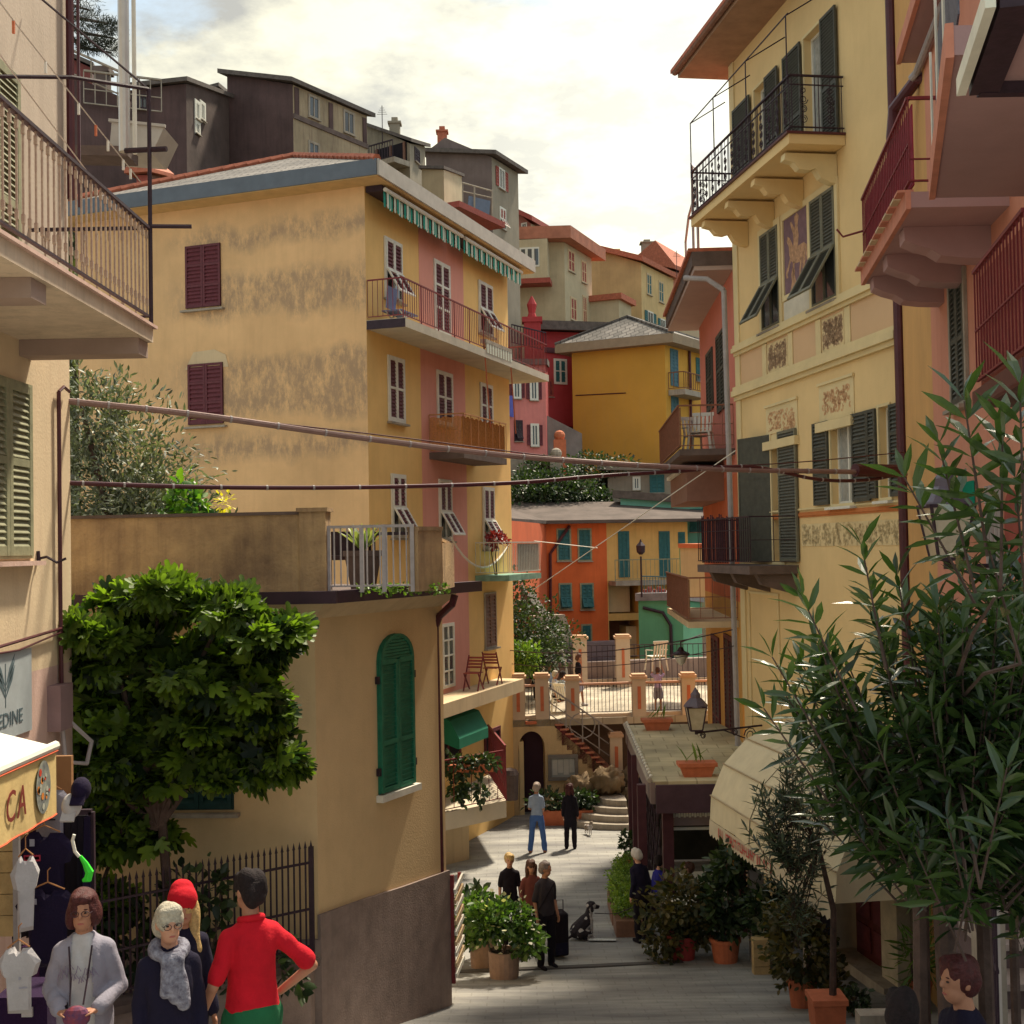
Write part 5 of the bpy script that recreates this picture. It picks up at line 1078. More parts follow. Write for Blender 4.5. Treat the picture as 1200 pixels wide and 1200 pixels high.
    # mesh balcony, lower
    mm = mat('diamond_mesh_red', (.36, .10, .07), .7, .3, 60, .8, 120)
    P, Q, Wp = balc(1146, 478, 11.0, 1206, 436, 8.9, 0, 'balcony', True, M_ironred, mm, th=.12, sof=M_concd, edge=M_pipe, H=1.02)
    P, Q, Wp = balc(1095, 232, 10.8, 1117, 60, 7.6, 0, 'balcony', False, M_iron, mat('slate_blue_screen', (.13, .13, .16), .9, .35, 25, .5), th=.18, H=1.0)
    for f in (0, .35, .7): c = P + (Q - P) * f + UZ * .2; mb = MB(); mb.tube([c, c + UZ * 1.05], .012, 5); mb.build('post', M_white, root)
    # canopy nearest the camera
    P = at(1126, 98, 7.2); Q = at(1160, -20, 6.0); Q.z = P.z; mb = MB(); w = Vector((3.2, 0, 0)); mb.hexa([P, Q, Q + w, P + w] + [v + UZ * .05 for v in (P, Q, Q + w, P + w)]); t = thing('canopy', 'flat canopy with bright metal edge at the top right corner', 'canopy', P); mb.build('panel', msof, t)
    mb = MB(); mb.beam(P - UZ * .02, Q - UZ * .02, .05, .10); mb.build('bright_edge', mat('bright_edge', (.75, .74, .62), .5), t); mb = MB(); o = Vector((.13, 0, -.02)); mb.beam(P + o, Q + o, .16, .09); mb.beam(P + Vector((.1, 0, -.03)), P + w - UZ * .03, .07, .08); mb.build('frame', M_iron, t)
    # small roof eave high up
    P = at(1053, 74, 17.6); Q = at(1088, -10, 14.6); Q.z = P.z; mb = MB(); p4 = [P, Q, Wp(Q) + Vector((.5, 0, 0)), Wp(P) + Vector((.5, 0, 0))]; mb.hexa(p4 + [v + UZ * .1 for v in p4]); mb.build('upper_eave', msof, root); mb = MB(); mb.beam(P + UZ * .08, Q + UZ * .08, .06, .2); mb.build('eave_edge', medge, root)
    mb = MB(); a = at(1074, 85, 17.2); b = at(1105, 5, 15.2); mb.tube([at(1068, 92, 17.3), a, b], .05, 8); mb.build('rain_pipe', M_pipegrey, root); mb = MB(); mb.tube([at(1050, 215, 17.9), at(1046, 160, 17.9), at(1048, 128, 17.9), at(1075, 92, 17.4), at(1110, 84, 16.8)], .09, 10); mb.build('rain_pipe', M_pipe, root)
    # green folded awning
    p = at(1135, 588, 13.5); t = thing('green_awning', 'small folded green awning on the salmon wall behind the lantern', 'awning', p); u = F.hit(1130, 585)[0]; z = F.hit(1130, 600)[1]; mb = MB(); mb.prism([F.p(u - .5, z, .01), F.p(u - .5, z + .35, .01), F.p(u - .5, z + .30, .3), F.p(u - .5, z + .05, .45)], F.ex * 1.1); mb.build('canvas', mat('emerald_canvas', (.01, .30, .20), .8), t)
    t = thing('conduit_bundle', 'bundle of grey conduits running down the salmon wall', 'pipes', F.p(u + .7, z, .1))
    for i in range(4): mb = MB(); uu = X(1160 + i * 5); mb.tube([F.p(uu, F.hit(1160, 570)[1], .05), F.p(uu, -3.5, .05)], .028, 6); mb.build('conduit', M_pipegrey, t)
    # lantern on bracket
    p = at(1110, 655, 10.2); t = thing('wall_lantern', 'large four sided lantern on an iron bracket among the oleander leaves', 'lantern', p); lantern(t, p, .72); w = F.p(F.hit(1160, 668)[0], p.z - .05, 0); 
    mb = MB(); w = Vector((F.O.x + (p.y - F.O.y) * F.ex.x / F.ex.y, p.y, p.z - .06)); mb.tube([w, Vector((p.x, p.y, p.z - .06))], .02, 6); mb.tube([w - UZ * .3, w * .6 + p * .4 - UZ * .25, p - UZ * .06], .012, 5); mb.build('bracket', M_iron, t)
    return F, root
def lantern(t, p, h):
    k = h / .72; g = MB(); b = .10 * k; T = .17 * k; z0, z1 = 0, .42 * k
    g.hexa([(p.x + sx * b, p.y + sy * b, p.z + z0) for sx, sy in ((-1, -1), (1, -1), (1, 1), (-1, 1))] + [(p.x + sx * T, p.y + sy * T, p.z + z1) for sx, sy in ((-1, -1), (1, -1), (1, 1), (-1, 1))]); g.build('glass', mat('lantern_glass', (.50, .44, .32), .25, .15, 8, 0, spec=.7), t)
    f = MB()
    for sx, sy in ((-1, -1), (1, -1), (1, 1), (-1, 1)): f.beam((p.x + sx * b, p.y + sy * b, p.z), (p.x + sx * T, p.y + sy * T, p.z + z1), .02 * k)
    for z, r in ((0, b), (z1, T)):
        c = [(p.x + sx * r, p.y + sy * r, p.z + z) for sx, sy in ((-1, -1), (1, -1), (1, 1), (-1, 1))]
        for i in range(4): f.beam(c[i], c[(i + 1) % 4], .028 * k)
    f.tube([(p.x, p.y, p.z - .08 * k), (p.x, p.y, p.z)], .03 * k, 6); f.build('frame', M_iron, t)
    c = MB(); q = Vector((p.x, p.y, p.z + z1)); c.lathe(q, [(T * 1.3, 0), (T * 1.25, .03 * k), (T * .75, .13 * k), (.09 * k, .16 * k), (.09 * k, .22 * k), (.05 * k, .27 * k), (.012, .34 * k)], 4 if False else 8); c.build('cap', mat('lantern_cap', (.12, .10, .13), .4, .2, 6), t)
F6, SAL = salmon_house()
# lantern on scroll bracket at the far corner of the frescoed house
def corner_lantern():
    p = at(816, 860, 26.3); t = thing('bracket_lantern', 'glass lantern on a scrolled iron bracket beside the pavilion roof', 'lantern', p); lantern(t, p + UZ * .08, .82)
    w = F4.p(F4.hit(893, 856)[0], p.z + .06, 0); q = p + UZ * .02; mb = MB(); mb.tube([w, q], .022, 6); mb.tube([w - UZ * .35, w + (q - w) * .3 - UZ * .2, w + (q - w) * .6], .014, 5)
    for f, r in ((.18, .16), (.42, .08), (.9, .07)):
        c = w + (q - w) * f - UZ * r * 1.05; e_ = (q - w).normalized(); mb.tube([c + e_ * (r * (1 - j / 22) * math.cos(j * .7)) + UZ * (r * (1 - j / 22) * math.sin(j * .7)) for j in range(16)], .012, 4)
    mb.build('scroll_bracket', M_iron, t)
corner_lantern()
# ================================================================== HOUSES ON THE HILLSIDE BEHIND
def st(n, c, **k): return mat(n, c, .92, k.get('var', .15), .6, .2, 8, streak=k.get('streak', .4), grime=tuple(x * .68 for x in c))
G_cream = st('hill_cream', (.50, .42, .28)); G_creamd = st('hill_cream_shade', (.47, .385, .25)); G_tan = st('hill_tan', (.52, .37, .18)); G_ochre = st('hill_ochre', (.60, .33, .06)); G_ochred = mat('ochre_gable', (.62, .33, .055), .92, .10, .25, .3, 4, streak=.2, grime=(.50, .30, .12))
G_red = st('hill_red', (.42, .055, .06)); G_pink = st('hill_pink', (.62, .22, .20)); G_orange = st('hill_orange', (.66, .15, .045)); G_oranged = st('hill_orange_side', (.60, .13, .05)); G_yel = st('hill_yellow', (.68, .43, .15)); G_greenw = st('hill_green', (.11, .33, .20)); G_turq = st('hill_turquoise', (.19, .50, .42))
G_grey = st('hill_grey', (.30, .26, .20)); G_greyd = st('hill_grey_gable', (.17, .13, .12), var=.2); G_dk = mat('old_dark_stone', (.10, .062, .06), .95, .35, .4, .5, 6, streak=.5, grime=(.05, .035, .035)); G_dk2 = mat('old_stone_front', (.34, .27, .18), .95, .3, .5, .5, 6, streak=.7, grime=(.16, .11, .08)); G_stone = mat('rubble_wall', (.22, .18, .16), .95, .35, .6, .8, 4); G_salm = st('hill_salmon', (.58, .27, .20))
def hill_houses():
    # ochre house
    root, FL, FR, C, Lp, Rp = house('ochre_house', 'deep ochre house with a hipped slate roof and a plain blank gable wall', (779, 404, 70), (670, 414, 72.7), (821, 415, 74), 550, G_ochred, G_ochre, M_slate,
        wr=[((786, 411, 793.5, 451), 'closed', M_blue, M_blue, dict(sill=False)), ((787, 465, 794, 486), 'closed', M_blue, M_blue), ((816, 421, 820.5, 446), 'closed', M_teal, M_teal)], ov=.7, rt=.5, fascia=mat('ochre_eaves', (.33, .25, .17), .9), roof='hip', rise=1.5)
    B = link('balcony', None, root); z = FR.hit(787, 458)[1]; u0, u1 = FR.hit(783, 450)[0], FR.hit(812, 450)[0]; mb = MB(); FR.box(mb, u0, u1, z - .3, z, .01, 1.0); mb.build('slab', M_conc, B); mb = MB(); railing(mb, FR.p(u0, z, .95), FR.p(u1, z, .95), .95, .25, .025, .05); railing(mb, FR.p(u0, z, .03), FR.p(u0, z, .95), .95, .3, .025, .05); mb.build('railing', M_rusty, B)
    mb = MB(); mb.tube([FR.p(FR.hit(807, 450)[0], C.z, .1), FR.p(FR.hit(807, 450)[0], C.z - 9, .1)], .08, 6); mb.build('downpipe', M_pipe, root)
    mb = MB(); mb.tube([FL.p(.2, FL.hit(680, 463)[1], .02), FL.p(3.3, FL.hit(740, 460)[1], .02)], .03, 4); mb.build('cable', M_pipe, root)
    # cream house with box oriel
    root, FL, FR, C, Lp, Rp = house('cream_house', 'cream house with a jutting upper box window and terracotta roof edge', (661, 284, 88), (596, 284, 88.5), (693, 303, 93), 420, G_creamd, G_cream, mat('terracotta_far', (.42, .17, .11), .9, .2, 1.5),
        wl=[((592.5, 332, 600, 357), 'closed', M_white, M_brick)],
        wr=[((666, 295, 672.6, 318), 'closed', M_cream, M_brick), ((681.5, 307, 686.6, 331), 'closed', M_cream, M_brick), ((669, 350, 675, 375), 'closed', M_cream, M_brick), ((683, 348, 687, 380), 'closed', M_cream, M_brick)], ov=1.0, rt=.85)
    u0, u1, z0, z1 = FL.rect(604, 291, 644, 331); O = link('oriel', None, root); mb = MB(); FL.box(mb, u0, u1, z0, C.z - .01, .01, 1.4); mb.build('oriel_wall', G_cream, O); mb = MB(); FL.box(mb, u0 - .15, u1 + .15, z0 - .35, z0 - .01, .01, 1.5); mb.build('oriel_base', M_brick, O)
    G = Frame(FL.p(0, 0, 1.4), FL.ex, FL.en); r = G.rect(609, 290, 632, 313); 
    w = MB(); G.box(w, r[0], r[1], r[2], r[3], .01, .06); w.build('window_frame', M_white, O)
    for i in range(3): w = MB(); k = (r[1] - r[0]) / 3; G.box(w, r[0] + i * k + .12, r[0] + (i + 1) * k - .06, r[2] + .12, r[3] - .12, .061, .08); w.build('pane', M_glass, O)
    mb = MB(); FR.box(mb, FR.hit(692, 380)[0], FR.hit(707, 380)[0], FR.hit(693, 400)[1], FR.hit(693, 355)[1], -4, 2.2); mb.build('annexe_wall', G_cream, root); mb = MB(); FR.box(mb, FR.hit(692, 380)[0] - .3, FR.hit(707, 380)[0] + .3, FR.hit(693, 355)[1], FR.hit(693, 353)[1] + .3, -4.2, 2.5); mb.build('annexe_roof', M_tile, root)
    house('small_dormer_house', 'small red trimmed house peeping above the cream house roof', (622, 262, 100), (604, 247, 101), (634, 268, 103), 300, st('dormer_pink', (.40, .16, .12)), G_cream, M_brick, ov=.7, rt=.4, wl=[((612, 262, 617, 270), 'glass', M_white, M_white)])
    # tan house
    root, FL, FR, C, Lp, Rp = house('tan_house', 'tan house with plain sloping gable and two rows of green shutters', (751, 308, 98), (688, 289, 100), (789, 327, 104.5), 420, G_tan, st('tan_front', (.62, .45, .22)), M_tile,
        wr=[((758, 322, 763, 345), 'closed', M_cream, M_teal), ((772, 331, 777, 354), 'closed', M_cream, M_teal), ((759, 366, 765, 389), 'open', M_white, M_teal), ((774, 375, 779, 393), 'open', M_white, M_teal)], ov=.5, rt=.4)
    chimney(root, C + Vector((-1.5, 4, 0)), .9, 1.6, G_tan)
    root, *_ = house('salmon_house', 'salmon house with maroon shutters squeezed beside the tan house', (792, 326, 112), (786, 326, 112.5), (838, 352, 118), 430, G_salm, G_salm, M_roofgr, wr=[((802, 334, 809, 351), 'closed', M_brick, M_brick), ((804, 387, 811, 401), 'closed', M_maroon, M_maroon)], ov=.6, rt=.4)
    root, FL, FR, C, Lp, Rp = house('tile_roofed_house', 'distant house showing only its terracotta tiled roof and chimney', (790, 318, 126), (756, 306, 128), (815, 326, 132), 400, G_tan, G_salm, M_tile, ov=.8, rt=.4, roof='gable', rise=2.0); chimney(root, C + Vector((-2, 6, 2)), 1.1, 2.2, G_grey)
    # red house
    root, FL, FR, C, Lp, Rp = house('red_house', 'crimson house with dark curved roof and small terrace below the cream house', (703, 391, 80), (632, 388, 79), (710, 396, 86), 480, G_red, G_red, M_roofdk, ov=.8, rt=.55, wl=[((686, 392, 694, 398), 'glass', M_blue, M_blue)])
    root2, FL2_, FR2_, C2_, L2_, R2_ = house('red_annexe', 'lower crimson annexe with a dark green door and flat terrace roof', (672.5, 416, 75), (638, 413, 74), (674, 418, 79), 500, G_red, G_red, M_pipe, ov=.1, rt=.3, wl=[((650, 422, 663, 449), 'closed', M_white, M_teal, dict(sill=False)), ((640, 446, 647, 464), 'closed', M_red if False else M_brick, M_maroon)])
    mb = MB(); p = at(624, 402, 76); mb.box(p.x - .5, p.x + .5, p.y - .4, p.y + .4, p.z - 8, p.z + 1.2); mb.box(p.x - .6, p.x + .6, p.y - .5, p.y + .5, p.z + 1.2, p.z + 1.5); q = p + UZ * 1.5; mb.lathe(q, [(.3, 0), (.2, .3), (.3, .8), (.05, 1.3)], 8); t = thing('red_chimney', 'red brick chimney stack with round cap beside the crimson house', 'chimney', p - UZ * 8); mb.build('stack', G_red, t)
    mb = MB(); a = at(640, 412, 74.2); b = at(600, 403, 72); railing(mb, a, b, 1.1, .25, .03, .06); t = thing('terrace_railing', 'dark railing of the small terrace left of the crimson house', 'railing', a); mb.build('bars', M_iron, t)
    # pink house
    root, FL, FR, C, Lp, Rp = house('pink_house', 'rose pink house with dark shutters below the crimson one', (639, 428, 66), (584, 428, 65), (642, 430, 72), 560, G_pink, G_red, M_roofdk, ov=.2, rt=.3,
        wl=[((602, 446, 609, 466), 'open', M_white, M_maroon), ((622, 447, 629, 468), 'open', M_white, M_maroon), ((604, 494, 611, 516), 'flap', M_iron, M_olive), ((623, 498, 630, 522), 'open', M_white, M_maroon)])
    mb = MB(); u, z = FL.hit(594, 464); FL.poly(mb, [(u, z), (u + .25, z), (u + .3, z - 1.1), (u + .05, z - 1.05)], .12, .15); t = thing('blue_cloth', 'blue cloth hung on the pink house wall beside the tall yellow house', 'cloth', FL.p(u, z - 1.1, .15)); mb.build('cloth', mat('blue_cloth', (.12, .14, .50), .9), t)
    w = thing('stone_retaining_wall', 'grey stone retaining wall between the pink house and the ochre house', 'wall', at(660, 560, 68)); mb = MB(); P = [at(641, 487, 67.5), at(682, 508, 68.5)]; mb.hexa([Vector((P[0].x, 67.5, 0)), Vector((P[1].x, 68.5, 0)), Vector((P[1].x, 70, 0)), Vector((P[0].x, 70, 0)), P[0], P[1], P[1] + Vector((0, 1.5, 0)), P[0] + Vector((0, 2.5, 0))]); mb.build('masonry', G_stone, w)
    w = thing('plinth_wall', 'pale concrete plinth under the rose pink house', 'wall', at(615, 560, 64)); mb = MB(); P = [at(590, 534, 64), at(660, 541, 64.6)]; mb.hexa([P[0] - UZ * 3, P[1] - UZ * 3, P[1] + Vector((0, .4, -3)), P[0] + Vector((0, .4, -3)), P[0], P[1], P[1] + Vector((0, .4, 0)), P[0] + Vector((0, .4, 0))]); mb.build('masonry', M_conc, w)
    for i, (px, py) in enumerate(((652, 546), (656, 525))):
        p = at(px, py, 62 + i); t = thing('gate_pillar', ('pale low gate pillar' if i == 0 else 'terracotta topped gate pillar') + ' on the slope below the crimson annexe', 'pillar', p - UZ * 1.2); mb = MB(); mb.box(p.x - .3, p.x + .3, p.y - .3, p.y + .3, p.z - 1.5, p.z + .4); mb.ball(p + UZ * .6, .28); mb.build('shaft', M_terra if i else M_conc, t)
    # stone house + turquoise house
    root, *_ = house('stone_house', 'low grey stone house with a teal shutter and slab roof', (802, 552, 64), (712, 551, 64.5), (812, 553, 68), 600, mat('grey_stone_front', (.33, .27, .21), .95, .2, .6, .6, 5, streak=.4), G_stone, mat('slab_roof', (.24, .20, .17), .9, .25, 1), ov=.5, rt=.35, wl=[((763, 558, 777, 576), 'closed', M_teal, M_teal), ((743, 560, 749, 573), 'glass', M_white, M_white)])
    root, FL, FR, C, Lp, Rp = house('turquoise_house', 'pale turquoise house with sloping dark roof and little chimney', (822, 592, 59), (727, 583, 60), (830, 596, 62), 640, G_turq, G_turq, M_roofdk, ov=.3, rt=.35, wl=[((810, 598, 822, 622), 'closed', M_teal, M_teal)])
    # orange + yellow row
    C = at(640, 614, 56); zt = C.z; A = at(594, 640, 47); Mid = at(711, 640, 56.6); E = at(806, 640, 57.4); zb = -8.5
    root = thing('orange_house', 'bright orange house with teal shutters under a dark brown roof', 'house', (C.x, C.y, zb)); FO = wallframe(C.xy, Mid.xy); FA = wallframe(A.xy, C.xy); FY = wallframe(Mid.xy, E.xy)
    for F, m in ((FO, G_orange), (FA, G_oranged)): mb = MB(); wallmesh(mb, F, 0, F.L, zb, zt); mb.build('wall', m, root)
    for rr, k in (((654, 621, 667.5, 656), 'closed'), ((678.5, 621, 691.5, 656), 'closed'), ((656.5, 685, 668.5, 713), 'flap'), ((681.5, 685, 694, 713), 'flap'), ((682.7, 733, 692, 752), 'closed')):
        window(FO, root, FO.rect(*rr), k, M_teal, M_teal, frame=.07, pitch=.14, sill=True, surround=M_shgrey)
    mb = MB(); u = FO.hit(641, 620)[0]; mb.tube([FO.p(u + 1.0, zt - .1, .1), FO.p(u + .1, zt - 1.3, .1), FO.p(u, zb + 2.5, .1)], .07, 6); mb.build('downpipe', M_pipe, root)
    R0 = [A + Vector((-.8, -.3, 0)), C + Vector((0, -.6, 0)), E + Vector((1.0, -.6, 0)), E + Vector((2, 4.2, 0)), Vector((A.x - .8, C.y + 4.0, 0))]
    mb = MB(); lo = [Vector((p.x, p.y, zt)) for p in R0[:3]] + [Vector((p.x, p.y, zt + (.9 if i == 0 else 1.0))) for i, p in enumerate(R0[3:])]; n = 5
    mb.add(lo + [p + UZ * .14 for p in lo], [(4, 3, 2, 1, 0), (5, 6, 7, 8, 9)] + [(i, (i + 1) % n, n + (i + 1) % n, n + i) for i in range(n)]); mb.build('roof', mat('brown_slab_roof', (.11, .085, .075), .9, .3, 1.2, .6, 5), root)
    rooty = thing('yellow_row_house', 'pale yellow house with long balcony joined to the orange one', 'house', (Mid.x, Mid.y, zb)); zr = FY.hit(740, 680)[1]
    mb = MB(); u0_, u1_ = FY.hit(713, 690)[0], FY.hit(748, 690)[0]; z_a, z_b = FY.hit(730, 719)[1], FY.hit(730, 683)[1]; z_c, z_d = FY.hit(730, 772)[1], FY.hit(730, 727)[1]
    wallmesh(mb, FY, 0, FY.L, zb, zt, [(u0_, u1_, z_a, z_b), (u0_, u1_, z_c, z_d)], rev=1.4); mb.build('wall', G_yel, rooty)
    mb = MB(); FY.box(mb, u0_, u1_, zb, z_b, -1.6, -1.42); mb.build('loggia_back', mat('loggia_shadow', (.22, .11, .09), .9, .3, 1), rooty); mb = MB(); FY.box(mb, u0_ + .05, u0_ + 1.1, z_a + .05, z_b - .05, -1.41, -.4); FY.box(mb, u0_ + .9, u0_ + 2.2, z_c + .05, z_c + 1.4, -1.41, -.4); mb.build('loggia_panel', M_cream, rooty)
    for rr in ((726, 624, 736, 675), (773.7, 624, 783.5, 675), (796, 625, 801, 637)): window(FY, rooty, FY.rect(*rr), 'closed', M_teal, M_teal, frame=.06, pitch=.14, sill=False)
    B = link('balcony', None, rooty); ua, ub = .05, FY.hit(794, 680)[0]; mb = MB(); FY.box(mb, ua, ub, zr - .2, zr, .01, 1.1); mb.build('slab', M_conc, B); mb = MB(); railing(mb, FY.p(ua, zr, 1.05), FY.p(ub, zr, 1.05), .92, .2, .016, .04, posts=12); mb.build('railing', M_shgrey, B)
    # lamp post in front, tv aerial
    p = at(752, 700, 50); t = thing('street_lamp', 'thin dark street lamp standing in front of the yellow balcony', 'lamp', p); mb = MB(); mb.tube([p, at(751, 652, 50)], .04, 6); mb.build('post', M_iron, t); q = at(751, 650, 50); mb = MB(); mb.lathe(q, [(.06, 0), (.16, .1), (.18, .35), (.05, .5), (.02, .6)], 8); mb.build('lamp_head', M_iron, t)
    # green house
    zb2 = -8.5; root, FL, FR, C, Lp, Rp = house('green_house', 'sea green house with a roof terrace and curved downpipe', (800, 703, 51), (748, 704, 51.5), (822, 706, 55), 800, G_greenw, G_greenw, M_roofgr, ov=.15, rt=.3)
    mb = MB(); mb.tube([FL.p(.2, C.z - .3, .08), FL.p(1.0, C.z - .5, .08), FL.p(1.3, C.z - 1.0, .08), FL.p(1.35, C.z - 4, .08)], .07, 6); mb.build('downpipe', M_iron, root)
    t = thing('roof_terrace_railing', 'blue grey railing with crates behind it on the green house roof', 'railing', at(765, 702, 51.4)); a = at(752, 700, 51.6); b = at(782, 701, 51.2); mb = MB(); railing(mb, a, b, .85, .12, .02, .05); mb.build('bars', M_blue, t); mb = MB()
    for i in range(5): mb.box(a.x + .1 + i * .19, a.x + .25 + i * .19, a.y + .2, a.y + .45, a.z, a.z + .3 + .1 * (i % 2))
    mb.build('crates', M_brick, t)
    # small cream outbuilding beside the coral house
    house('cream_outbuilding', 'small cream outbuilding with red roof edge beside the coral house', (797, 642, 42), (796, 642, 44), (848, 643, 41), 700, G_greenw, G_cream, M_terra, ov=.06, rt=.14)
    # grey tall gabled house
    root, FL, FR, C, Lp, Rp = house('grey_gabled_house', 'tall grey house with a dark blank gable high on the hillside', (576, 184, 78), (499, 178, 80), (607, 203, 82), 400, G_greyd, G_grey, M_roofdk, ov=.5, rt=.25, zb=5, wr=[((584.5, 199, 590.8, 221), 'open', M_white, M_brick), ((586, 245, 592, 268), 'flap', M_white, M_brick)])
    mb = MB(); a = Vector((Lp.x, Lp.y, Lp.z)); b = Vector((C.x, C.y, C.z)); m = a + (b - a) * .3 + UZ * 1.0; d = Vector((Rp.x - C.x, Rp.y - C.y, 0)); mb.add([a, b, m, a + d, b + d, m + d], [(0, 1, 2), (3, 4, 5), (0, 2, 5, 3), (1, 4, 5, 2)]); mb.build('gable', G_greyd, root); chimney(root, a + Vector((1, 1, .8)), .6, .7)
    t, FL, FR, C, Lp, Rp = house('cream_block_house', 'plain cream stair block in front of the grey gabled house', (520, 199, 64), (494, 198, 65), (541, 206, 67), 400, st('block_shade', (.42, .33, .21)), G_cream, M_roofdk, ov=.15, rt=.15, zb=3)
    t = thing('roof_terrace', 'roof terrace with blue panel and thin rails beside the cream block', 'terrace', at(560, 265, 70)); a = at(541, 258, 70); b = at(578, 268, 71.5); mb = MB(); mb.hexa([a - UZ * 6, b - UZ * 6, b + Vector((0, 4, -6)), a + Vector((0, 4, -6)), a - UZ * .4, b - UZ * .4, b + Vector((0, 4, -.4)), a + Vector((0, 4, -.4))]); mb.build('base', G_grey, t)
    mb = MB(); mb.beam(at(548, 245, 70), at(573, 251, 70.6), .08, 1.5); mb.build('blue_panel', mat('slate_blue_panel', (.15, .19, .27), .8), t); mb = MB()
    for px, y0, y1 in ((542, 214, 262), (556, 218, 262), (577, 222, 268)): mb.tube([at(px, y0, 70), at(px, y1, 70)], .05, 5)
    mb.tube([at(541, 214, 70), at(577, 224, 70)], .05, 5); mb.tube([at(541, 224, 70), at(577, 232, 70)], .04, 5); mb.build('frame', M_conc, t); mb = MB(); mb.beam(at(524, 241, 62), at(578, 266, 66), 1.4, .3); mb.build('tiled_canopy', M_brick, t)
    # grey brown terraced house
    root, FL, FR, C, Lp, Rp = house('loggia_house', 'weathered grey house with open loggia and chimney behind the tall house roof', (480, 168, 72), (430, 146, 74), (498, 172, 75), 400, mat('loggia_front', (.27, .23, .17), .95, .3, .6, .5, 5, streak=.6), G_grey, M_roofdk, ov=.25, rt=.2, zb=3, wr=[((486, 176, 491, 190), 'closed', M_iron, M_iron)])
    u0, u1 = FL.hit(440, 180)[0], FL.hit(477, 180)[0]; z0, z1 = FL.hit(455, 196)[1], FL.hit(455, 172)[1]; mb = MB(); FL.box(mb, u0, u1, z0, z1, .01, .04); mb.build('loggia_shade_sheet', M_dark, root); mb = MB(); railing(mb, FL.p(u0 - 1, z0, 1.2), FL.p(u1, z0, 1.2), 1, .2, .03, .06); mb.build('railing', M_iron, root); mb = MB(); FL.box(mb, u0 - 1, u1 + .2, z0 - .3, z0, .01, 1.3); mb.build('slab', M_conc, root)  # flat near-black sheet paints the shade inside the loggia
    mb = MB()
    for px in (442, 458, 474): u = FL.hit(px, 180)[0]; FL.box(mb, u, u + .12, z0, z1, .05, .14)
    mb.build('loggia_post', M_brownsh, root); chimney(root, at(463, 170, 74.5), .6, 1.2, G_grey)
    # big dark stone building
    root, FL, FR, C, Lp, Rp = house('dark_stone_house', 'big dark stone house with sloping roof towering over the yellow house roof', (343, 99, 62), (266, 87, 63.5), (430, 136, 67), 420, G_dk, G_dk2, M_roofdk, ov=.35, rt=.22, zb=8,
        wr=[((362, 114, 373, 138), 'glass', M_conc, M_conc), ((403, 132, 414, 156), 'glass', M_conc, M_conc), ((362, 168, 373, 184), 'glass', M_conc, M_conc), ((405, 183, 415, 196), 'glass', M_conc, M_conc)])
    z = FR.hit(380, 151)[1]; mb = MB(); FR.box(mb, 0, FR.L, z - .12, z + .12, .01, .08); mb.build('string_course', M_concd, root)
    for u in (.1, FR.hit(385, 140)[0], FR.L - .4): mb = MB(); FR.box(mb, u, u + .3, z + .13, C.z - .1, .01, .06); mb.build('pilaster', G_dk, root)
    root, FL, FR, C, Lp, Rp = house('dark_hill_house', 'dark rambling hill house with white window frames left of the big stone house', (218, 98, 58), (150, 106, 57), (268, 112, 63), 420, G_dk, mat('dark_hill_front', (.10, .07, .062), .95, .4, .5, .5, 5), M_roofdk, ov=.3, rt=.2, zb=8,
        wl=[((162, 113, 172, 127), 'glass', M_iron, M_iron)], wr=[((229, 121, 233, 139), 'glass', M_white, M_white, dict(frame=.12)), ((235, 122, 239, 140), 'glass', M_white, M_white, dict(frame=.12)), ((229, 145, 233, 156), 'glass', M_white, M_white, dict(frame=.1))])
    mb = MB(); u = 0; z = FL.hit(160, 141)[1]; railing(mb, FL.p(-2, z, 1.3), FL.p(FL.L * .5, z, 1.3), 1.5, .5, .04, .08, mid=(.7,)); mb.build('railing', M_conc, root)
    house('gabled_outhouse', 'small gabled outhouse between the two dark stone houses', (256, 104, 68), (244, 108, 68), (266, 108, 71), 420, G_dk, G_dk, M_roofdk, ov=.3, rt=.2, zb=8)
    root, FL, FR, C, Lp, Rp = house('red_brick_house', 'red brick house with terrace railing at the top of the left slope', (108, 80, 60), (70, 62, 60), (112, 84, 66), 420, st('brick_far', (.20, .06, .055)), G_dk, M_roofdk, ov=.2, rt=.2, zb=9); 
    t = thing('terraced_wall', 'dark terraced retaining wall with rail at the top of the left slope', 'wall', at(120, 150, 56)); a = at(84, 88, 55); b = at(152, 118, 56); mb = MB(); mb.hexa([a - UZ * 9, b - UZ * 9, b + Vector((0, 1, -9)), a + Vector((0, 1, -9)), a, b, b + Vector((0, 1, 0)), a + Vector((0, 1, 0))]); mb.build('masonry', G_dk, t); mb = MB(); railing(mb, a, b, 1.1, .9, .05, .08); mb.build('railing', M_conc, t)
    p = at(120, 96, 58); t = thing('stone_chimney', 'squat stone chimney on the left slope beside the metal pole', 'chimney', p - UZ * 3); mb = MB(); mb.box(p.x - .3, p.x + .3, p.y - .3, p.y + .3, p.z - 3, p.z + .35); mb.box(p.x - .42, p.x + .42, p.y - .42, p.y + .42, p.z + .35, p.z + .6); mb.build('stack', M_concd, t)
    p = at(174, 215, 40); t, *_ = house('garden_shed', 'little red tiled garden shed on the left slope above the yellow roof', (175, 205, 42), (160, 205, 42.5), (190, 206, 43), 260, M_brick, M_brownsh, M_tile, ov=.3, rt=.12, roof='gable', rise=.5)
hill_houses()
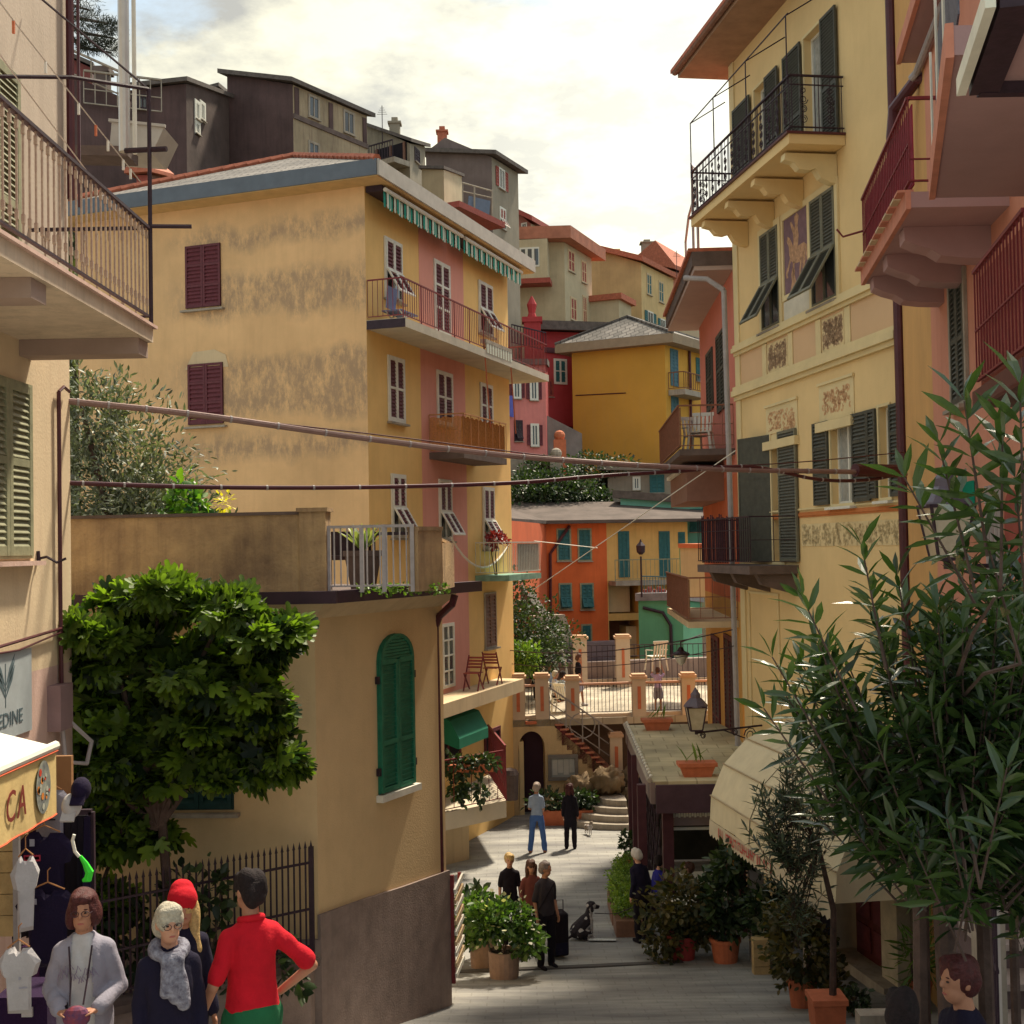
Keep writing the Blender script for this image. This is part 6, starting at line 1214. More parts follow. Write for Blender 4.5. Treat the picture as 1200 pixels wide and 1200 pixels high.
for px, py, Y, lb in ((793, 312, 104, 'thin tv aerial above the tan house'), (448, 150, 73, 'tv aerial on the loggia house roof')):
    p = at(px, py, Y); t = thing('tv_aerial', lb, 'aerial', p); mb = MB(); mb.tube([p - UZ, p + UZ * 1.3], .025, 5); [mb.beam(p + UZ * (.8 + .12 * i) + Vector((-.3 + .06 * i, 0, 0)), p + UZ * (.8 + .12 * i) + Vector((.3 - .06 * i, 0, 0)), .02) for i in range(4)]; mb.build('mast', M_iron, t)

def lower_slope():
    t = thing('concrete_ramp_wall', 'pale wedge shaped concrete wall in front of the orange house', 'wall', at(650, 752, 49)); mb = MB(); F = wallframe(at(628, 640, 48.8).xy, at(676, 640, 50).xy)
    q = [F.hit(a, b) for a, b in ((628, 722), (662, 720), (676, 760), (676, 800), (628, 800))]; F.poly(mb, q[::-1], -.5, 0); mb.build('masonry', M_conc, t)
    t = thing('corrugated_fence', 'lilac grey corrugated metal fence below the orange house', 'fence', at(690, 775, 47.5)); F = wallframe(at(644, 640, 47.2).xy, at(726, 640, 48).xy); n = 60; mb = MB()
    for i in range(n):
        px = 644 + 82 * i / n; u = F.hit(px, 640)[0]; u1 = F.hit(px + 82 / n, 640)[0]; ym = 753 - 3 * i / n; za = F.hit(px, ym)[1]; zb = F.hit(px, ym + 27)[1]
        mb.add([F.p(u, zb, 0), F.p((u + u1) / 2, zb, .06), F.p(u1, zb, 0), F.p(u, za, 0), F.p((u + u1) / 2, za, .06), F.p(u1, za, 0)], [(0, 1, 4, 3), (1, 2, 5, 4)])
    o = mb.build('corrugated_sheets', mat('lilac_metal', (.30, .27, .33), .6, .15, 2, .1), t); o['kind'] = 'stuff'
    t = thing('dark_retaining_wall', 'stained retaining wall behind the upper terrace', 'wall', at(700, 800, 47.3)); F = wallframe(at(620, 640, 46.6).xy, at(830, 640, 48.0).xy); mb = MB(); F.box(mb, -.5, F.L, -6, F.hit(690, 776)[1], -.5, -.05); mb.build('masonry', mat('stained_wall', (.26, .20, .18), .95, .35, .5, .5, 6, streak=.6), t)
    # stair/roof running down beside the yellow house
    t = thing('slate_lean_to', 'dark slate lean-to roof sloping down beside the orange house wall', 'roof', at(612, 710, 50)); mb = MB(); a = at(596, 676, 50); b = at(630, 726, 49.6); mb.beam(a, b, .3, .5); mb.beam(a + Vector((0, 1.2, 0)), b + Vector((0, 1.2, 0)), 2.2, .3); mb.build('slates', M_roofdk, t)
    for i, (px, py, Y, r, h, mm, n) in enumerate(((606, 575, 60, 1.6, 1.2, M_bush, 700), (628, 572, 61, 1.8, 1.5, M_bush, 800), (652, 570, 61, 1.7, 1.4, M_bush, 700), (672, 580, 62, 1.2, 1.0, M_bush, 450), (703, 548, 65, 1.9, 1.3, M_bush, 800), (640, 540, 64, 1.0, .8, M_bush, 350), (690, 575, 62, 1.0, 1.0, M_bush, 300))):
        p = at(px, py + 12, Y); bush('hillside_shrub', ['dark shrub at the far left of the slope beside the yellow house', 'dense dark shrub left of the middle of the slope', 'dark shrub in the middle of the slope below the rose house', 'low shrub right of the middle of the slope', 'round dark bush under the blank ochre gable', 'small shrub close under the pale gate pillars', 'small dark shrub above the brown roof'][i], 'shrub', p, [((0, 0, h * .4), (r, r * .8, h * .6)), ((r * .7, .3, h * .2), (r * .6, r * .5, h * .4))], n * 2, .17, mm, group='shrubs on the far slope', seed=20 + i, stem=(.08, 3))
    for i, (px, py, Y, r, h, mm) in enumerate(((602, 715, 44, .9, 1.2, M_bush), (618, 742, 43, 1.3, 1.0, M_bush), (640, 750, 43.5, 1.1, .7, M_bush), (606, 765, 42, 1.0, .9, M_bush), (630, 770, 42, 1.0, .6, M_bush), (614, 772, 41, .6, .55, M_bushl))):
        p = at(px, py + 8, Y); bush('slope_bush', ['tall dark bush touching the corner of the yellow house', 'spreading dark green bush on the bank below the lean-to', 'low dark bush at the foot of the concrete wedge', 'rounded dark bush just above the arch terrace wall', 'small dark bush behind the first terrace pillar', 'small bright green bush behind the seated people'][i], 'bush', p, [((0, 0, h * .5), (r, r * .8, h)), ((-r * .4, -.2, h * .1), (r * .7, r * .5, h * .6))], 1500, .12, mm, group='bushes on the bank', seed=40 + i, stem=(.05, 3))
    g = np.random.RandomState(3); P = []
    while len(P) < 6000:
        y = g.uniform(33, 75); s = g.uniform(-.36, -.14) if g.rand() < .72 else g.uniform(0, .08); 
        if s > 0 and y < 44: continue
        x = s * y; P.append((x, y, hz(x, y) + .05))
    P = np.array(P); D = g.normal(size=(len(P), 3)) * .5 + [0, 0, .8]; V, Fc = scatter(P, D, .35 + .5 * g.rand(len(P)), OVAL[0], OVAL[1], U=g.normal(size=(len(P), 3)))
    o = fast_mesh('hillside_scrub', V, Fc, leafmat('scrub', (.03, .035, .015), (.11, .12, .035), .8, .15, .4), None, kind='stuff'); tag(o, 'low green scrub covering the terraced slopes behind the houses', 'scrub')
    # pine branch top left
    p = at(100, 60, 45); t = thing('pine_tree', 'dark pine crown cut off by the top of the picture at left', 'tree', at(60, 200, 46)); mb = MB(); mb.tube([at(55, 200, 46), at(66, 80, 46), at(62, 0, 46)], .3, 7, r1=.18)
    for e in ((130, 62), (128, 28), (105, 12), (134, 45)): mb.tube([at(62, 20, 46), at((62 + e[0]) / 2, e[1] - 6, 45.5), at(*e, 45)], .12, 5, r1=.03)
    mb.build('trunk', M_trunk, t); g = np.random.RandomState(8); Ps = []; Ds = []
    for c, r in (((112, 40), (1.0, .8, .45)), ((96, 22), (.9, .8, .5)), ((126, 55), (.5, .5, .22)), ((104, 54), (.5, .4, .2)), ((90, -10), (1.3, 1, .6)), ((128, 32), (.5, .4, .22)), ((75, 20), (1., .8, .8))):
        q, d = cloud_pts(420, at(*c, 45), r, .8, len(Ps)); Ps.append(q); Ds.append(d)
    P = np.concatenate(Ps); D = np.concatenate(Ds) + g.normal(size=P.shape) * .6 + [0, 0, .4]; V, Fc = scatter(P, D, .16 + .14 * g.rand(len(P)), [(x * .8, y, z) for x, y, z in LANCE[0]], LANCE[1], U=g.normal(size=P.shape)); fast_mesh('crown', V, Fc, leafmat('pine_needles', (.012, .018, .012), (.035, .045, .025), .7, .05), t, kind='stuff')
lower_slope()

# ================================================================== ARCH WALL, UPPER TERRACE, STAIRS
def upper_terrace():
    FWr = wallframe(at(597, 640, 38.0).xy, at(722, 640, 38.3).xy); X = lambda px: FWr.hit(px, 850)[0]
    zt = at(640, 843, 38.1).z; Ms = mat('terrace_wall_stucco', (.60, .45, .25), .92, .1, .9, .25, streak=.35, grime=(.42, .29, .16)); Mp = mat('pillar_stucco', (.58, .46, .35), .92, .1, 1, .2)
    root = thing('arch_wall', 'cream terrace retaining wall with arched doorway and stair at the end of the lane', 'wall', at(640, 945, 38))
    xa0, xa1 = X(607), X(638); za = FWr.hit(622, 877)[1]; ztop = FWr.hit(622, 857)[1]; zb = -8.6
    def col(mb, F, a, b, z0, z1): mb.add([F.p(a, z0), F.p(b, z0), F.p(b, z1), F.p(a, z1)], [(0, 1, 2, 3)])
    mb = MB(); xe = X(722); col(mb, FWr, 0, xa0, zb, zt); col(mb, FWr, xa1, X(650), zb, zt); n = 12
    s0 = FWr.hit(650, 848)[1]; s1 = FWr.hit(716, 902)[1]; mb.add([FWr.p(X(650), zb), FWr.p(xe, zb), FWr.p(xe, s1 - .25), FWr.p(X(650), s0 - .1)], [(0, 1, 2, 3)])
    ar = [((xa0 + xa1) / 2 + (xa1 - xa0) / 2 * math.cos(math.pi * i / n), za + (ztop - za) * math.sin(math.pi * i / n)) for i in range(n + 1)]
    for (a, b), (c, d) in zip(ar, ar[1:]): mb.add([FWr.p(a, b), FWr.p(a, zt), FWr.p(c, zt), FWr.p(c, d)], [(0, 1, 2, 3)]); mb.add([FWr.p(a, b), FWr.p(c, d), FWr.p(c, d, -.5), FWr.p(a, b, -.5)], [(0, 1, 2, 3)])
    for a in (xa0, xa1): mb.add([FWr.p(a, zb), FWr.p(a, za), FWr.p(a, za, -.5), FWr.p(a, zb, -.5)], [(0, 1, 2, 3)])
    mb.build('wall', Ms, root)
    mb = MB(); FWr.box(mb, xa0, xa1, zb, ztop, -.6, -.45); mb.build('archway_door', mat('arch_door', (.05, .02, .03), .8), root); mb = MB(); FWr.box(mb, xa0 + .02, xa0 + .16, zb, za + .2, -.44, -.05); mb.build('open_door_leaf', M_trim, root)
    # notice board
    nb = thing('notice_board', 'grey framed notice board with pale sheets on the wall beside the arch', 'notice board', FWr.p(X(660), FWr.hit(660, 915)[1], .1)); u0, u1, z0, z1 = FWr.rect(642, 884, 677, 914)
    mb = MB()
    for a in ((u0, u0 + .1, z0, z1), (u1 - .1, u1, z0, z1), (u0 + .1, u1 - .1, z0, z0 + .1), (u0 + .1, u1 - .1, z1 - .1, z1)): FWr.box(mb, *a, .01, .10)
    mb.build('frame', mat('grey_board_frame', (.20, .19, .18), .7), nb); mb = MB(); FWr.box(mb, u0 + .1, u1 - .1, z0 + .1, z1 - .1, .01, .04); mb.build('backing', mat('board_glass', (.34, .37, .37), .25, .1, 3, 0), nb)
    for i in range(4): mb = MB(); FWr.box(mb, u0 + .13 + i * .17, u0 + .28 + i * .17, z0 + .16 + .06 * (i % 2), z1 - .14, .041, .046); mb.build('sheet', mat('notice_sheet', (.52, .53, .50), .8), nb)
    # terrace floor
    zf = zt; t = MB(); q = [FWr.p(0, zf, 0), FWr.p(X(640) + 6.2, zf, 0), Vector((9, 47, zf)), Vector((-1.5, 47, zf))]; t.hexa([v - UZ * .2 for v in q] + q)
    Mfl = tilemat('terrace_paving', (.42, .36, .27), (.30, .24, .17), .6, .6, .2, .2, .06, .02); o = t.build('upper_terrace', Mfl); tag(o, kind='structure')
    mb = MB(); a = X(650); FWr.box(mb, a + .01, X(640) + 6.2, zb, zf - .21, -4, -1.9); m = mb.build('retaining_wall', mat('dark_rock_wall', (.12, .085, .075), .95, .4, .8, .8, 5)); tag(m, 'dark rock retaining wall behind the stair below the terrace', 'wall')
    # pillars with caps
    def pillar(p, h, lab, w=.40, g='terrace pillars'):
        t = thing('terrace_pillar', lab, 'pillar', p, g); mb = MB(); x, y, z = p; mb.box(x - w / 2, x + w / 2, y - w / 2, y + w / 2, z, z + h); mb.build('shaft', Mp, t); mb = MB(); mb.box(x - w * .62, x + w * .62, y - w * .62, y + w * .62, z + h, z + h + .08); mb.box(x - w * .5, x + w * .5, y - w * .5, y + w * .5, z + h + .081, z + h + .14); mb.build('cap', M_terra if False else mat('cap_stone', (.56, .36, .23), .9), t)
        mb = MB(); mb.box(x - .05, x + .05, y - w / 2 - .012, y - w / 2, z + h * .2, z + h * .8); mb.build('inset_panel', M_terra, t)
    zF = zt; fr = [(608, 'terrace pillar at the left end above the arch next to the yellow house'), (636, 'terrace pillar between the short railing and the stair head'), (672, 'terrace pillar right of the stair head'), (750, 'terrace pillar in the middle of the long front railing'), (808, 'terrace pillar beside the boy carrying a chair')]
    pp = []
    for px, lb in fr: p = FWr.p(FWr.hit(px, 820)[0], zF, -.2); pp.append(p); pillar(p, 1.12 + (.1 if px < 650 else 0), lb)
    def seg(p, q, lb):
        t = thing('terrace_railing', lb, 'railing', (p + q) / 2); mb = MB(); d = (q - p).normalized() * .2; mb.beam(p + d + UZ * .05, q - d + UZ * .05, .18, .1); mb.build('kerb', Mp, t); mb = MB(); railing(mb, p + d + UZ * .1, q - d + UZ * .1, .86, .115, .016, .03, bot=.05); mb.build('bars', M_iron, t); mb = MB(); mb.beam(p + d + UZ * .99, q - d + UZ * .99, .10, .06); mb.build('handrail', mat('salmon_handrail', (.60, .34, .24), .8), t)
    seg(pp[0], pp[1], 'short iron railing with salmon handrail above the arch'); seg(pp[2], pp[3], 'long iron railing with salmon handrail left of the middle pillar'); seg(pp[3], pp[4], 'iron railing with salmon handrail behind the boy'); e = pp[4] + (pp[4] - pp[3]); seg(pp[4], e, 'iron railing with salmon handrail next to the coral house')
    mb = MB(); a = pp[0] - UZ * .08; b = pp[1] - UZ * .08; mb.beam(a + Vector((.2, -.2, 0)), b + Vector((-.2, -.2, 0)), .25, .08); mb.build('ledge', M_terra, root)
    # back pillars and mesh fence
    bp = [(628, 'back terrace pillar beside the white parasol at left'), (677, 'back terrace pillar behind the walking man'), (727, 'back terrace pillar with orange inset in front of the green house')]
    ps = []
    for px, lb in bp: p = at(px, 640, 46.6); p.z = zF; ps.append(p); pillar(p, 1.75, lb, .5, 'back terrace pillars')
    t = thing('back_fence', 'thin wire fence along the back of the terrace', 'fence', ps[1]); mb = MB(); e = ps[2] + Vector((4.5, 0, 0)); a = ps[0]
    for z in (.3, 1.1, 1.5): mb.beam(a + UZ * z, e + UZ * z, .03)
    for i in range(40): p = a + (e - a) * i / 39; mb.beam(p, p + UZ * 1.5, .02)
    mb.build('wires', M_iron, t); mb = MB(); mb.beam(Vector((-1.5, 46.8, zF + .1)), Vector((9, 46.8, zF + .1)), .3, .35); o = mb.build('terrace_kerb', Mp); tag(o, 'low pink kerb wall along the back of the terrace', 'wall')
    # roof shapes beyond
    p = at(780, 797, 48.5); t = thing('small_gabled_roof', 'small dark gabled roof with pale sheet just beyond the terrace', 'roof', p); mb = MB(); A_, B_, C_ = at(772, 797, 48.5), at(788, 776, 48.5), at(818, 797, 48.5); mb.prism([A_ - UZ * 1.5, C_ - UZ * 1.5, C_, B_, A_], Vector((0, 4, 0))); mb.build('gable', M_roofdk, t); mb = MB(); mb.beam(at(794, 777, 48.4), at(822, 795, 48.4), .3, .12); mb.build('pale_sheet', M_cream, t)
    # arc sculpture
    p = at(656, 800, 43); p.z = zF; t = thing('tubular_arch', 'thin metal hoop arch standing on the terrace', 'arch', p); q = [at(x, y, 43) for x, y in ((649, 803), (650, 785), (652, 768), (655, 762), (659, 762), (662, 770), (664, 790), (665, 803))]; q[0].z = zF; q[-1].z = zF; mb = MB(); mb.tube(q, .04, 7); mb.build('tube', mat('hoop_metal', (.45, .45, .42), .4), t)
    # parasol
    p = at(627, 770, 44.5); t = thing('parasol', 'white parasol over the people sitting on the terrace', 'parasol', (p.x, p.y, zF)); mb = MB(); mb.lathe(p - UZ * .25, [(.55, 0), (.50, .05), (.25, .2), (.02, .3)], 10); mb.build('canopy', M_white, t); mb = MB(); mb.tube([(p.x, p.y, zF), p], .025, 6); mb.build('pole', M_whitem, t)
    # stairs: flight descends to the right along the wall front
    st_ = thing('terracotta_stair', 'terracotta stair with oxblood risers and iron handrail descending from the terrace', 'stairs', FWr.p(X(690), FWr.hit(690, 900)[1], .6)); S0 = FWr.hit(652, 846); S1 = FWr.hit(712, 897); n = 10; z_0 = zt; z_1 = S1[1]
    Mri = mat('riser_oxblood', (.16, .04, .045), .9, .2, 3); Mtr = mat('tread_terracotta', (.46, .19, .12), .85, .2, 3)
    for i in range(n):
        a = S0[0] + (S1[0] - S0[0]) * i / n; b = S0[0] + (S1[0] - S0[0]) * (i + 1) / n; z = z_0 + (z_1 - z_0) * (i + 1) / n; mb = MB(); FWr.box(mb, a, b + .001, z - .5, z - .05, -1.85, .0); mb.build('step', Mri, st_); mb = MB(); FWr.box(mb, a - .05, b + .06, z - .05, z, -1.85, .07); mb.build('tread', Mtr, st_)
    mb = MB(); H = .95; P = FWr.p(S0[0] - .2, z_0 + H, .0); Q = FWr.p(S1[0] + .25, z_1 + H, .0); mb.beam(P, Q, .07, .05); mb.beam(P - UZ * .45, Q - UZ * .45, .03); mb.beam(P - UZ * .8, Q - UZ * .8, .03)
    for i in range(5): p = P + (Q - P) * i / 4; mb.beam(p, p - UZ * H, .035)
    c = P + (Q - P) * .5 - UZ * .45; e = FWr.ex; mb.tube([c + e * .38 * math.cos(j * .45) + UZ * .38 * math.sin(j * .45) for j in range(15)], .02, 5); mb.build('handrail', mat('grey_handrail', (.30, .27, .26), .5), st_)
    pillar(FWr.p(FWr.hit(722, 890)[0], z_1 - .5, .0), 1.35, 'lower stair pillar where the terracotta stair meets the pavilion', .36)
    # rock and curved bottom steps
    p = FWr.p(X(703), -8.2, .9); rk = MB(); g = random.Random(4)
    for i in range(16): rk.ball((p.x + g.uniform(-.9, 1.1), p.y + g.uniform(-.2, .7), p.z + g.uniform(.2, 1.6) * (1 - .35 * abs(i / 16 - .5))), (g.uniform(.25, .5), g.uniform(.25, .45), g.uniform(.25, .5)), 7, 5)
    o = bpy.data.objects.new('rock_outcrop', remeshed(rk, .07, 1, .16)); COL.objects.link(o); o.data.materials.clear(); o.data.materials.append(mat('rock', (.22, .155, .09), .95, .45, 2, 1.0, 6)); tag(o, 'rough brown rock outcrop below the foot of the terracotta stair', 'rock')
    bs = thing('curved_steps', 'curved grey stone steps beside the pavilion corner', 'steps', at(715, 958, 36)); 
    for i in range(4):
        c = at(735, 958, 36.2); c.z = gz(36) + .0; r = 1.75 - i * .34; mb = MB(); pts = [(c.x + r * math.cos(a) * 1.0, c.y + r * .75 * math.sin(a) + .6, c.z + i * .17) for a in [math.pi * (.5 + j / 14 * 1.0) for j in range(15)]]; mb.prism([Vector(p_) for p_ in pts], UZ * .17); mb.build('step', M_conc, bs)
    # planters by the wall
    for i, (px, w, lb) in enumerate(((655, 1.0, 'long terracotta planter of dark leaves between the man in jeans and the woman in black'), (683, .5, 'terracotta tub plant right of the woman in black'))):
        p = at(px, 948, 36.6); p.z = gz(36.6); t = bush('wall_planter', lb, 'planter', p, [((-w * .3, 0, .7), (w * .6, .35, .28)), ((w * .3, 0, .65), (w * .55, .3, .25))], 420, .14, M_bush, seed=60 + i, stem=(.02, 4)); mb = MB(); mb.hexa([(p.x - w * .5, p.y - .22, p.z), (p.x + w * .5, p.y - .22, p.z), (p.x + w * .5, p.y + .22, p.z), (p.x - w * .5, p.y + .22, p.z)] + [(p.x - w * .56, p.y - .27, p.z + .42), (p.x + w * .56, p.y - .27, p.z + .42), (p.x + w * .56, p.y + .27, p.z + .42), (p.x - w * .56, p.y + .27, p.z + .42)]); mb.build('planter_box', M_terra, t)
    p = at(598, 937, 36.8); t = thing('dark_bin', 'small dark bin against the wall left of the arch', 'bin', p); mb = MB(); mb.lathe(p, [(.22, 0), (.25, .7), (.27, .72), (.2, .85), (.05, .9)], 12); mb.build('bin_body', M_concd, t)
    return zF, FWr
ZF, FWL = upper_terrace()
# ================================================================== PAVILION, AWNING, CABLES
def pavilion():
    NL = at(765, 916, 24.0); FL = at(735, 852, 31.6); FL.z = NL.z; z = NL.z; root = thing('dining_pavilion', 'open dining pavilion with a flat pale tiled roof and dark fascia beside the lane', 'pavilion', (NL.x, NL.y, gz(24)))
    wx = lambda y: 4.89 + .176 / .984 * (28 - y) if y < 28 else 4.89 - .0 * y
    q = [NL, Vector((wx(24) + .1, 24.0, z)), Vector((5.0, 31.6, z)), FL]; mb = MB(); mb.hexa([v - UZ * .12 for v in q] + q); mb.build('roof', tilemat('pavilion_tiles', (.52, .45, .28), (.36, .30, .18), .55, .55, .05, .2, .10, .015), root)
    Mf = mat('fascia_purple', (.075, .04, .055), .7, .2, 3); mb = MB(); mb.beam(q[0] - UZ * .32 + Vector((.05, -.03, 0)), q[1] - UZ * .32 + Vector((0, -.03, 0)), .08, .52); mb.build('fascia', Mf, root)
    mb = MB(); mb.beam(q[0] - UZ * .22, q[3] - UZ * .22, .09, .40); mb.build('fascia', mat('side_fascia', (.20, .15, .14), .7), root)
    mb = MB(); mb.tube([q[0] + Vector((-.06, 0, .02)), q[3] + Vector((-.06, 0, .02))], .05, 6); mb.build('gutter', M_conc, root)
    n = 22; me = None
    for i in range(n):
        p = q[0] + (q[3] - q[0]) * (i + .5) / n + Vector((-.02, 0, .08)); mb = MB(); mb.ball(p, .035, 6, 4); mb.build('string_light', M_white, root)
    mb = MB(); mb.beam(q[0] + Vector((.25, .6, -.85)), q[1] + Vector((0, .6, -.85)), .06, .20); mb.build('beam', mat('mauve_beam', (.36, .27, .26), .7), root); mb = MB(); mb.beam(q[0] + Vector((.25, .55, -1.0)), q[1] + Vector((0, .55, -1.0)), .05, .05); mb.build('beam_edge', M_white, root)
    mb = MB(); a = q[0] + Vector((.35, .3, -.62)); 
    for i in range(16): mb.box(a.x + i * .05, a.x + i * .05 + .04, a.y, a.y + .01, a.z - .10 - .02 * (i % 2), a.z)
    mb.build('lace_trim', M_white, root)
    for (px, Y, w) in ((752, 24.4, .16), (782, 24.3, .20), (740, 30.9, .14), (745, 27.8, .14), (866, 24.3, .18)):
        p = at(px, 950, Y); mb = MB(); mb.box(p.x - w / 2, p.x + w / 2, Y - w / 2, Y + w / 2, gz(Y) - .1, z - .12); mb.build('post', mat('post_maroon', (.07, .022, .03), .6, .2, 5), root)
    # trellis on posts
    mb = MB(); a = at(760, 950, 27).x
    for i in range(12): mb.beam((a + .1, 25 + i * .5, gz(26)), (a + .1, 26.4 + i * .5, gz(26) + 2.0), .03); mb.beam((a + .1, 26.4 + i * .5, gz(26)), (a + .1, 25 + i * .5, gz(26) + 2.0), .03)
    mb.build('trellis', M_iron, root)
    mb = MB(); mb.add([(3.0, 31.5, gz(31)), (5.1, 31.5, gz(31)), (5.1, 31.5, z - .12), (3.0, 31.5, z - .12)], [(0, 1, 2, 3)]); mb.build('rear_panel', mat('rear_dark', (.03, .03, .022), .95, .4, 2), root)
    # chairs + tables inside
    for i, (px, py, Y) in enumerate(((764, 987, 26.2), (818, 985, 26.0), (826, 1003, 24.8), (800, 1030, 23.6))):
        p = at(px, py, Y); zf = gz(Y); t = thing('cafe_table', 'square white table under the pavilion, ' + ['beside the left posts', 'farthest right under the roof beam', 'just left of the cream awning edge', 'nearest the potted bushes'][i], 'table', (p.x, p.y, zf), 'cafe tables under the pavilion')
        mb = MB(); mb.box(p.x - .35, p.x + .35, Y - .35, Y + .35, zf + .72, zf + .75); mb.build('tabletop', M_white, t); mb = MB(); mb.lathe((p.x, Y, zf), [(.22, 0), (.2, .03), (.04, .05), (.04, .72)], 10); mb.build('pedestal', M_iron, t)
    # plants standing on the roof
    for i, (px, py, Y, lb) in enumerate(((770, 857, 30.7, 'terracotta bowl with small plant at the far edge of the pavilion roof'), (817, 917, 24.5, 'terracotta trough with two spiky leaves at the near edge of the pavilion roof'))):
        p = at(px, py, Y); p.z = z; t = thing('roof_planter', lb, 'planter', p); mb = MB(); w = .34
        mb.hexa([(p.x + sx * w * .75, p.y + sy * .13, p.z) for sx, sy in ((-1, -1), (1, -1), (1, 1), (-1, 1))] + [(p.x + sx * w, p.y + sy * .17, p.z + .24) for sx, sy in ((-1, -1), (1, -1), (1, 1), (-1, 1))]); mb.box(p.x - w * 1.08, p.x + w * 1.08, p.y - .2, p.y + .2, p.z + .2, p.z + .27); mb.build('trough', M_terra, t)
        g = np.random.RandomState(i); k = 6; D = g.normal(size=(k, 3)) * [.5, .3, 0] + [0, 0, 1]; P = np.array([[p.x + .1 * (j - k / 2) * .8, p.y, p.z + .25] for j in range(k)]); V, Fc = scatter(P, D, np.full(k, .42), [(x * 1.1, y, z_) for x, y, z_ in LANCE[0]], LANCE[1]); fast_mesh('leaves', V, Fc, M_bushl, t)
pavilion()
def cream_awning():
    Mc = mat('cream_canvas', (.66, .58, .40), .9, .08, 2.5, .12, 8, streak=.22, grime=(.45, .36, .22)); A = at(832, 960, 23.2); d = (NC - FC); d.z = 0; d.normalize(); nrm = Vector((-d.y, d.x, 0)); nrm = nrm if nrm.x > 0 else -nrm   # towards wall
    root = thing('cream_awning', 'large rounded cream canvas awning with scalloped red lettered valance', 'awning', A); pr = [(0, 0), (.03, .42), (.28, .98), (.72, 1.42), (1.5, 1.72), (2.4, 1.86)]; L = 5.6
    mb = MB(); k = 8
    for i in range(k):
        a = A + d * (L * i / k); b = A + d * (L * (i + 1) / k)
        for (u, v), (x, y) in zip(pr, pr[1:]): s = .018 * math.sin(i * 2.1 + v); mb.add([a + nrm * u + UZ * v, b + nrm * (u + s) + UZ * v, b + nrm * (x + s) + UZ * y, a + nrm * x + UZ * y], [(0, 1, 2, 3)])
    for E in (A, A + d * L): mb.add([E + nrm * u + UZ * v for u, v in pr] + [E + nrm * 2.4 + UZ * 0], [tuple(range(len(pr) + 1))])
    mb.build('canvas', Mc, root)
    mb = MB()
    for u, v in pr[1:-1]: mb.tube([A + nrm * (u - .015) + UZ * (v + .01), A + d * L + nrm * (u - .015) + UZ * (v + .01)], .014, 5)
    mb.build('seam', mat('seam', (.40, .31, .20), .9), root)
    mb = MB(); n = 34
    for i in range(n): a = A + d * (L * i / n); b = A + d * (L * (i + 1) / n); m = (a + b) / 2; mb.add([a - nrm * .01, b - nrm * .01, b - nrm * .02 - UZ * .24, m - nrm * .025 - UZ * .29, a - nrm * .02 - UZ * .24], [(0, 1, 2, 3, 4)])
    o = mb.build('valance', mat('cream_canvas_old', (.58, .50, .36), .9, .1, 3), root)
    mb = MB(); g = random.Random(5); x = .55
    while x < 3.2:
        w = g.choice((.03, .045)); a = A + d * x - nrm * .03; mb.add([a - UZ * .04, a + d * w - UZ * .04, a + d * w - UZ * .20, a - UZ * .20], [(0, 1, 2, 3)])
        if g.random() < .6: h = g.choice((.05, .11, .17)); mb.add([a - UZ * h, a + d * .12 - UZ * h, a + d * .12 - UZ * (h + .03), a - UZ * (h + .03)], [(0, 1, 2, 3)])
        x += .105 if g.random() < .8 else .2
    mb.build('faded_lettering', mat('faded_red', (.52, .12, .10), .9), root, kind='stuff')
    # terrace front under the awning: near-black sheet painted for the shaded interior
    t = thing('shop_opening', 'dark restaurant opening under the cream awning with pale door post', 'shopfront', (5.4, 21, gz(21))); mb = MB(); P = FC + (NC - FC) * .35; Q = FC + (NC - FC) * 1.0; o = -nrm * .05; mb.beam(Vector((P.x, P.y, -5.6)) + o, Vector((Q.x, Q.y, -5.6)) + o, .06, 3.6); mb.build('shade_sheet', M_dark, t)
    for px, Y in ((886, 22.0), (950, 20.8)): p = at(px, 1050, Y); mb = MB(); mb.box(p.x - .12, p.x + .12, Y - .1, Y + .1, gz(Y), -4.3); mb.build('door_post', mat('post_grey', (.38, .34, .32), .8), t)
cream_awning()
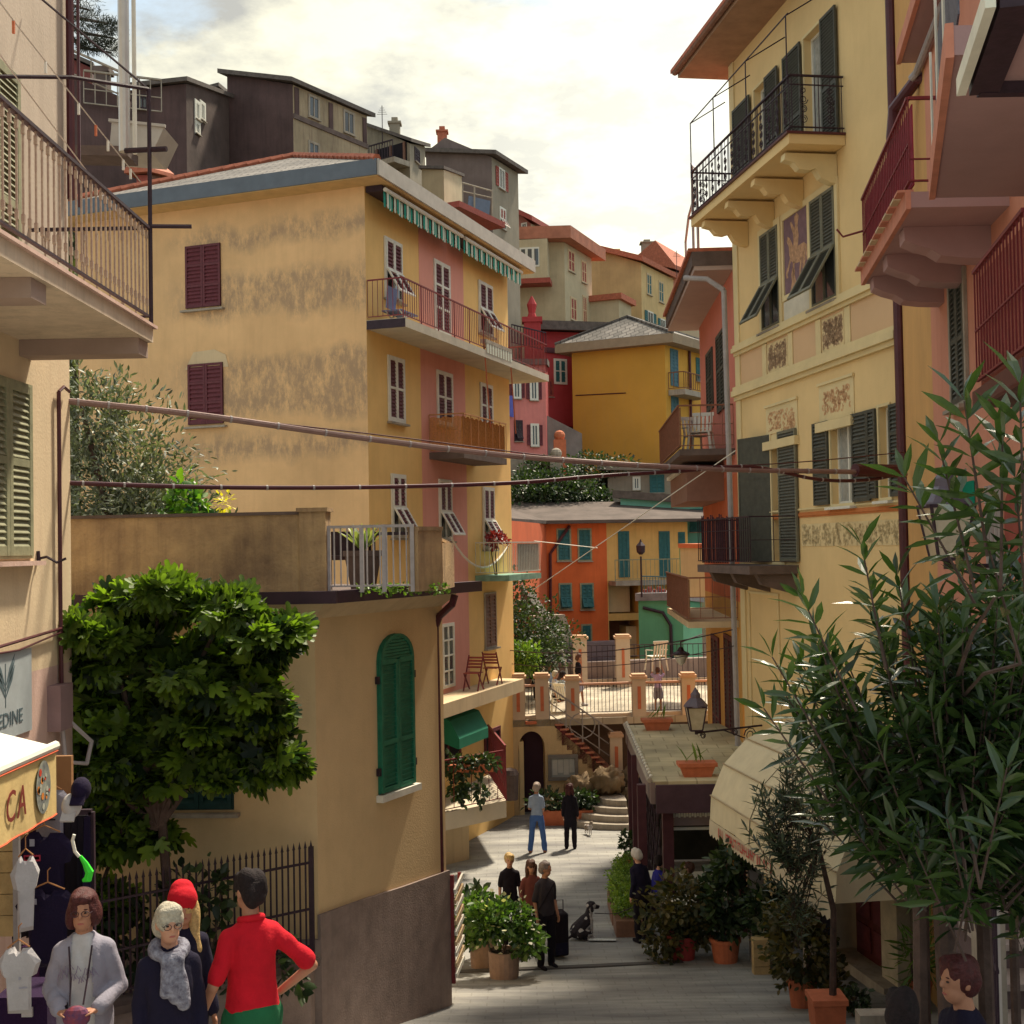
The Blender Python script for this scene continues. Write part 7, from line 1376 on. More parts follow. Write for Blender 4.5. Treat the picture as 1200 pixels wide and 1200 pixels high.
def cables():
    def pt(px, py):
        s = (px - 600) / 1500; t = (14 * s + 4.85) / (10.85 - 5.5 * s); return at(px, py, 14 + 5.5 * t)
    def cab(name, label, pts, r, bands=0, m=M_pipe, r1=None):
        P = [pt(*p) for p in pts]; t = thing(name, label, 'cable', P[0]); mb = MB(); Q = []
        for i in range(len(P) - 1):
            for j in range(6):
                f = j / 6; a, b, c, d = P[max(i - 1, 0)], P[i], P[i + 1], P[min(i + 2, len(P) - 1)]
                Q.append(.5 * ((2 * b) + (c - a) * f + (2 * a - 5 * b + 4 * c - d) * f * f + (3 * b - a - 3 * c + d) * f ** 3))
        Q.append(P[-1]); mb.tube(Q, r, 8); mb.build('sheath', m, t)
        if bands:
            mb = MB(); L = len(Q)
            for i in range(bands):
                f = (i + .5) / bands * (L - 1); k = int(f); p = Q[k] + (Q[min(k + 1, L - 1)] - Q[k]) * (f - k); d = (Q[min(k + 1, L - 1)] - Q[k]).normalized(); mb.tube([p - d * .012, p + d * .012], r * 1.18, 8)
            o = mb.build('cable_tie', M_pipegrey, t); o['kind'] = 'stuff'
    mc = mat('conduit_mauve', (.27, .17, .15), .55, .15, 4)
    cab('thick_conduit', 'thick mauve conduit strung high across the lane sloping down to the right', [(78, 470), (230, 486), (430, 514), (597, 534), (760, 546), (880, 551), (1000, 553), (1062, 556)], .036, 26, mc)
    cab('dark_cable', 'dark bundled cable strung across the lane below the thick conduit', [(80, 566), (250, 571), (430, 571), (600, 566), (700, 558), (800, 552), (880, 547), (960, 562), (1020, 562), (1062, 553)], .026, 30, M_pipe)
    cab('messenger_wire', 'thin messenger wire just above the thick conduit', [(80, 469), (430, 508), (700, 540), (880, 545), (1060, 530)], .008)
    t = thing('cable_sleeve', 'short fat cable sleeve hanging beside the frescoed house downpipe', 'cable', pt(1030, 555)); mb = MB(); mb.tube([pt(1002, 551), pt(1050, 552)], .10, 10); mb.build('sleeve', M_pipe, t)
    for i, (a, b, r, m, lb) in enumerate((((624, 692, 37), (862, 528, 27.5), .012, M_white, 'thin white line rising from the small green-edged balcony to the coral house'), ((596, 762, 38), (858, 738, 27.6), .014, M_iron, 'thin dark wire crossing in front of the corrugated fence'), ((600, 778, 38), (860, 757, 27.5), .010, M_iron, 'lower thin dark wire crossing above the upper terrace'), ((528, 629, 33), (596, 637, 38), .03, M_white, 'sagging white washing line on the tall yellow house'), ((626, 634, 38), (700, 642, 44), .012, M_white, 'thin rod sticking out from the small grey panelled balcony'))):
        A, B = at(*a), at(*b); mb = MB(); sag = (.75 if i == 3 else .25 if i in (1, 2) else 0); pts = [A + (B - A) * (j / 10) - UZ * sag * 4 * (j / 10) * (1 - j / 10) for j in range(11)]; mb.tube(pts, r, 5); o = mb.build('overhead_line', m); tag(o, lb, 'wire', 'thin lines strung over the lane')
cables()
# ================================================================== POTS, HEDGE BOXES, SHRUBS
def street_plants():
    Mgl = leafmat('glossy_leaves', (.03, .07, .02), (.11, .20, .04), .35, .3, 1.5); Mred = leafmat('mixed_red_green', (.035, .045, .018), (.13, .10, .03), .5, .25, 2); Mhed = leafmat('hedge_leaves', (.10, .17, .03), (.26, .36, .06), .5, .35, 1.5); Mpt = mat('pale_clay', (.30, .20, .15), .9, .2, 6, .3)
    P1 = gpt(591, 1145); P2 = gpt(567, 1133); 
    for i, (p, h, r) in enumerate(((P1, .44, .235), (P2, .46, .22))):
        t = bush('potted_shrub', ['bushy green shrub in a square edged clay pot in front of the three people', 'second shrub pot half hidden behind the front one at left'][i], 'plant', p, [((0, 0, .92), (.50, .42, .36)), ((.38, -.1, .62), (.28, .3, .26)), ((-.3, -.05, .95), (.3, .3, .3))] if i == 0 else [((-.12, 0, .92), (.42, .4, .36)), ((-.2, 0, .62), (.3, .3, .25))], 1500 if i == 0 else 900, .11, Mgl, seed=70 + i, stem=(.02, 5)); pot(t, p, r, r * 1.08, h, Mpt, rim=False)
    # pale blossoms; light on leaf tips is painted as pale leaves
    q, d = cloud_pts(90, P1 + UZ * .9, (.55, .45, .42), .1, 5); V, Fc = scatter(q, d, np.full(len(q), .07), [(x * 2, y, z) for x, y, z in OVAL[0]], OVAL[1]); t = fast_mesh('blossom_and_lit_tips', V, Fc, leafmat('pale_blossom_lit_tips', (.35, .33, .22), (.6, .58, .42), .5, .3), None, kind='stuff'); tag(t, 'pale blossoms and lit leaf tips over the front potted shrub', 'flowers')
    t = bush('dark_umbrella_plant', 'dark leafy plant top behind the left shrub pot', 'plant', gpt(556, 1122), [((0, 0, .95), (.24, .24, .26))], 260, .14, M_bush, seed=3, stem=(.02, 3))
    g = random.Random(2)
    for i, Y in enumerate((24.4, 25.4, 26.5, 27.6, 28.8)):
        px = (736, 731, 728, 730, 734)[i]; p = at(px, 1000, Y); p.z = gz(Y); lb = ['nearest box hedge by the man in dark clothes', 'second box hedge from the near end', 'middle box hedge of the row', 'second box hedge from the far end', 'farthest box hedge below the small flower pot'][i]
        t = bush('box_hedge', lb, 'hedge', p, [((0, 0, .50), (.30, .27, .24)), ((-.1, .2, .40), (.2, .16, .15))], 1200, .055, Mhed, seed=80 + i, group='box hedges along the pavilion'); mb = MB(); mb.box(p.x - .28, p.x + .28, p.y - .38, p.y + .38, p.z, p.z + .32); mb.build('planter_box', M_brownsh, t)
    p = at(739, 976, 29.5); p.z = gz(29.5); t = bush('flower_pot', 'dark plant with yellow flowers in a pot at the far end of the hedge row', 'plant', p, [((0, 0, .85), (.32, .3, .2))], 220, .12, M_bush, seed=9, stem=(.02, 4)); pot(t, p, .14, .18, .55)
    L = [(800, 1108, 22.3, [((0, 0, .95), (.62, .5, .5)), ((-.35, -.2, .45), (.42, .35, .4)), ((.3, 0, .6), (.5, .4, .4))], 1900, .12, Mred, 'large reddish green shrub in a red pot left of the awning front', .2),
         (850, 1112, 22.0, [((0, 0, 1.0), (.42, .4, .55)), ((.1, 0, 1.6), (.35, .3, .35))], 1100, .13, M_bush, 'dark shrub in a terracotta pot directly under the awning valance', .2),
         (895, 1105, 21.4, [((.1, 0, .9), (.45, .4, .5))], 700, .13, M_bush, 'dark shrub behind a wooden box under the awning', 0),
         (940, 1168, 18.4, [((0, 0, .75), (.56, .5, .50)), ((-.1, .1, 1.2), (.42, .4, .32)), ((.35, -.05, .35), (.3, .3, .3))], 2000, .10, Mred, 'dense round bush with an orange flower left of the square orange planter', .16),
         (1003, 1180, 17.6, [((0, 0, .22), (.2, .2, .18))], 260, .08, M_bush, 'tiny shrub on the ground right of the square orange planter', 0),
         (1078, 1135, 18.0, [((0, 0, .7), (.25, .22, .45))], 160, .26, M_bushl, 'spiky light green plant in front of the pipes', .12)]
    for i, (px, py, Y, bl, n, s, m, lb, pr) in enumerate(L):
        p = at(px, py, Y); p.z = gz(Y); t = bush('potted_shrub', lb, 'plant', p, bl, n, s, m, tmpl=LANCE if i == 5 else OVAL, seed=90 + i, stem=(.025, 5))
        if pr: pot(t, p, pr, pr * 1.25, .42, M_terra if i != 0 else mat('red_pot', (.36, .05, .045), .7))
    p = at(890, 1095, 21.0); t = thing('wooden_box', 'yellowish wooden box on end among the plants under the awning', 'box', (p.x, p.y, gz(21))); mb = MB(); z = gz(21)
    for i in range(4): mb = MB(); mb.box(p.x - .12, p.x + .14, p.y - .1, p.y + .1, z + i * .145, z + i * .145 + .135); mb.build('plank', mat('yellow_wood', (.42, .29, .14), .8, .2, 6), t)
    # small potted oleander with trunk in square orange planter
    p = at(969, 1188, 16.9); p.z = gz(16.9) + .0; t = thing('potted_oleander', 'slender oleander tree growing from a square orange planter', 'tree', p); mb = MB(); w = .21
    mb.hexa([(p.x + sx * w * .9, p.y + sy * w * .9, p.z) for sx, sy in ((-1, -1), (1, -1), (1, 1), (-1, 1))] + [(p.x + sx * w, p.y + sy * w, p.z + .40) for sx, sy in ((-1, -1), (1, -1), (1, 1), (-1, 1))]); mb.box(p.x - w * 1.1, p.x + w * 1.1, p.y - w * 1.1, p.y + w * 1.1, p.z + .34, p.z + .41); mb.build('planter', M_terra, t)
    oleander(t, [(p.x + .08, p.y, p.z + .3), (p.x + .12, p.y, p.z + 1.5), (p.x - .05, p.y, p.z + 2.3)], .05, Vector((p.x - .38, p.y, p.z + 2.55)), (.62, .55, 1.05), 190, .17, 14, 11, M_olG)
M_olG = leafmat('oleander_grey', (.035, .055, .040), (.10, .14, .085), .35, .15, 1.5); M_ol = leafmat('oleander_leaf', (.016, .034, .014), (.06, .105, .028), .25, .22, 1.2)
def oleander(root, trunk, tr, c, r, ntips, ls, per, seed, m, big=0, extra=(), wd=1.15):
    g = np.random.RandomState(seed); mb = MB(); mb.tube(trunk, tr, 8, r1=tr * .6); base = Vector(trunk[-1]); P = []; D = []; S = []
    tips = []
    q, d = cloud_pts(ntips, c, r, .55, seed, .22, 2.2)
    gm = [mnoise.noise(Vector(v) * 2.3) for v in q]; th = sorted(gm)[int(ntips * .28)]
    for i in range(ntips):
      if gm[i] > th: tips.append((Vector(q[i]), Vector(d[i])))
    tips += [(Vector(a), Vector(b)) for a, b in extra]
    for i, (tp, dd) in enumerate(tips):
        s0 = tp - (dd * .5 + Vector((0, 0, .75))).normalized() * (ls * 3.2); dr = (tp - s0).normalized() 
        if i % 3 == 0 or i >= ntips: 
            md = base.lerp(s0, .6) + Vector((0, 0, .06)); mb.tube([base.lerp(s0, .1), md, s0], tr * .18, 4, r1=tr * .10)
        mb.tube([s0, tp], tr * .10, 4, r1=tr * .05)
        pz = dr.orthogonal().normalized(); py_ = dr.cross(pz); L = (tp - s0).length
        for k in range(per):
            f = 1 - (k // 3) / (per / 3) * .85; a = k * 2.094 + (k // 3) * 1.05 + g.rand(); o = pz * math.cos(a) + py_ * math.sin(a); up = .35 + 1.0 * f ** 2
            dv = o + dr * up + Vector((0, 0, -.12 - .3 * (1 - f))); P.append(s0 + dr * L * f); D.append(dv); S.append(ls * (.75 + .45 * g.rand()))
    mb.build('trunk', M_trunk, root); P = np.array([tuple(v) for v in P]); D = np.array([tuple(v) for v in D]); S = np.array(S); W = wd * (1.0 + .3 * g.rand(len(P)))
    U = g.normal(size=(len(P), 3)) * .5 + [0, 0, 1]
    if big:
        dist = np.linalg.norm(P, axis=1); sel = np.argsort(dist - P[:, 2] * .5)[:big]; me = None; v, f = LANCE; bm = bpy.data.meshes.new('leaf'); bm.from_pydata(v, [], f); bm.materials.append(m); X, Y, Z = rot_mats(D[sel], U[sel])
        for k, i in enumerate(sel):
            o = link('leaf', bm, root); s = S[i]; M = Matrix(((X[k][0] * s * 1.6, Y[k][0] * s, Z[k][0] * s, 0), (X[k][1] * s * 1.6, Y[k][1] * s, Z[k][1] * s, 0), (X[k][2] * s * 1.6, Y[k][2] * s, Z[k][2] * s, 0), (0, 0, 0, 1)))
            M.translation = Vector(P[i]) - rootloc(root); o.matrix_local = M
        keep = np.ones(len(P), bool); keep[sel] = False; P, D, S, W, U = P[keep], D[keep], S[keep], W[keep], U[keep]
    V, Fc = scatter(P, D, S, LANCE[0], LANCE[1], U=U, W=W); fast_mesh('leaves', V, Fc, m, root, kind='stuff')
street_plants()
def big_oleander():
    c = at(1128, 832, 6.0); b = at(1118, 1150, 6.5); t = thing('oleander_tree', 'big oleander tree with long narrow glossy leaves filling the right foreground', 'tree', (b.x, b.y, gz(6.5)))
    ex = []
    for a, d in (((1130, 470, 4.3), (-.3, 0, 1)), ((1100, 520, 4.4), (-.5, 0, .8)), ((1175, 500, 4.2), (.1, 0, 1)), ((1060, 560, 4.6), (-1, 0, .4)), ((1190, 560, 4.2), (-.2, -.2, .7)), ((1150, 610, 4.4), (-.6, -.3, .5)), ((940, 700, 5.4), (-.9, 0, .5)), ((905, 770, 5.6), (-1, 0, .3)), ((895, 830, 5.7), (-1, 0, .0)), ((1010, 640, 5.4), (-.4, 0, .9)), ((1195, 450, 4.1), (0, 0, 1)), ((1110, 960, 5.2), (-.2, -.2, -.8)), ((1150, 980, 5.2), (.1, -.2, -.8)), ((1070, 990, 5.4), (-.3, 0, -.8)), ((1180, 900, 4.9), (.1, -.3, -.6))): ex.append((at(*a), Vector(d)))
    oleander(t, [(b.x, b.y, gz(6.5) - .1), at(1105, 1060, 6.5), at(1100, 940, 6.3), at(1105, 840, 6.1)], .06, c, (.82, .72, .68), 360, .165, 21, 4, M_ol, big=290, extra=ex, wd=1.25)
    mb = MB(); mb.tube([(b.x - .15, b.y + .1, gz(6.5) - .1), at(1078, 1000, 6.6), at(1060, 850, 6.2)], .05, 7, r1=.03); mb.tube([(b.x + .2, b.y + .1, gz(6.5) - .1), at(1150, 1000, 6.6), at(1170, 820, 6.2)], .045, 7, r1=.03); mb.build('limb', M_trunk, t)
    c = at(1190, 840, 6.3); t2 = thing('oleander_tree', 'second oleander clump cut off by the right edge behind the big one', 'tree', at(1190, 1150, 6.9)); b2 = at(1190, 1150, 6.9); oleander(t2, [b2 - UZ * 1, at(1185, 1000, 6.9), at(1185, 880, 6.6)], .03, c, (.6, .5, .8), 190, .165, 18, 9, M_ol, wd=1.5)
big_oleander()
def fig_tree():
    b = at(190, 1100, 14.9); b.z = gz(14.9); t = thing('fig_tree', 'spreading fig tree with lobed leaves in front of the shaded yellow house', 'tree', b); Mfg = leafmat('fig_leaf', (.014, .032, .012), (.16, .25, .028), .5, .42, .9)
    blobs = [((175, 765, 14.5), (1.0, .95, .62)), ((110, 735, 14.3), (.6, .8, .6)), ((245, 805, 14.6), (.8, .8, .68)), ((150, 840, 14.6), (1.0, .8, .75)), ((285, 800, 14.5), (.3, .5, .36)), ((185, 692, 14.4), (.5, .6, .34)), ((300, 870, 14.7), (.45, .5, .35)), ((110, 900, 14.8), (.6, .6, .5)), ((215, 890, 14.8), (.8, .6, .4)), ((100, 980, 15.0), (.5, .4, .5)), ((150, 960, 15.1), (.4, .3, .3)), ((315, 830, 14.6), (.28, .4, .2)), ((325, 745, 14.3), (.26, .4, .10)), ((265, 715, 14.3), (.4, .4, .16)), ((305, 895, 14.7), (.25, .3, .14)), ((110, 1060, 15.2), (.6, .3, .6))]  # lowest left blobs are foliage added to darken the shaded corner
    g = np.random.RandomState(12); Ps = []; Ds = []
    for i, (c, r) in enumerate(blobs):
        cc, cd = cloud_pts(int(7 + 15 * r[0] * r[2]), at(*c), tuple(v * .84 for v in r), .75, 30 + i, .3, 2.6)
        for k in range(len(cc)):   # leaf pads on separate branches, in layers
            w = g.uniform(.16, .34); q, d = cloud_pts(int(300 * w), cc[k], (w, w, w * .36), .9, 300 + 40 * i + k, .4); Ps.append(q); Ds.append(d * .5 + cd[k] * .6)
    P = np.concatenate(Ps); N_ = np.concatenate(Ds); k = P[:, 1] < 15.7; P = P[k]; N_ = N_[k]; D = N_ * .7 + g.normal(size=P.shape) * .6 + [0, 0, -.1]; D[:, 1] = np.minimum(D[:, 1], .4); S = .15 + .15 * g.rand(len(P)); U = N_ * .5 + [0, 0, 1.0] + g.normal(size=P.shape) * .5
    sel = np.argsort(P[:, 1] - .4 * P[:, 2])[:290]; v, f = FIG; me = bpy.data.meshes.new('leaf'); me.from_pydata(v, [], f); me.materials.append(Mfg); X, Y, Z = rot_mats(D[sel], U[sel])
    for q, i in enumerate(sel):
        o = link('leaf', me, t); s = S[i]; M = Matrix([[X[q][r] * s, Y[q][r] * s, Z[q][r] * s, P[i][r] - rootloc(t)[r]] for r in range(3)] + [[0, 0, 0, 1]]); o.matrix_local = M
    keep = np.ones(len(P), bool); keep[sel] = False; V, Fc = scatter(P[keep], D[keep], S[keep], v, f, U=U[keep]); fast_mesh('leaves', V, Fc, Mfg, t, kind='stuff')
    mb = MB(); top = at(185, 900, 14.8); mb.tube([b - UZ * .1, (b + top) / 2 + Vector((.1, 0, 0)), top], .07, 9, r1=.05)
    for c, r in blobs: e = at(*c); mb.tube([top.lerp(b, .2), top.lerp(e, .5) + Vector((0, -.1, .1)), e], .05, 6, r1=.015)
    mb.build('trunk', M_trunk, t)
fig_tree()
def garden_trees():
    b = at(150, 640, 22); b.z = -1.0; t = bush('olive_tree', 'silvery olive tree behind the roof terrace wall at left', 'tree', b, [((-.4, 0, 2.2), (1.7, 1.2, 1.4)), ((.5, -.3, 1.5), (1.3, 1, 1.1)), ((-.6, -.2, 3.4), (1.0, .8, .9)), ((.3, -.3, .7), (1.6, .9, .8)), ((0, .3, 1.5), (1.2, .6, 1.3))], 17000, .13, leafmat('olive_leaf', (.05, .065, .042), (.24, .27, .19), .5, .15, 1.1), tmpl=([(x * 2.2, y, z) for x, y, z in LANCE[0]], LANCE[1]), seed=33, stem=(.10, 4))
    b = at(252, 640, 21); b.z = -.9; bush('vine_bush', 'bright green climbing bush with yellow leaves beside the olive tree', 'bush', b, [((-.2, 0, .9), (.75, .6, .6)), ((.3, -.1, .5), (.65, .5, .5)), ((-.45, 0, 1.7), (.35, .35, .45))], 1500, .17, leafmat('vine_leaf', (.03, .10, .03), (.16, .30, .03), .5, .35, 1.0), seed=35, stem=(.04, 4))
    b = at(262, 590, 20.6); V, Fc = scatter(cloud_pts(60, b, (.16, .2, .2), .8, 2)[0], cloud_pts(60, b, (.16, .2, .2), .8, 2)[1], np.full(60, .09), OVAL[0], OVAL[1]); o = fast_mesh('yellow_leaves', V, Fc, leafmat('yellow_leaf', (.5, .42, .03), (.7, .6, .05), .5, .3), None, kind='stuff'); tag(o, 'cluster of bright yellow leaves just above the terrace wall', 'leaves')
    b = at(238, 1060, 14.9); bush('fence_shrub', 'dark shrub hanging over the iron railing behind the red shirt', 'shrub', (b.x, b.y, gz(14.9)), [((0, 0, 1.9), (.6, .3, .35)), ((-.5, 0, 1.2), (.9, .35, .5)), ((.7, .1, 1.0), (.5, .3, .4))], 700, .15, M_bush, seed=37, stem=(.03, 4))
garden_trees()
# foreground steps at right
def right_steps():
    t = thing('stone_stairway', 'stone stairway with pale treads climbing at the right edge', 'stairs', at(1190, 1130, 9.5)); Mt = mat('pale_tread', (.42, .36, .33), .85, .15, 4, .2); Mr = mat('dark_riser', (.14, .10, .10), .9, .2, 3)
    z0 = gz(9.2) - .1; n = 9; x0 = at(1168, 1100, 9.5).x
    for i in range(n): y = 9.0 + i * .34; z = z0 + (i + 1) * .2; x = x0 + .06 * i; s = MB(); s.box(x, x + 3.0, y, y + .6, z - .6, z - .05); s.build('riser', Mr, t); s = MB(); s.box(x - .02, x + 3.0, y - .04, y + .6, z - .05, z); s.build('tread', Mt, t)
    r = thing('stair_railing', 'dark baluster railing with pale posts beside the stone stairway', 'railing', at(1155, 1180, 8.6)); a = at(1170, 1190, 7.6); b = at(1150, 1020, 10.4); mb = MB(); railing(mb, Vector((a.x, a.y, a.z - .2)), Vector((x0 + .5, 12, z0 + 2.1)), .9, .10, .014, .035, mid=(.45,)); mb.build('bars', M_iron, r)
    for px, py, Y in ((1153, 1022, 9.6), (1163, 1060, 8.9)): p = at(px, py, Y); mb = MB(); mb.box(p.x - .035, p.x + .035, Y - .035, Y + .035, gz(Y) - .2, p.z); mb.build('post', mat('lit_post', (.50, .44, .40), .7), r)
    p = at(1170, 1130, 9.3); mb = MB(); mb.box(p.x - .12, p.x + .02, 9.2, 9.5, gz(9.3) - .2, p.z + .7); mb.build('pier', M_conc, r)
    # planter trough bottom
    p = at(1020, 1192, 13.0); tr = thing('stone_trough', 'pale stone trough with small plant at the bottom edge beside the children', 'planter', (p.x, 13, gz(13))); q = gpt(1020, 1199); mb = MB(); p = at(1020, 1186, 13.0); mb.box(p.x - .13, p.x + .18, 12.9, 13.1, gz(13), p.z + .0); mb.build('trough_body', M_conc, tr)
right_steps()
# ================================================================== PEOPLE
SKIN = mat('skin', (.50, .26, .17), .55, .08, 8, .05); SKT = mat('skin_tan', (.40, .19, .115), .55, .08, 8, .05)
def person(label, px, Y, face, H=1.7, top=None, bottom=None, hair=None, skin=None, z=None, hl='short', arms=None, sleeve=1.0, btm='trousers', shoes=None, vox=.012, legs=None, girth=1.0, headyaw=0, hem=.88, seated=False, extra=None, tilt=0, group=None, jacket=None, hip=None, glasses=False, face_on=True):
    """figure in unit space: x right, y forward, z up (1.75 m), then scaled, turned and placed"""
    P0 = at(px, 900, Y); z0 = gz(Y) if z is None else z; s = H / 1.75; a = R(face); ca, sa = math.cos(a), math.sin(a); tb = R(tilt)
    def W(p):
        x, y, zz = p; y, zz = y + (zz - .9) * math.tan(tb) * (1 if zz > .9 else 0), zz
        return Vector((P0.x + s * (x * ca + y * sa), Y + s * (-x * sa + y * ca), z0 + s * zz))
    root = thing('person', label, 'person', (P0.x, Y, z0), group); sk = skin or SKIN
    dz = -.42 if seated else 0
    A = arms or {}; sh = {-1: (-.134, 0, 1.375 + dz), 1: (.134, 0, 1.375 + dz)}
    el = {-1: A.get('le', (-.185, -.03, 1.12 + dz)), 1: A.get('re', (.185, -.03, 1.12 + dz))}; wr_ = {-1: A.get('lw', (-.20, .06, .88 + dz)), 1: A.get('rw', (.20, .06, .88 + dz))}
    Lg = legs or {}; kn = {-1: Lg.get('lk', (-.10, .02, .50)), 1: Lg.get('rk', (.10, .02, .50))}; an = {-1: Lg.get('la', (-.11, -.02, .09)), 1: Lg.get('ra', (.11, .0, .09))}
    if seated: kn = {-1: (-.12, .42, .50), 1: (.12, .42, .50)}; an = {-1: (-.12, .40, .09), 1: (.12, .44, .09)}
    hp = (0, 0, .92 + dz)
    def cap(mb, p, q, r0, r1, n=12):
        p, q = Vector(p), Vector(q); d = (q - p); L = d.length or 1e-4; d /= L; pts = []; rr = []
        for k in range(4): t = k / 3 * math.pi / 2 * .98; pts.append(W(p - d * r0 * math.cos(t))); rr.append(max(.0015, s * r0 * math.sin(t)))
        pts.append(W(p)); rr.append(s * r0); pts.append(W(q)); rr.append(s * r1)
        for k in range(1, 4): t = k / 3 * math.pi / 2 * .98; pts.append(W(q + d * r1 * math.sin(t))); rr.append(max(.0015, s * r1 * math.cos(t)))
        mb.tube(pts, rr, n)
    def loft(mb, rings, n=20):
        vs = []; fs = []
        for zz, rx, ry, cy in rings:
            for j in range(n): t = 2 * math.pi * j / n; c_, s_ = math.cos(t), math.sin(t); vs.append(W((rx * math.copysign(abs(c_) ** .85, c_), cy + ry * math.copysign(abs(s_) ** .85, s_), zz)))
        for i in range(len(rings) - 1):
            for j in range(n): fs.append((i * n + j, i * n + (j + 1) % n, (i + 1) * n + (j + 1) % n, (i + 1) * n + j))
        fs.append(tuple(range(n - 1, -1, -1))); fs.append(tuple((len(rings) - 1) * n + j for j in range(n))); mb.add(vs, fs)
    hy = R(headyaw); HC = Vector((0, .03, 1.635 + dz))
    def hd(p): p = Vector(p); return (HC.x + p.x * math.cos(hy) + p.y * math.sin(hy), HC.y - p.x * math.sin(hy) + p.y * math.cos(hy), HC.z + p.z)
    def hball(mb, c, r, n=14, m=10, rot=0):
        q = MB(); q.ball((0, 0, 0), r, n, m); mb.add([W(hd((v[0] + c[0], v[1] + c[1], v[2] + c[2]))) for v in q.v], q.f)
    g = girth * .88
    # body
    b = MB(); loft(b, [(.86 + dz, .14 * g, .095 * g, -.01), (.95 + dz, .150 * g, .105 * g, -.01), (1.08 + dz, .125 * g, .09 * g, 0), (1.22 + dz, .125 * g, .09 * g, .005), (1.34 + dz, .125 * g, .08 * g, 0), (1.41 + dz, .09, .06, -.01), (1.48 + dz, .06, .05, -.01)])
    cap(b, (0, -.01, 1.44 + dz), (0, .015, 1.56 + dz), .058, .050); hball(b, (0, -.005, .02), (.078, .097, .102)); hball(b, (0, .022, -.055), (.058, .064, .068)); hball(b, (0, .095, -.012), (.013, .018, .022), 8, 6); 
    for sd in (-1, 1):
        hball(b, (sd * .077, -.005, -.005), (.012, .02, .032), 8, 6); cap(b, sh[sd], el[sd], .042, .036); cap(b, (0, -.01, 1.44 + dz), sh[sd], .04, .035); cap(b, el[sd], wr_[sd], .034, .025)
        w = Vector(wr_[sd]); d = (w - Vector(el[sd])).normalized(); hdv = A.get('h%d' % sd); d = Vector(hdv).normalized() if hdv else (d + Vector((0, 0, -.3))).normalized()
        pn = Vector((-sd, 0, 0)) if abs(d.x) < .8 else Vector((0, 0, -1)); pn = (pn - d * pn.dot(d)).normalized(); ax = d.cross(pn)
        for k in (-.022, 0, .022): cap(b, w + ax * k * .5, w + d * .085 + ax * k, .017, .013, 8)
        for i, k in enumerate((-.032, -.011, .011, .031)):
            L = (.062, .074, .070, .054)[i]; f0 = w + d * .088 + ax * k; f1 = f0 + (d * .9 + pn * .25) * L * .55; f2 = f1 + (d * .6 + pn * .75) * L * .5; cap(b, f0, f1, .0088, .0082, 6); cap(b, f1, f2, .0082, .007, 6)
        tx = ax if ax.y > 0 or abs(ax.y) < .1 else -ax; t0 = w + d * .025 + tx * .02; t1 = t0 + (tx * .8 + d * .7).normalized() * .045; cap(b, t0, t1, .012, .010, 6); cap(b, t1, t1 + (d + tx * .2 + pn * .3).normalized() * .032, .0095, .0075, 6)
        h_ = (sd * .09, 0, .90 + dz); cap(b, h_, kn[sd], .082 * g, .052); cap(b, kn[sd], an[sd], .050, .034); f = Vector(an[sd]); cap(b, f + Vector((0, -.02, -.03)), f + Vector((0, .14, -.05)), .035, .03)
    me = remeshed(b, vox * (.8 if vox < .01 else 1), 2); me.transform(Matrix.Translation(-rootloc(root))); me.materials.clear(); me.materials.append(sk); link('body', me, root)
    def garment(name, mb, m, v=None, amp=.013, sm=3):
        me = remeshed(mb, v or max(vox, .013), sm, amp, px); me.transform(Matrix.Translation(-rootloc(root))); me.materials.clear(); me.materials.append(m); o = link(name, me, root); return o
    if bottom:
        m = MB()
        if btm in ('trousers', 'shorts'):
            loft(m, [(.82 + dz, .155 * g, .112 * g, -.01), (.92 + dz, .165 * g, .122 * g, -.012), (1.03 + dz, .150 * g, .11 * g, 0)])
            for sd in (-1, 1):
                h_ = Vector((sd * .085, 0, .90 + dz)); k_ = Vector(kn[sd])
                if btm == 'shorts': cap(m, h_, h_.lerp(k_, .8), .10 * g, .09)
                else: cap(m, h_, k_, .098 * g, .070); cap(m, k_, Vector(an[sd]) + Vector((0, 0, .0)), .068, .058)
        else: loft(m, [(btm, .24 * g, .20 * g, .01), (.75, .20 * g, .155 * g, .0), (.95, .165 * g, .122 * g, -.01), (1.04, .145 * g, .11 * g, 0)])
        garment('trousers' if btm == 'trousers' else 'shorts' if btm == 'shorts' else 'skirt', m, bottom)
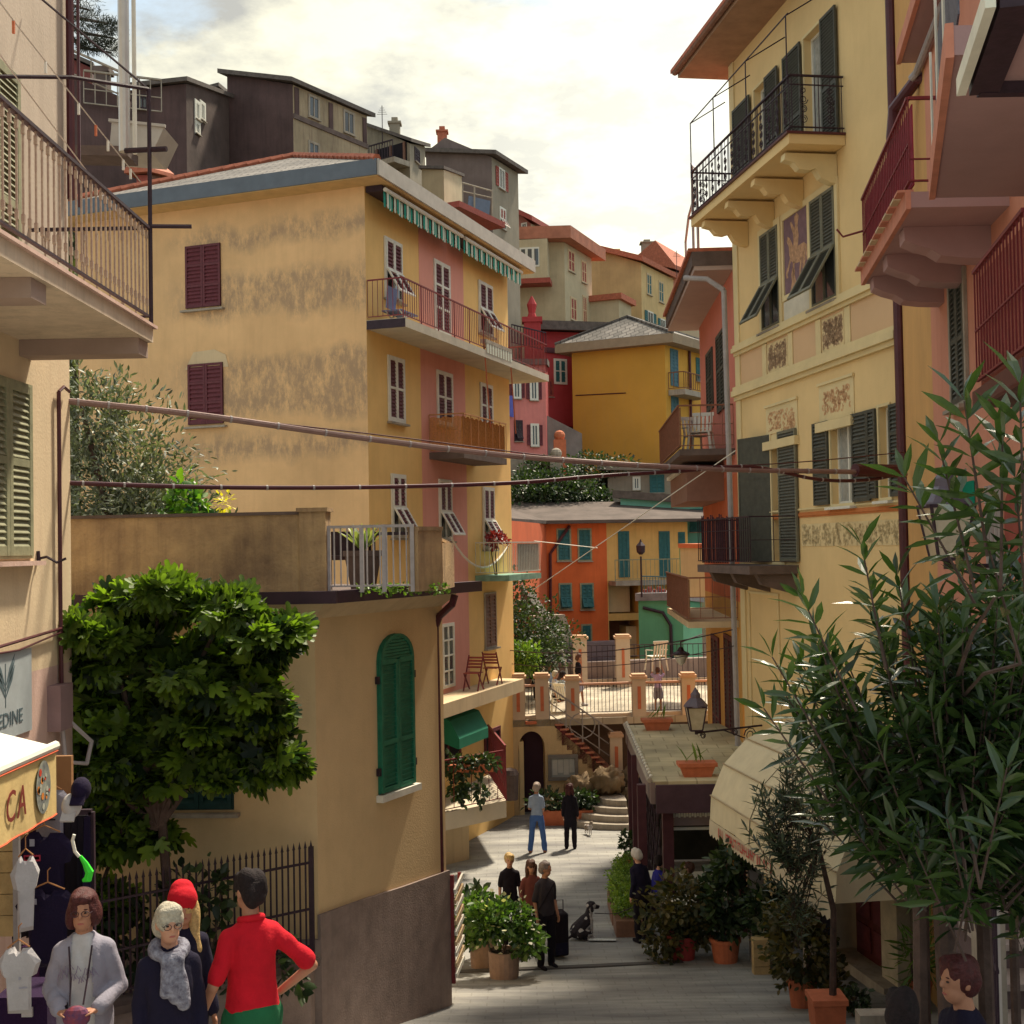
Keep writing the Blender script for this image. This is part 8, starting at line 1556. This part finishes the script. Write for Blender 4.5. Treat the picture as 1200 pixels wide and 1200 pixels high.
    if top:
        for nm, tm, ex_, hm, sl in [('shirt', top, 0, hem, sleeve)] + ([('cardigan', jacket, .014, hem - .10, 1.0)] if jacket else []):
            m = MB(); e = ex_; hz_ = hm + dz
            loft(m, [(hz_, .168 * g + e, .122 * g + e, -.005), (.98 + dz, .162 * g + e, .118 * g + e, -.005), (1.10 + dz, .146 * g + e, .106 * g + e, 0), (1.24 + dz, .150 * g + e, .116 * g + e, .005), (1.35 + dz, .152 * g + e, .106 * g + e, 0), (1.42 + dz, .128 + e, .082 + e * .6, -.006), (1.465 + dz, .078 + e * .5, .064 + e * .5, -.008), (1.49 + dz, .060, .055, -.006)])
            for sd in (-1, 1):
                S0 = Vector(sh[sd]); E0 = Vector(el[sd]); cap(m, (0, -.008, 1.425 + dz), S0, .056 + e * .5, .056 + e * .6); cap(m, S0, S0.lerp(E0, min(1, sl * 2)), .056 * g ** .5 + e * .6, .050 + e * .6)
                if sl > .5: cap(m, E0, E0.lerp(Vector(wr_[sd]), (sl - .5) * 2 * .92), .048 + e * .6, .037 + e * .6)
            o = garment(nm, m, tm)
            if nm == 'cardigan':   # open front: drop faces in front strip
                import bmesh; bm = bmesh.new(); bm.from_mesh(o.data); inv = []
                for f in bm.faces:
                    c = f.calc_center_median() + rootloc(root) - Vector((P0.x, Y, z0)); x = (c.x * ca - c.y * sa) / s; y = (c.x * sa + c.y * ca) / s
                    if y > .03 and abs(x) < .075 - .03 * (c.z / s - 1.1) and c.z / s > .5: inv.append(f)
                bmesh.ops.delete(bm, geom=inv, context='FACES'); bm.to_mesh(o.data); bm.free()
    if shoes:
        for sd in (-1, 1): m = MB(); f = Vector(an[sd]); cap(m, f + Vector((0, -.03, -.045)), f + Vector((0, .15, -.055)), .046, .038); cap(m, f + Vector((0, 0, .0)), f + Vector((0, 0, -.04)), .045, .05); garment('shoe', m, shoes, .014, 0)
    if hair:
        m = MB(); hball(m, (0, -.018, .038), (.086, .098, .092)); hball(m, (0, -.055, .0), (.084, .064, .088)); hball(m, (0, .03, .088), (.068, .05, .027))
        if hl == 'bob': hball(m, (-.07, -.015, -.02), (.032, .06, .085)); hball(m, (.07, -.015, -.02), (.032, .06, .085)); hball(m, (0, .06, .085), (.065, .035, .03))
        if hl == 'long':
            for sx in (-.065, .065, 0): q = MB(); cap(m, hd((sx, -.04, 0)), hd((sx * 1.35, -.05 + (.05 if sx else -.03), -.30)), .045, .03)
        garment('hair', m, hair, max(vox, .009), .022, 1)
    if face_on:
        m = MB()
        for sd in (-1, 1): hball(m, (sd * .029, .082, .006), (.011, .007, .006), 8, 6)
        e_ = m.build('eyes', mat('eye_dark', (.03, .018, .015), .3), root); m = MB(); hball(m, (0, .083, -.062), (.021, .006, .006), 8, 6); m.build('mouth', mat('lips', (.36, .10, .085), .5), root)
        m = MB()
        for sd in (-1, 1): hball(m, (sd * .030, .083, .027), (.017, .005, .0035), 8, 6)
        m.build('eyebrows', hair or M_iron, root)
    if glasses:
        m = MB()
        for sd in (-1, 1): m.tube([W(hd((sd * .032 + .024 * math.cos(t), .100, .004 + .018 * math.sin(t)))) for t in [j * math.pi / 6 for j in range(13)]], .0022, 4); m.tube([W(hd((sd * .055, .098, .006))), W(hd((sd * .078, .0, .006)))], .002, 4)
        m.build('glasses', M_iron, root)
    if extra: extra(root, W, cap, garment, loft, hd)
    return root
def cl(name, c, **k): return mat(name, c, .92, .14, 6, .25, 60, **k)
C_red = cl('red_polo', (.52, .006, .018)); C_navy = cl('navy_knit', (.008, .006, .022)); C_black = cl('black_cloth', (.008, .005, .010)); C_wh = cl('white_tee', (.47, .45, .46)); C_gry = cl('pale_grey_cardigan', (.27, .255, .31)); C_taup = cl('taupe_skirt', (.16, .115, .09)); C_jean = cl('blue_jeans', (.055, .12, .32)); C_lblue = cl('light_blue_tee', (.27, .33, .44)); C_grn = cl('green_shorts', (.015, .12, .05))
H_auburn = mat('auburn_hair', (.065, .014, .014), .6, .4, 40, .5, 90); H_grey = mat('grey_hair', (.42, .38, .30), .6, .25, 40, .6, 90); H_dark = mat('dark_hair', (.014, .008, .009), .85, .4, 40, .5, 90); H_blond = mat('blond_hair', (.50, .34, .14), .6, .3, 40, .5, 90); H_brown = mat('brown_hair', (.09, .035, .02), .55, .4, 40, .5, 90); H_gm = mat('salt_pepper_hair', (.20, .16, .15), .6, .4, 40, .5, 90)
def cam_bag(root, W, cap, garment, loft, hd):
    mb = MB(); q = MB(); q.ball((0, 0, 0), (.085, .05, .07), 12, 8); mb.add([W((v[0] + .0, v[1] + .27, v[2] + 1.05)) for v in q.v], q.f); mb.build('camera_pouch', mat('patterned_pouch', (.03, .02, .06), .7, .9, 18, .2, col2=(.30, .05, .05)), root)
    mb = MB(); mb.tube([W((-.07, .12, 1.44)), W((-.05, .17, 1.25)), W((-.04, .26, 1.12))], .006, 5); mb.tube([W((.07, .12, 1.44)), W((.05, .17, 1.25)), W((.04, .26, 1.12))], .006, 5); mb.build('strap', M_iron, root)
    g = random.Random(3); mb = MB()
    for i in range(16): u = -.11 + .015 * i; a = g.uniform(1.22, 1.30); mb.tube([W((u, .138 - u * u * 2, a)), W((u + .02, .138 - u * u * 2, a + .035)), W((u + .03, .138 - u * u * 2, a - .01))], .003, 4)
    mb.build('printed_pattern', mat('print_lilac', (.25, .20, .28), .9), root)
def collar(root, W, cap, garment, loft, hd):
    m = MB()
    for i in range(14): a = i / 14 * 2 * math.pi; b = (i + 1) / 14 * 2 * math.pi; cap(m, (.068 * math.cos(a), .068 * math.sin(a), 1.475 - .02 * math.sin(a)), (.068 * math.cos(b), .068 * math.sin(b), 1.475 - .02 * math.sin(b)), .020, .020)
    garment('collar', m, C_red, .010, .006, 1)
def scarf(root, W, cap, garment, loft, hd):
    m = MB()
    for i in range(12): a = i / 12 * 2 * math.pi; b = (i + 1) / 12 * 2 * math.pi; cap(m, (.095 * math.cos(a), .02 + .085 * math.sin(a), 1.47 - .03 * math.sin(a)), (.095 * math.cos(b), .02 + .085 * math.sin(b), 1.47 - .03 * math.sin(b)), .035, .035)
    for x in (-.05, -.01, .03): cap(m, (x, .12, 1.43), (x * 1.4, .15, 1.20 + x), .032, .03)
    garment('scarf', m, mat('grey_pattern_scarf', (.20, .20, .24), .9, .6, 30, .6, 60, col2=(.07, .06, .09)), .014, .014, 1)
def redhat(root, W, cap, garment, loft, hd):
    m = MB(); cap(m, hd((0, -.02, .05)), hd((0, -.04, .095)), .096, .085); cap(m, hd((0, .0, .05)), hd((0, -.04, .05)), .102, .102); garment('red_hat', m, C_red, .012, .004); mb = MB(); mb.beam(W((.28, .1, .95)), W((.42, .1, .83)), .10, .01); mb.build('paper', M_white, root)
def suitcase(root, W, cap, garment, loft, hd): pass
P_ = person
P_('woman with auburn bob and glasses in pale grey cardigan holding a small patterned pouch', 97, 8.0, 172, 1.70, C_wh, C_taup, H_auburn, SKT, hl='bob', btm=.35, sleeve=.3, jacket=C_gry, vox=.0085, glasses=True, hem=.86, girth=1.05,
   arms=dict(le=(-.205, -.02, 1.14), re=(.205, -.02, 1.14), lw=(-.11, .22, 1.07), rw=(.11, .22, 1.07), **{'h-1': (.9, .5, .1), 'h1': (-.9, .5, .1)}), extra=cam_bag, shoes=C_black)
P_('elderly woman with short grey hair, glasses and patterned scarf over a dark navy knit', 196, 7.7, 160, 1.62, C_navy, C_navy, H_grey, SKIN, sleeve=1.0, vox=.0085, glasses=True, extra=scarf, girth=1.12, headyaw=-8, shoes=C_black, hem=.80)
P_('person in a red hat and dark coat half hidden behind the grey haired woman', 211, 8.9, 150, 1.74, C_navy, C_black, H_blond, SKT, sleeve=1.0, vox=.010, hl='long', extra=redhat, headyaw=10, shoes=C_black)
P_('man in bright red polo shirt and green shorts seen from behind with hand on hip', 292, 8.1, -30, 1.80, C_red, C_grn, H_dark, SKT, sleeve=.42, vox=.0085, btm='shorts', girth=1.12, headyaw=-18, hem=.90, arms=dict(re=(.36, -.08, 1.15), rw=(.20, .06, .98), le=(-.26, -.06, 1.12), lw=(-.30, .10, .88), **{'h1': (-.8, .5, -.3)}), shoes=C_black, extra=collar)
P_('blond person in black t-shirt standing behind the potted shrubs', 595, 23.4, 175, 1.68, C_black, C_black, H_blond, SKIN, sleeve=.4, shoes=C_black)
P_('woman with long brown hair between the blond person and the man with the suitcase', 620, 23.0, 165, 1.62, cl('rust_top', (.17, .05, .04)), C_black, H_brown, SKIN, sleeve=1.0, hl='long', shoes=C_black)
def case(root, W, cap, garment, loft, hd): mb = MB(); mb.tube([W((-.12, .10, 1.40)), W((.1, .13, 1.15)), W((.17, .08, 1.0))], .012, 5); mb.build('bag_strap', C_black, root)
P_('man in dark grey shirt and black trousers standing beside a black suitcase', 636, 21.8, 150, 1.78, cl('charcoal_shirt', (.035, .028, .035)), C_black, H_gm, SKT, sleeve=.45, girth=1.12, headyaw=-40, shoes=C_black, extra=case)
P_('grey haired man in light blue t-shirt and jeans facing the arch doorway', 628, 32.8, 12, 1.76, C_lblue, C_jean, mat('cropped_grey_hair', (.35, .27, .22), .6, .2, 30), SKT, sleeve=.4, legs=dict(lk=(-.14, .02, .5), la=(-.17, -.04, .09), rk=(.14, .04, .5), ra=(.19, .02, .09)), shoes=M_rusty, arms=dict(lw=(-.12, .2, 1.05), rw=(.14, .2, 1.05)), vox=.013)
P_('woman with long auburn hair in a black dress and leggings beside the man in jeans', 667, 33.2, 10, 1.66, C_black, C_black, H_auburn, SKIN, sleeve=1.0, hl='long', hem=.62, shoes=C_black, vox=.013)
P_('old man with white hair in dark jacket leaning at the pavilion hedge', 749, 23.6, -30, 1.66, C_navy, C_black, mat('white_hair', (.55, .50, .45), .6), SKIN, sleeve=1.0, tilt=10, girth=1.15, shoes=C_black)
P_('seated diner in a royal blue jacket at the pavilion table behind the post', 770, 25.2, 60, 1.7, cl('royal_blue', (.02, .02, .20)), C_black, H_dark, SKIN, sleeve=1.0, seated=True, vox=.016)
P_('seated diner in pinkish grey top deeper in the pavilion shade', 806, 24.6, -70, 1.65, cl('dusty_pink', (.22, .13, .13)), C_black, H_brown, SKIN, sleeve=1.0, seated=True, vox=.016)
P_('boy with dark tousled hair in navy shirt seen in profile at the bottom right', 1122, 5.75, -105, 1.50, C_navy, C_black, H_auburn, SKT, z=-3.355, sleeve=.4, vox=.009)
P_('dark haired child in white shirt whose head just shows beside the boy', 1050, 5.6, 20, 1.32, C_wh, C_black, H_dark, SKT, z=-3.275, sleeve=.4, vox=.009)
P_('man in black t-shirt and shorts walking across the upper terrace', 680, 41.0, 75, 1.66, C_black, C_gry, H_brown, SKT, z=ZF, sleeve=.4, btm='shorts', vox=.016, shoes=C_wh, legs=dict(lk=(-.1, .14, .5), la=(-.1, .18, .09), rk=(.1, -.02, .5), ra=(.1, -.22, .12)))
def chair_up(root, W, cap, garment, loft, hd): plastic_chair(W((-.05, .18, 1.62)) - UZ * .0, 200, 'white plastic chair carried overhead by the boy on the terrace')
P_('boy in lilac t-shirt and grey shorts carrying a white chair across the terrace', 773, 39.3, 10, 1.36, cl('lilac_tee', (.42, .32, .52)), C_gry, H_brown, SKT, z=ZF, sleeve=.4, btm='shorts', vox=.014, extra=chair_up, arms=dict(le=(-.25, .1, 1.5), lw=(-.16, .12, 1.75), re=(.25, .1, 1.5), rw=(.16, .12, 1.75), **{'h-1': (0, 0, 1), 'h1': (0, 0, 1)}))
for i, (px, Y, c, lb, hh) in enumerate(((630, 43.5, C_black, 'person in dark top sitting under the white parasol', H_dark), (645, 42.5, C_lblue, 'person in pale blue top sitting next to the hoop arch', H_brown), (652, 39.8, C_wh, 'grey haired person in pale top sitting just behind the stair head', H_grey), (661, 39.6, cl('pale_blue_print', (.30, .36, .42)), 'person in pale blue printed top sitting between the stair head pillars', H_dark), (602, 42.0, C_maroon_ if False else cl('maroon_top', (.16, .04, .04)), 'person in maroon top at the left end of the terrace beside the yellow house', H_brown))):
    P_(lb, px, Y, 170 - 40 * i, 1.66, c, C_black, hh, SKT, z=ZF, seated=True, vox=.018, sleeve=.5, face_on=False)
    ch = at(px, 640, Y); plastic_chair((ch.x, ch.y + .02, ZF), 10 + 40 * i, 'white chair under the ' + ['person at the parasol', 'person by the hoop arch', 'grey haired person at the stair head', 'person between the stair pillars', 'person in maroon'][i], 'white chairs on the upper terrace')
def luggage():
    p = gpt(655, 1122); t = thing('suitcase', 'tall black wheeled suitcase standing beside the man in dark grey', 'suitcase', p); mb = MB(); S = Frame(p, Vector((1, .3, 0))); S.box(mb, -.14, .14, .06, .80, -.17, .17); o = mb.build('case', C_black, t); bv = o.modifiers.new('b', 'BEVEL'); bv.width = .04; bv.segments = 3
    mb = MB(); mb.tube([S.p(-.06, .8, .1), S.p(-.06, 1.02, .1), S.p(.06, 1.02, .1), S.p(.06, .8, .1)], .01, 5); mb.build('handle', M_iron, t)
    for sx in (-.1, .1): mb = MB(); mb.tube([S.p(sx, .04, -.12), S.p(sx + .02, .04, -.12)], .04, 10); mb.build('wheel', M_iron, t)
    for i, (x, r) in enumerate(((S.p(0, .25, -.18), .1),)): mb = MB(); mb.beam(S.p(-.11, .2, .176), S.p(.11, .2, .176), .012, .2); mb.build('front_pocket', C_navy, t)
luggage()
def dog(label, p, deg, k, patches, sit=True):
    t = thing('dog', label, 'dog', p); a = R(deg); ca, sa = math.cos(a), math.sin(a)
    def W(q): return Vector((p.x + k * (q[0] * ca + q[1] * sa), p.y + k * (-q[0] * sa + q[1] * ca), p.z + k * q[2]))
    def cap(mb, u, v, r0, r1):
        u, v = Vector(u), Vector(v); d = (v - u).normalized(); f_ = 1.28 if sit else 1.1; r0 *= f_; r1 *= f_; mb.tube([W(u - d * r0 * .98), W(u - d * r0 * .6), W(u), W(v), W(v + d * r1 * .6), W(v + d * r1 * .98)], [k * r0 * .12, k * r0 * .8, k * r0, k * r1, k * r1 * .8, k * r1 * .12], 10)
    b = MB()
    if sit: cap(b, (0, -.16, .17), (0, .02, .34), .125, .105); cap(b, (0, .02, .34), (0, .08, .46), .10, .062); cap(b, (0, .07, .44), (0, .11, .58), .062, .05)
    else: cap(b, (0, -.2, .32), (0, .12, .34), .085, .10); cap(b, (0, .14, .38), (0, .2, .50), .06, .05)
    hz_ = .62 if sit else .55; hy_ = .12 if sit else .22
    cap(b, (0, hy_, hz_), (0, hy_ + .03, hz_), .072, .068); cap(b, (0, hy_ + .05, hz_ - .02), (0, hy_ + .15, hz_ - .04), .042, .03)
    for s in (-1, 1):
        if sit: cap(b, (s * .06, .09, .36), (s * .06, .11, .18), .045, .028); cap(b, (s * .06, .11, .18), (s * .06, .10, .03), .026, .022); cap(b, (s * .06, .10, .02), (s * .06, .16, .02), .026, .02); cap(b, (s * .10, -.14, .14), (s * .12, .04, .13), .085, .045); cap(b, (s * .12, .04, .12), (s * .13, -.06, .03), .03, .022); cap(b, (s * .13, -.06, .02), (s * .13, .07, .02), .026, .022)
        else:
            cap(b, (s * .05, .12, .30), (s * .05, .11, .15), .04, .022); cap(b, (s * .05, .11, .15), (s * .05, .12, .02), .02, .018); cap(b, (s * .05, -.20, .30), (s * .05, -.14, .18), .055, .028); cap(b, (s * .05, -.14, .18), (s * .05, -.22, .12), .024, .018); cap(b, (s * .05, -.22, .12), (s * .05, -.2, .02), .018, .016)
    cap(b, (0, -.26, .10 if sit else .36), (.05, -.42, .04 if sit else .52), .022, .012)
    me = remeshed(b, .011, 2, .003); me.transform(Matrix.Translation(-rootloc(t))); me.materials.clear(); F1, F2 = patches; me.materials.append(F1); me.materials.append(F2)
    for f in me.polygons:
        c = (f.center + rootloc(t) - p) / k; x = c.x * ca - c.y * sa; y = c.x * sa + c.y * ca
        w = (y > .06 and .14 < c.z < .50) or c.z < .13 and y > -.02 or mnoise.noise(Vector((x * 7, y * 7, c.z * 7))) > .32
        if w: f.material_index = 1
    link('body', me, t); e = MB()
    for s in (-1, 1): cap(e, (s * .062, hy_ - .01, hz_ + .04), (s * .085, hy_ + .0, hz_ - .075), .022, .026)
    me = remeshed(e, .009, 1); me.transform(Matrix.Translation(-rootloc(t))); me.materials.clear(); me.materials.append(F1); link('ears', me, t); e = MB(); cap(e, (0, hy_ + .175, hz_ - .03), (0, hy_ + .182, hz_ - .03), .014, .012); e.build('nose', M_iron, t)
    return t
Fb = mat('black_fur', (.02, .014, .018), .8, .3, 20, .5, 80); Fw = mat('white_fur', (.42, .38, .36), .8, .15, 20, .5, 80); p = gpt(686, 1100); dog('black and white dog sitting on its leash in the middle of the lane', p, 70, .96, (Fb, Fw))
p2 = gpt(690, 978); dog('small grey terrier standing to the right of the woman in black', p2, 150, .62, (mat('grey_fur', (.22, .17, .13), .85, .4, 20, .5), Fw), False)
mb = MB(); mb.tube([p + Vector((.18, .02, .46)), p + Vector((.45, .1, .42)), at(725, 1070, 23.8), at(745, 1062, 23.7)], .008, 5); tag(mb.build('leash', M_iron), 'dark leash running from the sitting dog to the old man', 'leash')

# ================================================================== STALL AT THE LEFT EDGE
def stall():
    X0 = -3.42; root = thing('stall_awning', 'pale stall awning with ochre valance lettered CA and an oval picture at the left edge', 'awning', (X0, 8.4, -1.6)); z = at(64, 874, 9.5).z
    mb = MB(); mb.hexa([(X0, 6.6, z - .02), (X0, 9.5, z - .02), (-4.8, 9.5, z + .34), (-4.8, 6.6, z + .34), (X0, 6.6, z + .0), (X0, 9.5, z + .0), (-4.8, 9.5, z + .36), (-4.8, 6.6, z + .36)]); mb.build('canopy', mat('awning_white', (.78, .78, .70), .7, .04, 3, .05), root)
    mb = MB(); mb.tube([(X0 + .01, 6.6, z), (X0 + .01, 9.52, z)], .035, 8); mb.build('front_bar', M_white, root)
    F = Frame((X0 + .02, 6.6, 0), (0, 1, 0), (1, 0, 0)); mb = MB(); n = 24; zb = z - .50; rr = random.Random(6)
    for i in range(n):
        a = 2.9 * i / n; b = 2.9 * (i + 1) / n; w0 = .009 * math.sin(i * 1.7); w1 = .009 * math.sin((i + 1) * 1.7); mb.add([F.p(a, z - .03, 0), F.p(b, z - .03, 0), F.p(b, zb, w1), F.p(a, zb, w0)], [(0, 1, 2, 3)])
    mb.build('valance', mat('ochre_valance', (.62, .46, .20), .85, .12, 4, .15), root, smooth=True); mb = MB(); mb.tube([F.p(2.9 * i / n, zb, .009 * math.sin(i * 1.7)) for i in range(n + 1)], .008, 4); mb.tube([F.p(0, z - .035, .012), F.p(2.9, z - .035, .012)], .008, 4); mb.build('red_piping', mat('red_piping', (.55, .10, .04), .8), root)
    u = F.hit(3, 960); v = F.hit(17, 950); Mr = mat('letter_maroon', (.20, .03, .02), .8); text('C', F, u[0] + .01, zb + .13, .30, .014, Mr, root, .8, .15); text('A', F, v[0] + .01, zb + .13, .30, .014, Mr, root, .8, .15)
    o = F.hit(49, 920); cu, cz = o[0], zb + .25; mb = MB(); k = 22; mb.add([F.p(cu + .14 * math.cos(6.283 * i / k), cz + .19 * math.sin(6.283 * i / k), .013) for i in range(k)], [tuple(range(k))]); P = mb.build('oval_picture', mat('oval_ground', (.24, .25, .20), .8, .4, 12, 0, col2=(.10, .11, .12)), root)
    mb = MB(); g = random.Random(2)
    for i in range(16): a = g.uniform(0, 6.28); q = g.uniform(.3, .85); c = F.p(cu + .13 * q * math.cos(a), cz + .17 * q * math.sin(a), .016); s = g.uniform(.012, .03); mb.add([c + Vector((0, s * math.cos(t), s * math.sin(t))) for t in [j * 1.047 for j in range(6)]], [tuple(range(6))], g.randint(0, 2))
    mb.build('painted_fruit', [mat('fruit_red', (.52, .05, .02), .8), mat('fruit_orange', (.60, .20, .03), .8), mat('fruit_pale', (.42, .42, .34), .8)], P)
    # pillar of ochre blocks, pole
    def ap(px, py, Y): return at(px, py, Y)
    t = thing('block_pillar', 'pillar of ochre stone blocks at the left edge behind the shirts', 'pillar', ap(4, 1120, 9.2))
    for i in range(7): a = ap(-22, 1098 - i * 25, 9.3); mb = MB(); mb.box(a.x, ap(15, 1000, 9.3).x + .01 * (i % 2), 9.3, 9.6, a.z, a.z + .147); mb.build('block', mat('ochre_block', (.50, .36, .17), .9, .25, 5, .5), t)
    a = ap(20, 1090, 9.2); t = thing('awning_post', 'grey metal post carrying the stall awning', 'post', (a.x, a.y, gz(9.2))); mb = MB(); mb.box(a.x - .02, a.x + .02, 9.18, 9.22, gz(9.2), z); mb.build('tube', M_pipegrey, t)
    def tee(label, px, py, Y, w, h, m, yaw=0, hang=True, grp=None, logo=None):
        c = ap(px, py, Y); S = Frame(c, Vector((math.cos(R(yaw)), math.sin(R(yaw)), 0)), Vector((math.sin(R(yaw)), -math.cos(R(yaw)), 0))); t = thing('hanging_shirt', label, 'shirt', c - UZ * h, grp); hw = w / 2
        out = [(-hw * .55, -h), (hw * .55, -h), (hw * .58, -h * .36), (hw * .78, -h * .42), (hw, -h * .22), (hw * .55, -.01), (hw * .22, 0), (hw * .1, -h * .07), (-hw * .1, -h * .07), (-hw * .22, 0), (-hw * .55, -.01), (-hw, -h * .22), (-hw * .78, -h * .42), (-hw * .58, -h * .36)]
        mb = MB(); k = len(out); cf = S.p(0, -h * .5, .02); cb = S.p(0, -h * .5, -.02); ed = [S.p(u_, v_, .022 * math.sin(14 * u_ / w + 9 * v_)) for u_, v_ in out]; inn = [S.p(u_ * .8, -h * .5 + (v_ + h * .5) * .86, .018) for u_, v_ in out]; inb = [S.p(u_ * .8, -h * .5 + (v_ + h * .5) * .86, -.018) for u_, v_ in out]
        mb.add(ed + inn + inb + [cf, cb], [(i, (i + 1) % k, k + (i + 1) % k, k + i) for i in range(k)] + [(i, 2 * k + i, 2 * k + (i + 1) % k, (i + 1) % k) for i in range(k)] + [(k + i, k + (i + 1) % k, 3 * k) for i in range(k)] + [(2 * k + i, 3 * k + 1, 2 * k + (i + 1) % k) for i in range(k)]); mb.build('cloth', m, t)
        if hang: mb = MB(); mb.tube([S.p(-hw * .5, .0, 0), S.p(0, .05, 0), S.p(hw * .5, .0, 0)], .006, 5); mb.tube([S.p(0, .05, 0), S.p(.0, .13, 0), S.p(.02, .15, 0)], .004, 4); mb.build('hanger', mat('wood_hanger', (.40, .18, .07), .6), t)
        if logo:
            for (lx, lz, lw, lh, lm) in logo: mb = MB(); S.box(mb, lx - lw / 2, lx + lw / 2, lz - lh / 2, lz + lh / 2, .024, .027); mb.build('chest_print', lm, t)
    Cn = cl('stall_navy', (.010, .005, .026)); Ml = mat('print_grey', (.35, .35, .42), .8); Mo = mat('print_red', (.40, .03, .06), .8)
    tee('small white baby t-shirt on a wooden hanger at the lower left', 22, 1110, 8.2, .27, .42, C_wh, 8, logo=[(.03, -.25, .05, .008, Ml), (.01, -.19, .015, .015, Ml)])
    tee('white t-shirt seen edge on beside the grey stall post', 30, 1003, 8.9, .20, .52, C_wh, 40)
    tee('pale lilac t-shirt hanging just below the stall awning', 58, 925, 9.6, .36, .44, C_gry, 0, logo=[(.02, -.22, .06, .01, C_navy)])
    tee('upper navy sweatshirt with small pale badge hanging in the stall', 52, 975, 9.3, .46, .52, Cn, 0, logo=[(-.08, -.07, .035, .05, Ml), (-.08, -.18, .12, .045, Mo), (-.08, -.18, .10, .02, Ml)])
    tee('lower navy sweatshirt hanging in the dark of the stall', 56, 1042, 9.1, .48, .55, Cn, 0, logo=[(-.08, -.08, .02, .04, Ml)])
    for i, (px, py, m, lb) in enumerate(((84, 944, C_wh, 'white cap hung on the stall corner'), (95, 925, Cn, 'dark blue cap hung beside the white cap'))):
        p = ap(px, py, 9.4); t = thing('cap', lb, 'cap', p); mb = MB(); mb.ball(p, (.07, .09, .09), 12, 8); mb.build('crown', m, t, smooth=True); mb = MB(); mb.hexa([p + Vector(v) for v in ((-.05, -.10, -.10), (.05, -.10, -.10), (.05, -.02, -.02), (-.05, -.02, -.02), (-.05, -.11, -.09), (.05, -.11, -.09), (.05, -.03, .0), (-.05, -.03, .0))]); mb.build('peak', m, t)
    t = thing('neon_strap', 'bright neon green and white strap hanging in the stall', 'strap', ap(100, 1030, 9.0)); mb = MB(); q = [ap(*c, 9.0) for c in ((94, 1003), (100, 1012), (105, 1022), (103, 1030), (97, 1032))]; mb.tube(q, [.01, .02, .03, .03, .012], 6); mb.build('green_strap', mat('neon_green', (.05, .75, .04), .6), t); mb = MB(); mb.tube([ap(*c, 9.0) for c in ((87, 978), (85, 985), (88, 998), (93, 1004))], .012, 6); mb.build('white_strap', M_white, t)
    # dark backdrop: rack with dark goods
    t = thing('clothes_rack', 'dark crowded rack of bags and clothes behind the hanging shirts', 'rack', ap(70, 1150, 9.9)); 
    mb = MB(); g = random.Random(9); a = ap(18, 1000, 9.8); b = ap(108, 1000, 9.8)
    mb.beam(Vector((a.x, 9.8, -1.95)), Vector((b.x, 9.8, -1.95)), .04); mb.beam((a.x, 9.8, gz(9.8)), (a.x, 9.8, -1.95), .04); mb.beam((b.x, 9.8, gz(9.8)), (b.x, 9.8, -1.95), .04); mb.build('frame', M_iron, t)
    for i in range(12):
        x = a.x + (b.x - a.x) * (i + .5) / 12
        for zz, h in ((-1.98, .9), (-2.95, 1.1)): mb = MB(); w = (b.x - a.x) / 12; mb.prism([(x - w * .5, 9.72 + .03 * math.sin(i), zz - h), (x + w * .5, 9.74, zz - h * g.uniform(.85, 1)), (x + w * .45, 9.76, zz), (x - w * .45, 9.76, zz)], Vector((0, .07, 0))); mb.build('garment', g.choice((C_black, Cn, C_black, cl('plum_cloth', (.06, .012, .07)))), t)
    p = ap(30, 1178, 8.4); t = thing('display_box', 'box with purple cloth and small pale tag under the baby shirt', 'box', (p.x, p.y, gz(8.4))); mb = MB(); mb.box(p.x - .2, p.x + .14, 8.4, 8.8, gz(8.4), p.z + .05); mb.build('box_body', cl('purple_cloth', (.02, .005, .035)), t); mb = MB(); mb.box(p.x - .02, p.x + .05, 8.38, 8.398, p.z - .07, p.z - .01); mb.build('tag', C_wh, t)
    t = thing('wall_bracket_panel', 'small ochre panel with dark frame on the house corner above the caps', 'panel', (-4.78, 13.5, -2.9)); p = ap(79, 895, 10.2); mb = MB(); mb.box(p.x - .1, p.x + .03, 10.2, 10.25, p.z - .7, p.z + .06); mb.build('board', mat('timber_panel', (.28, .14, .06), .8), t)
stall()
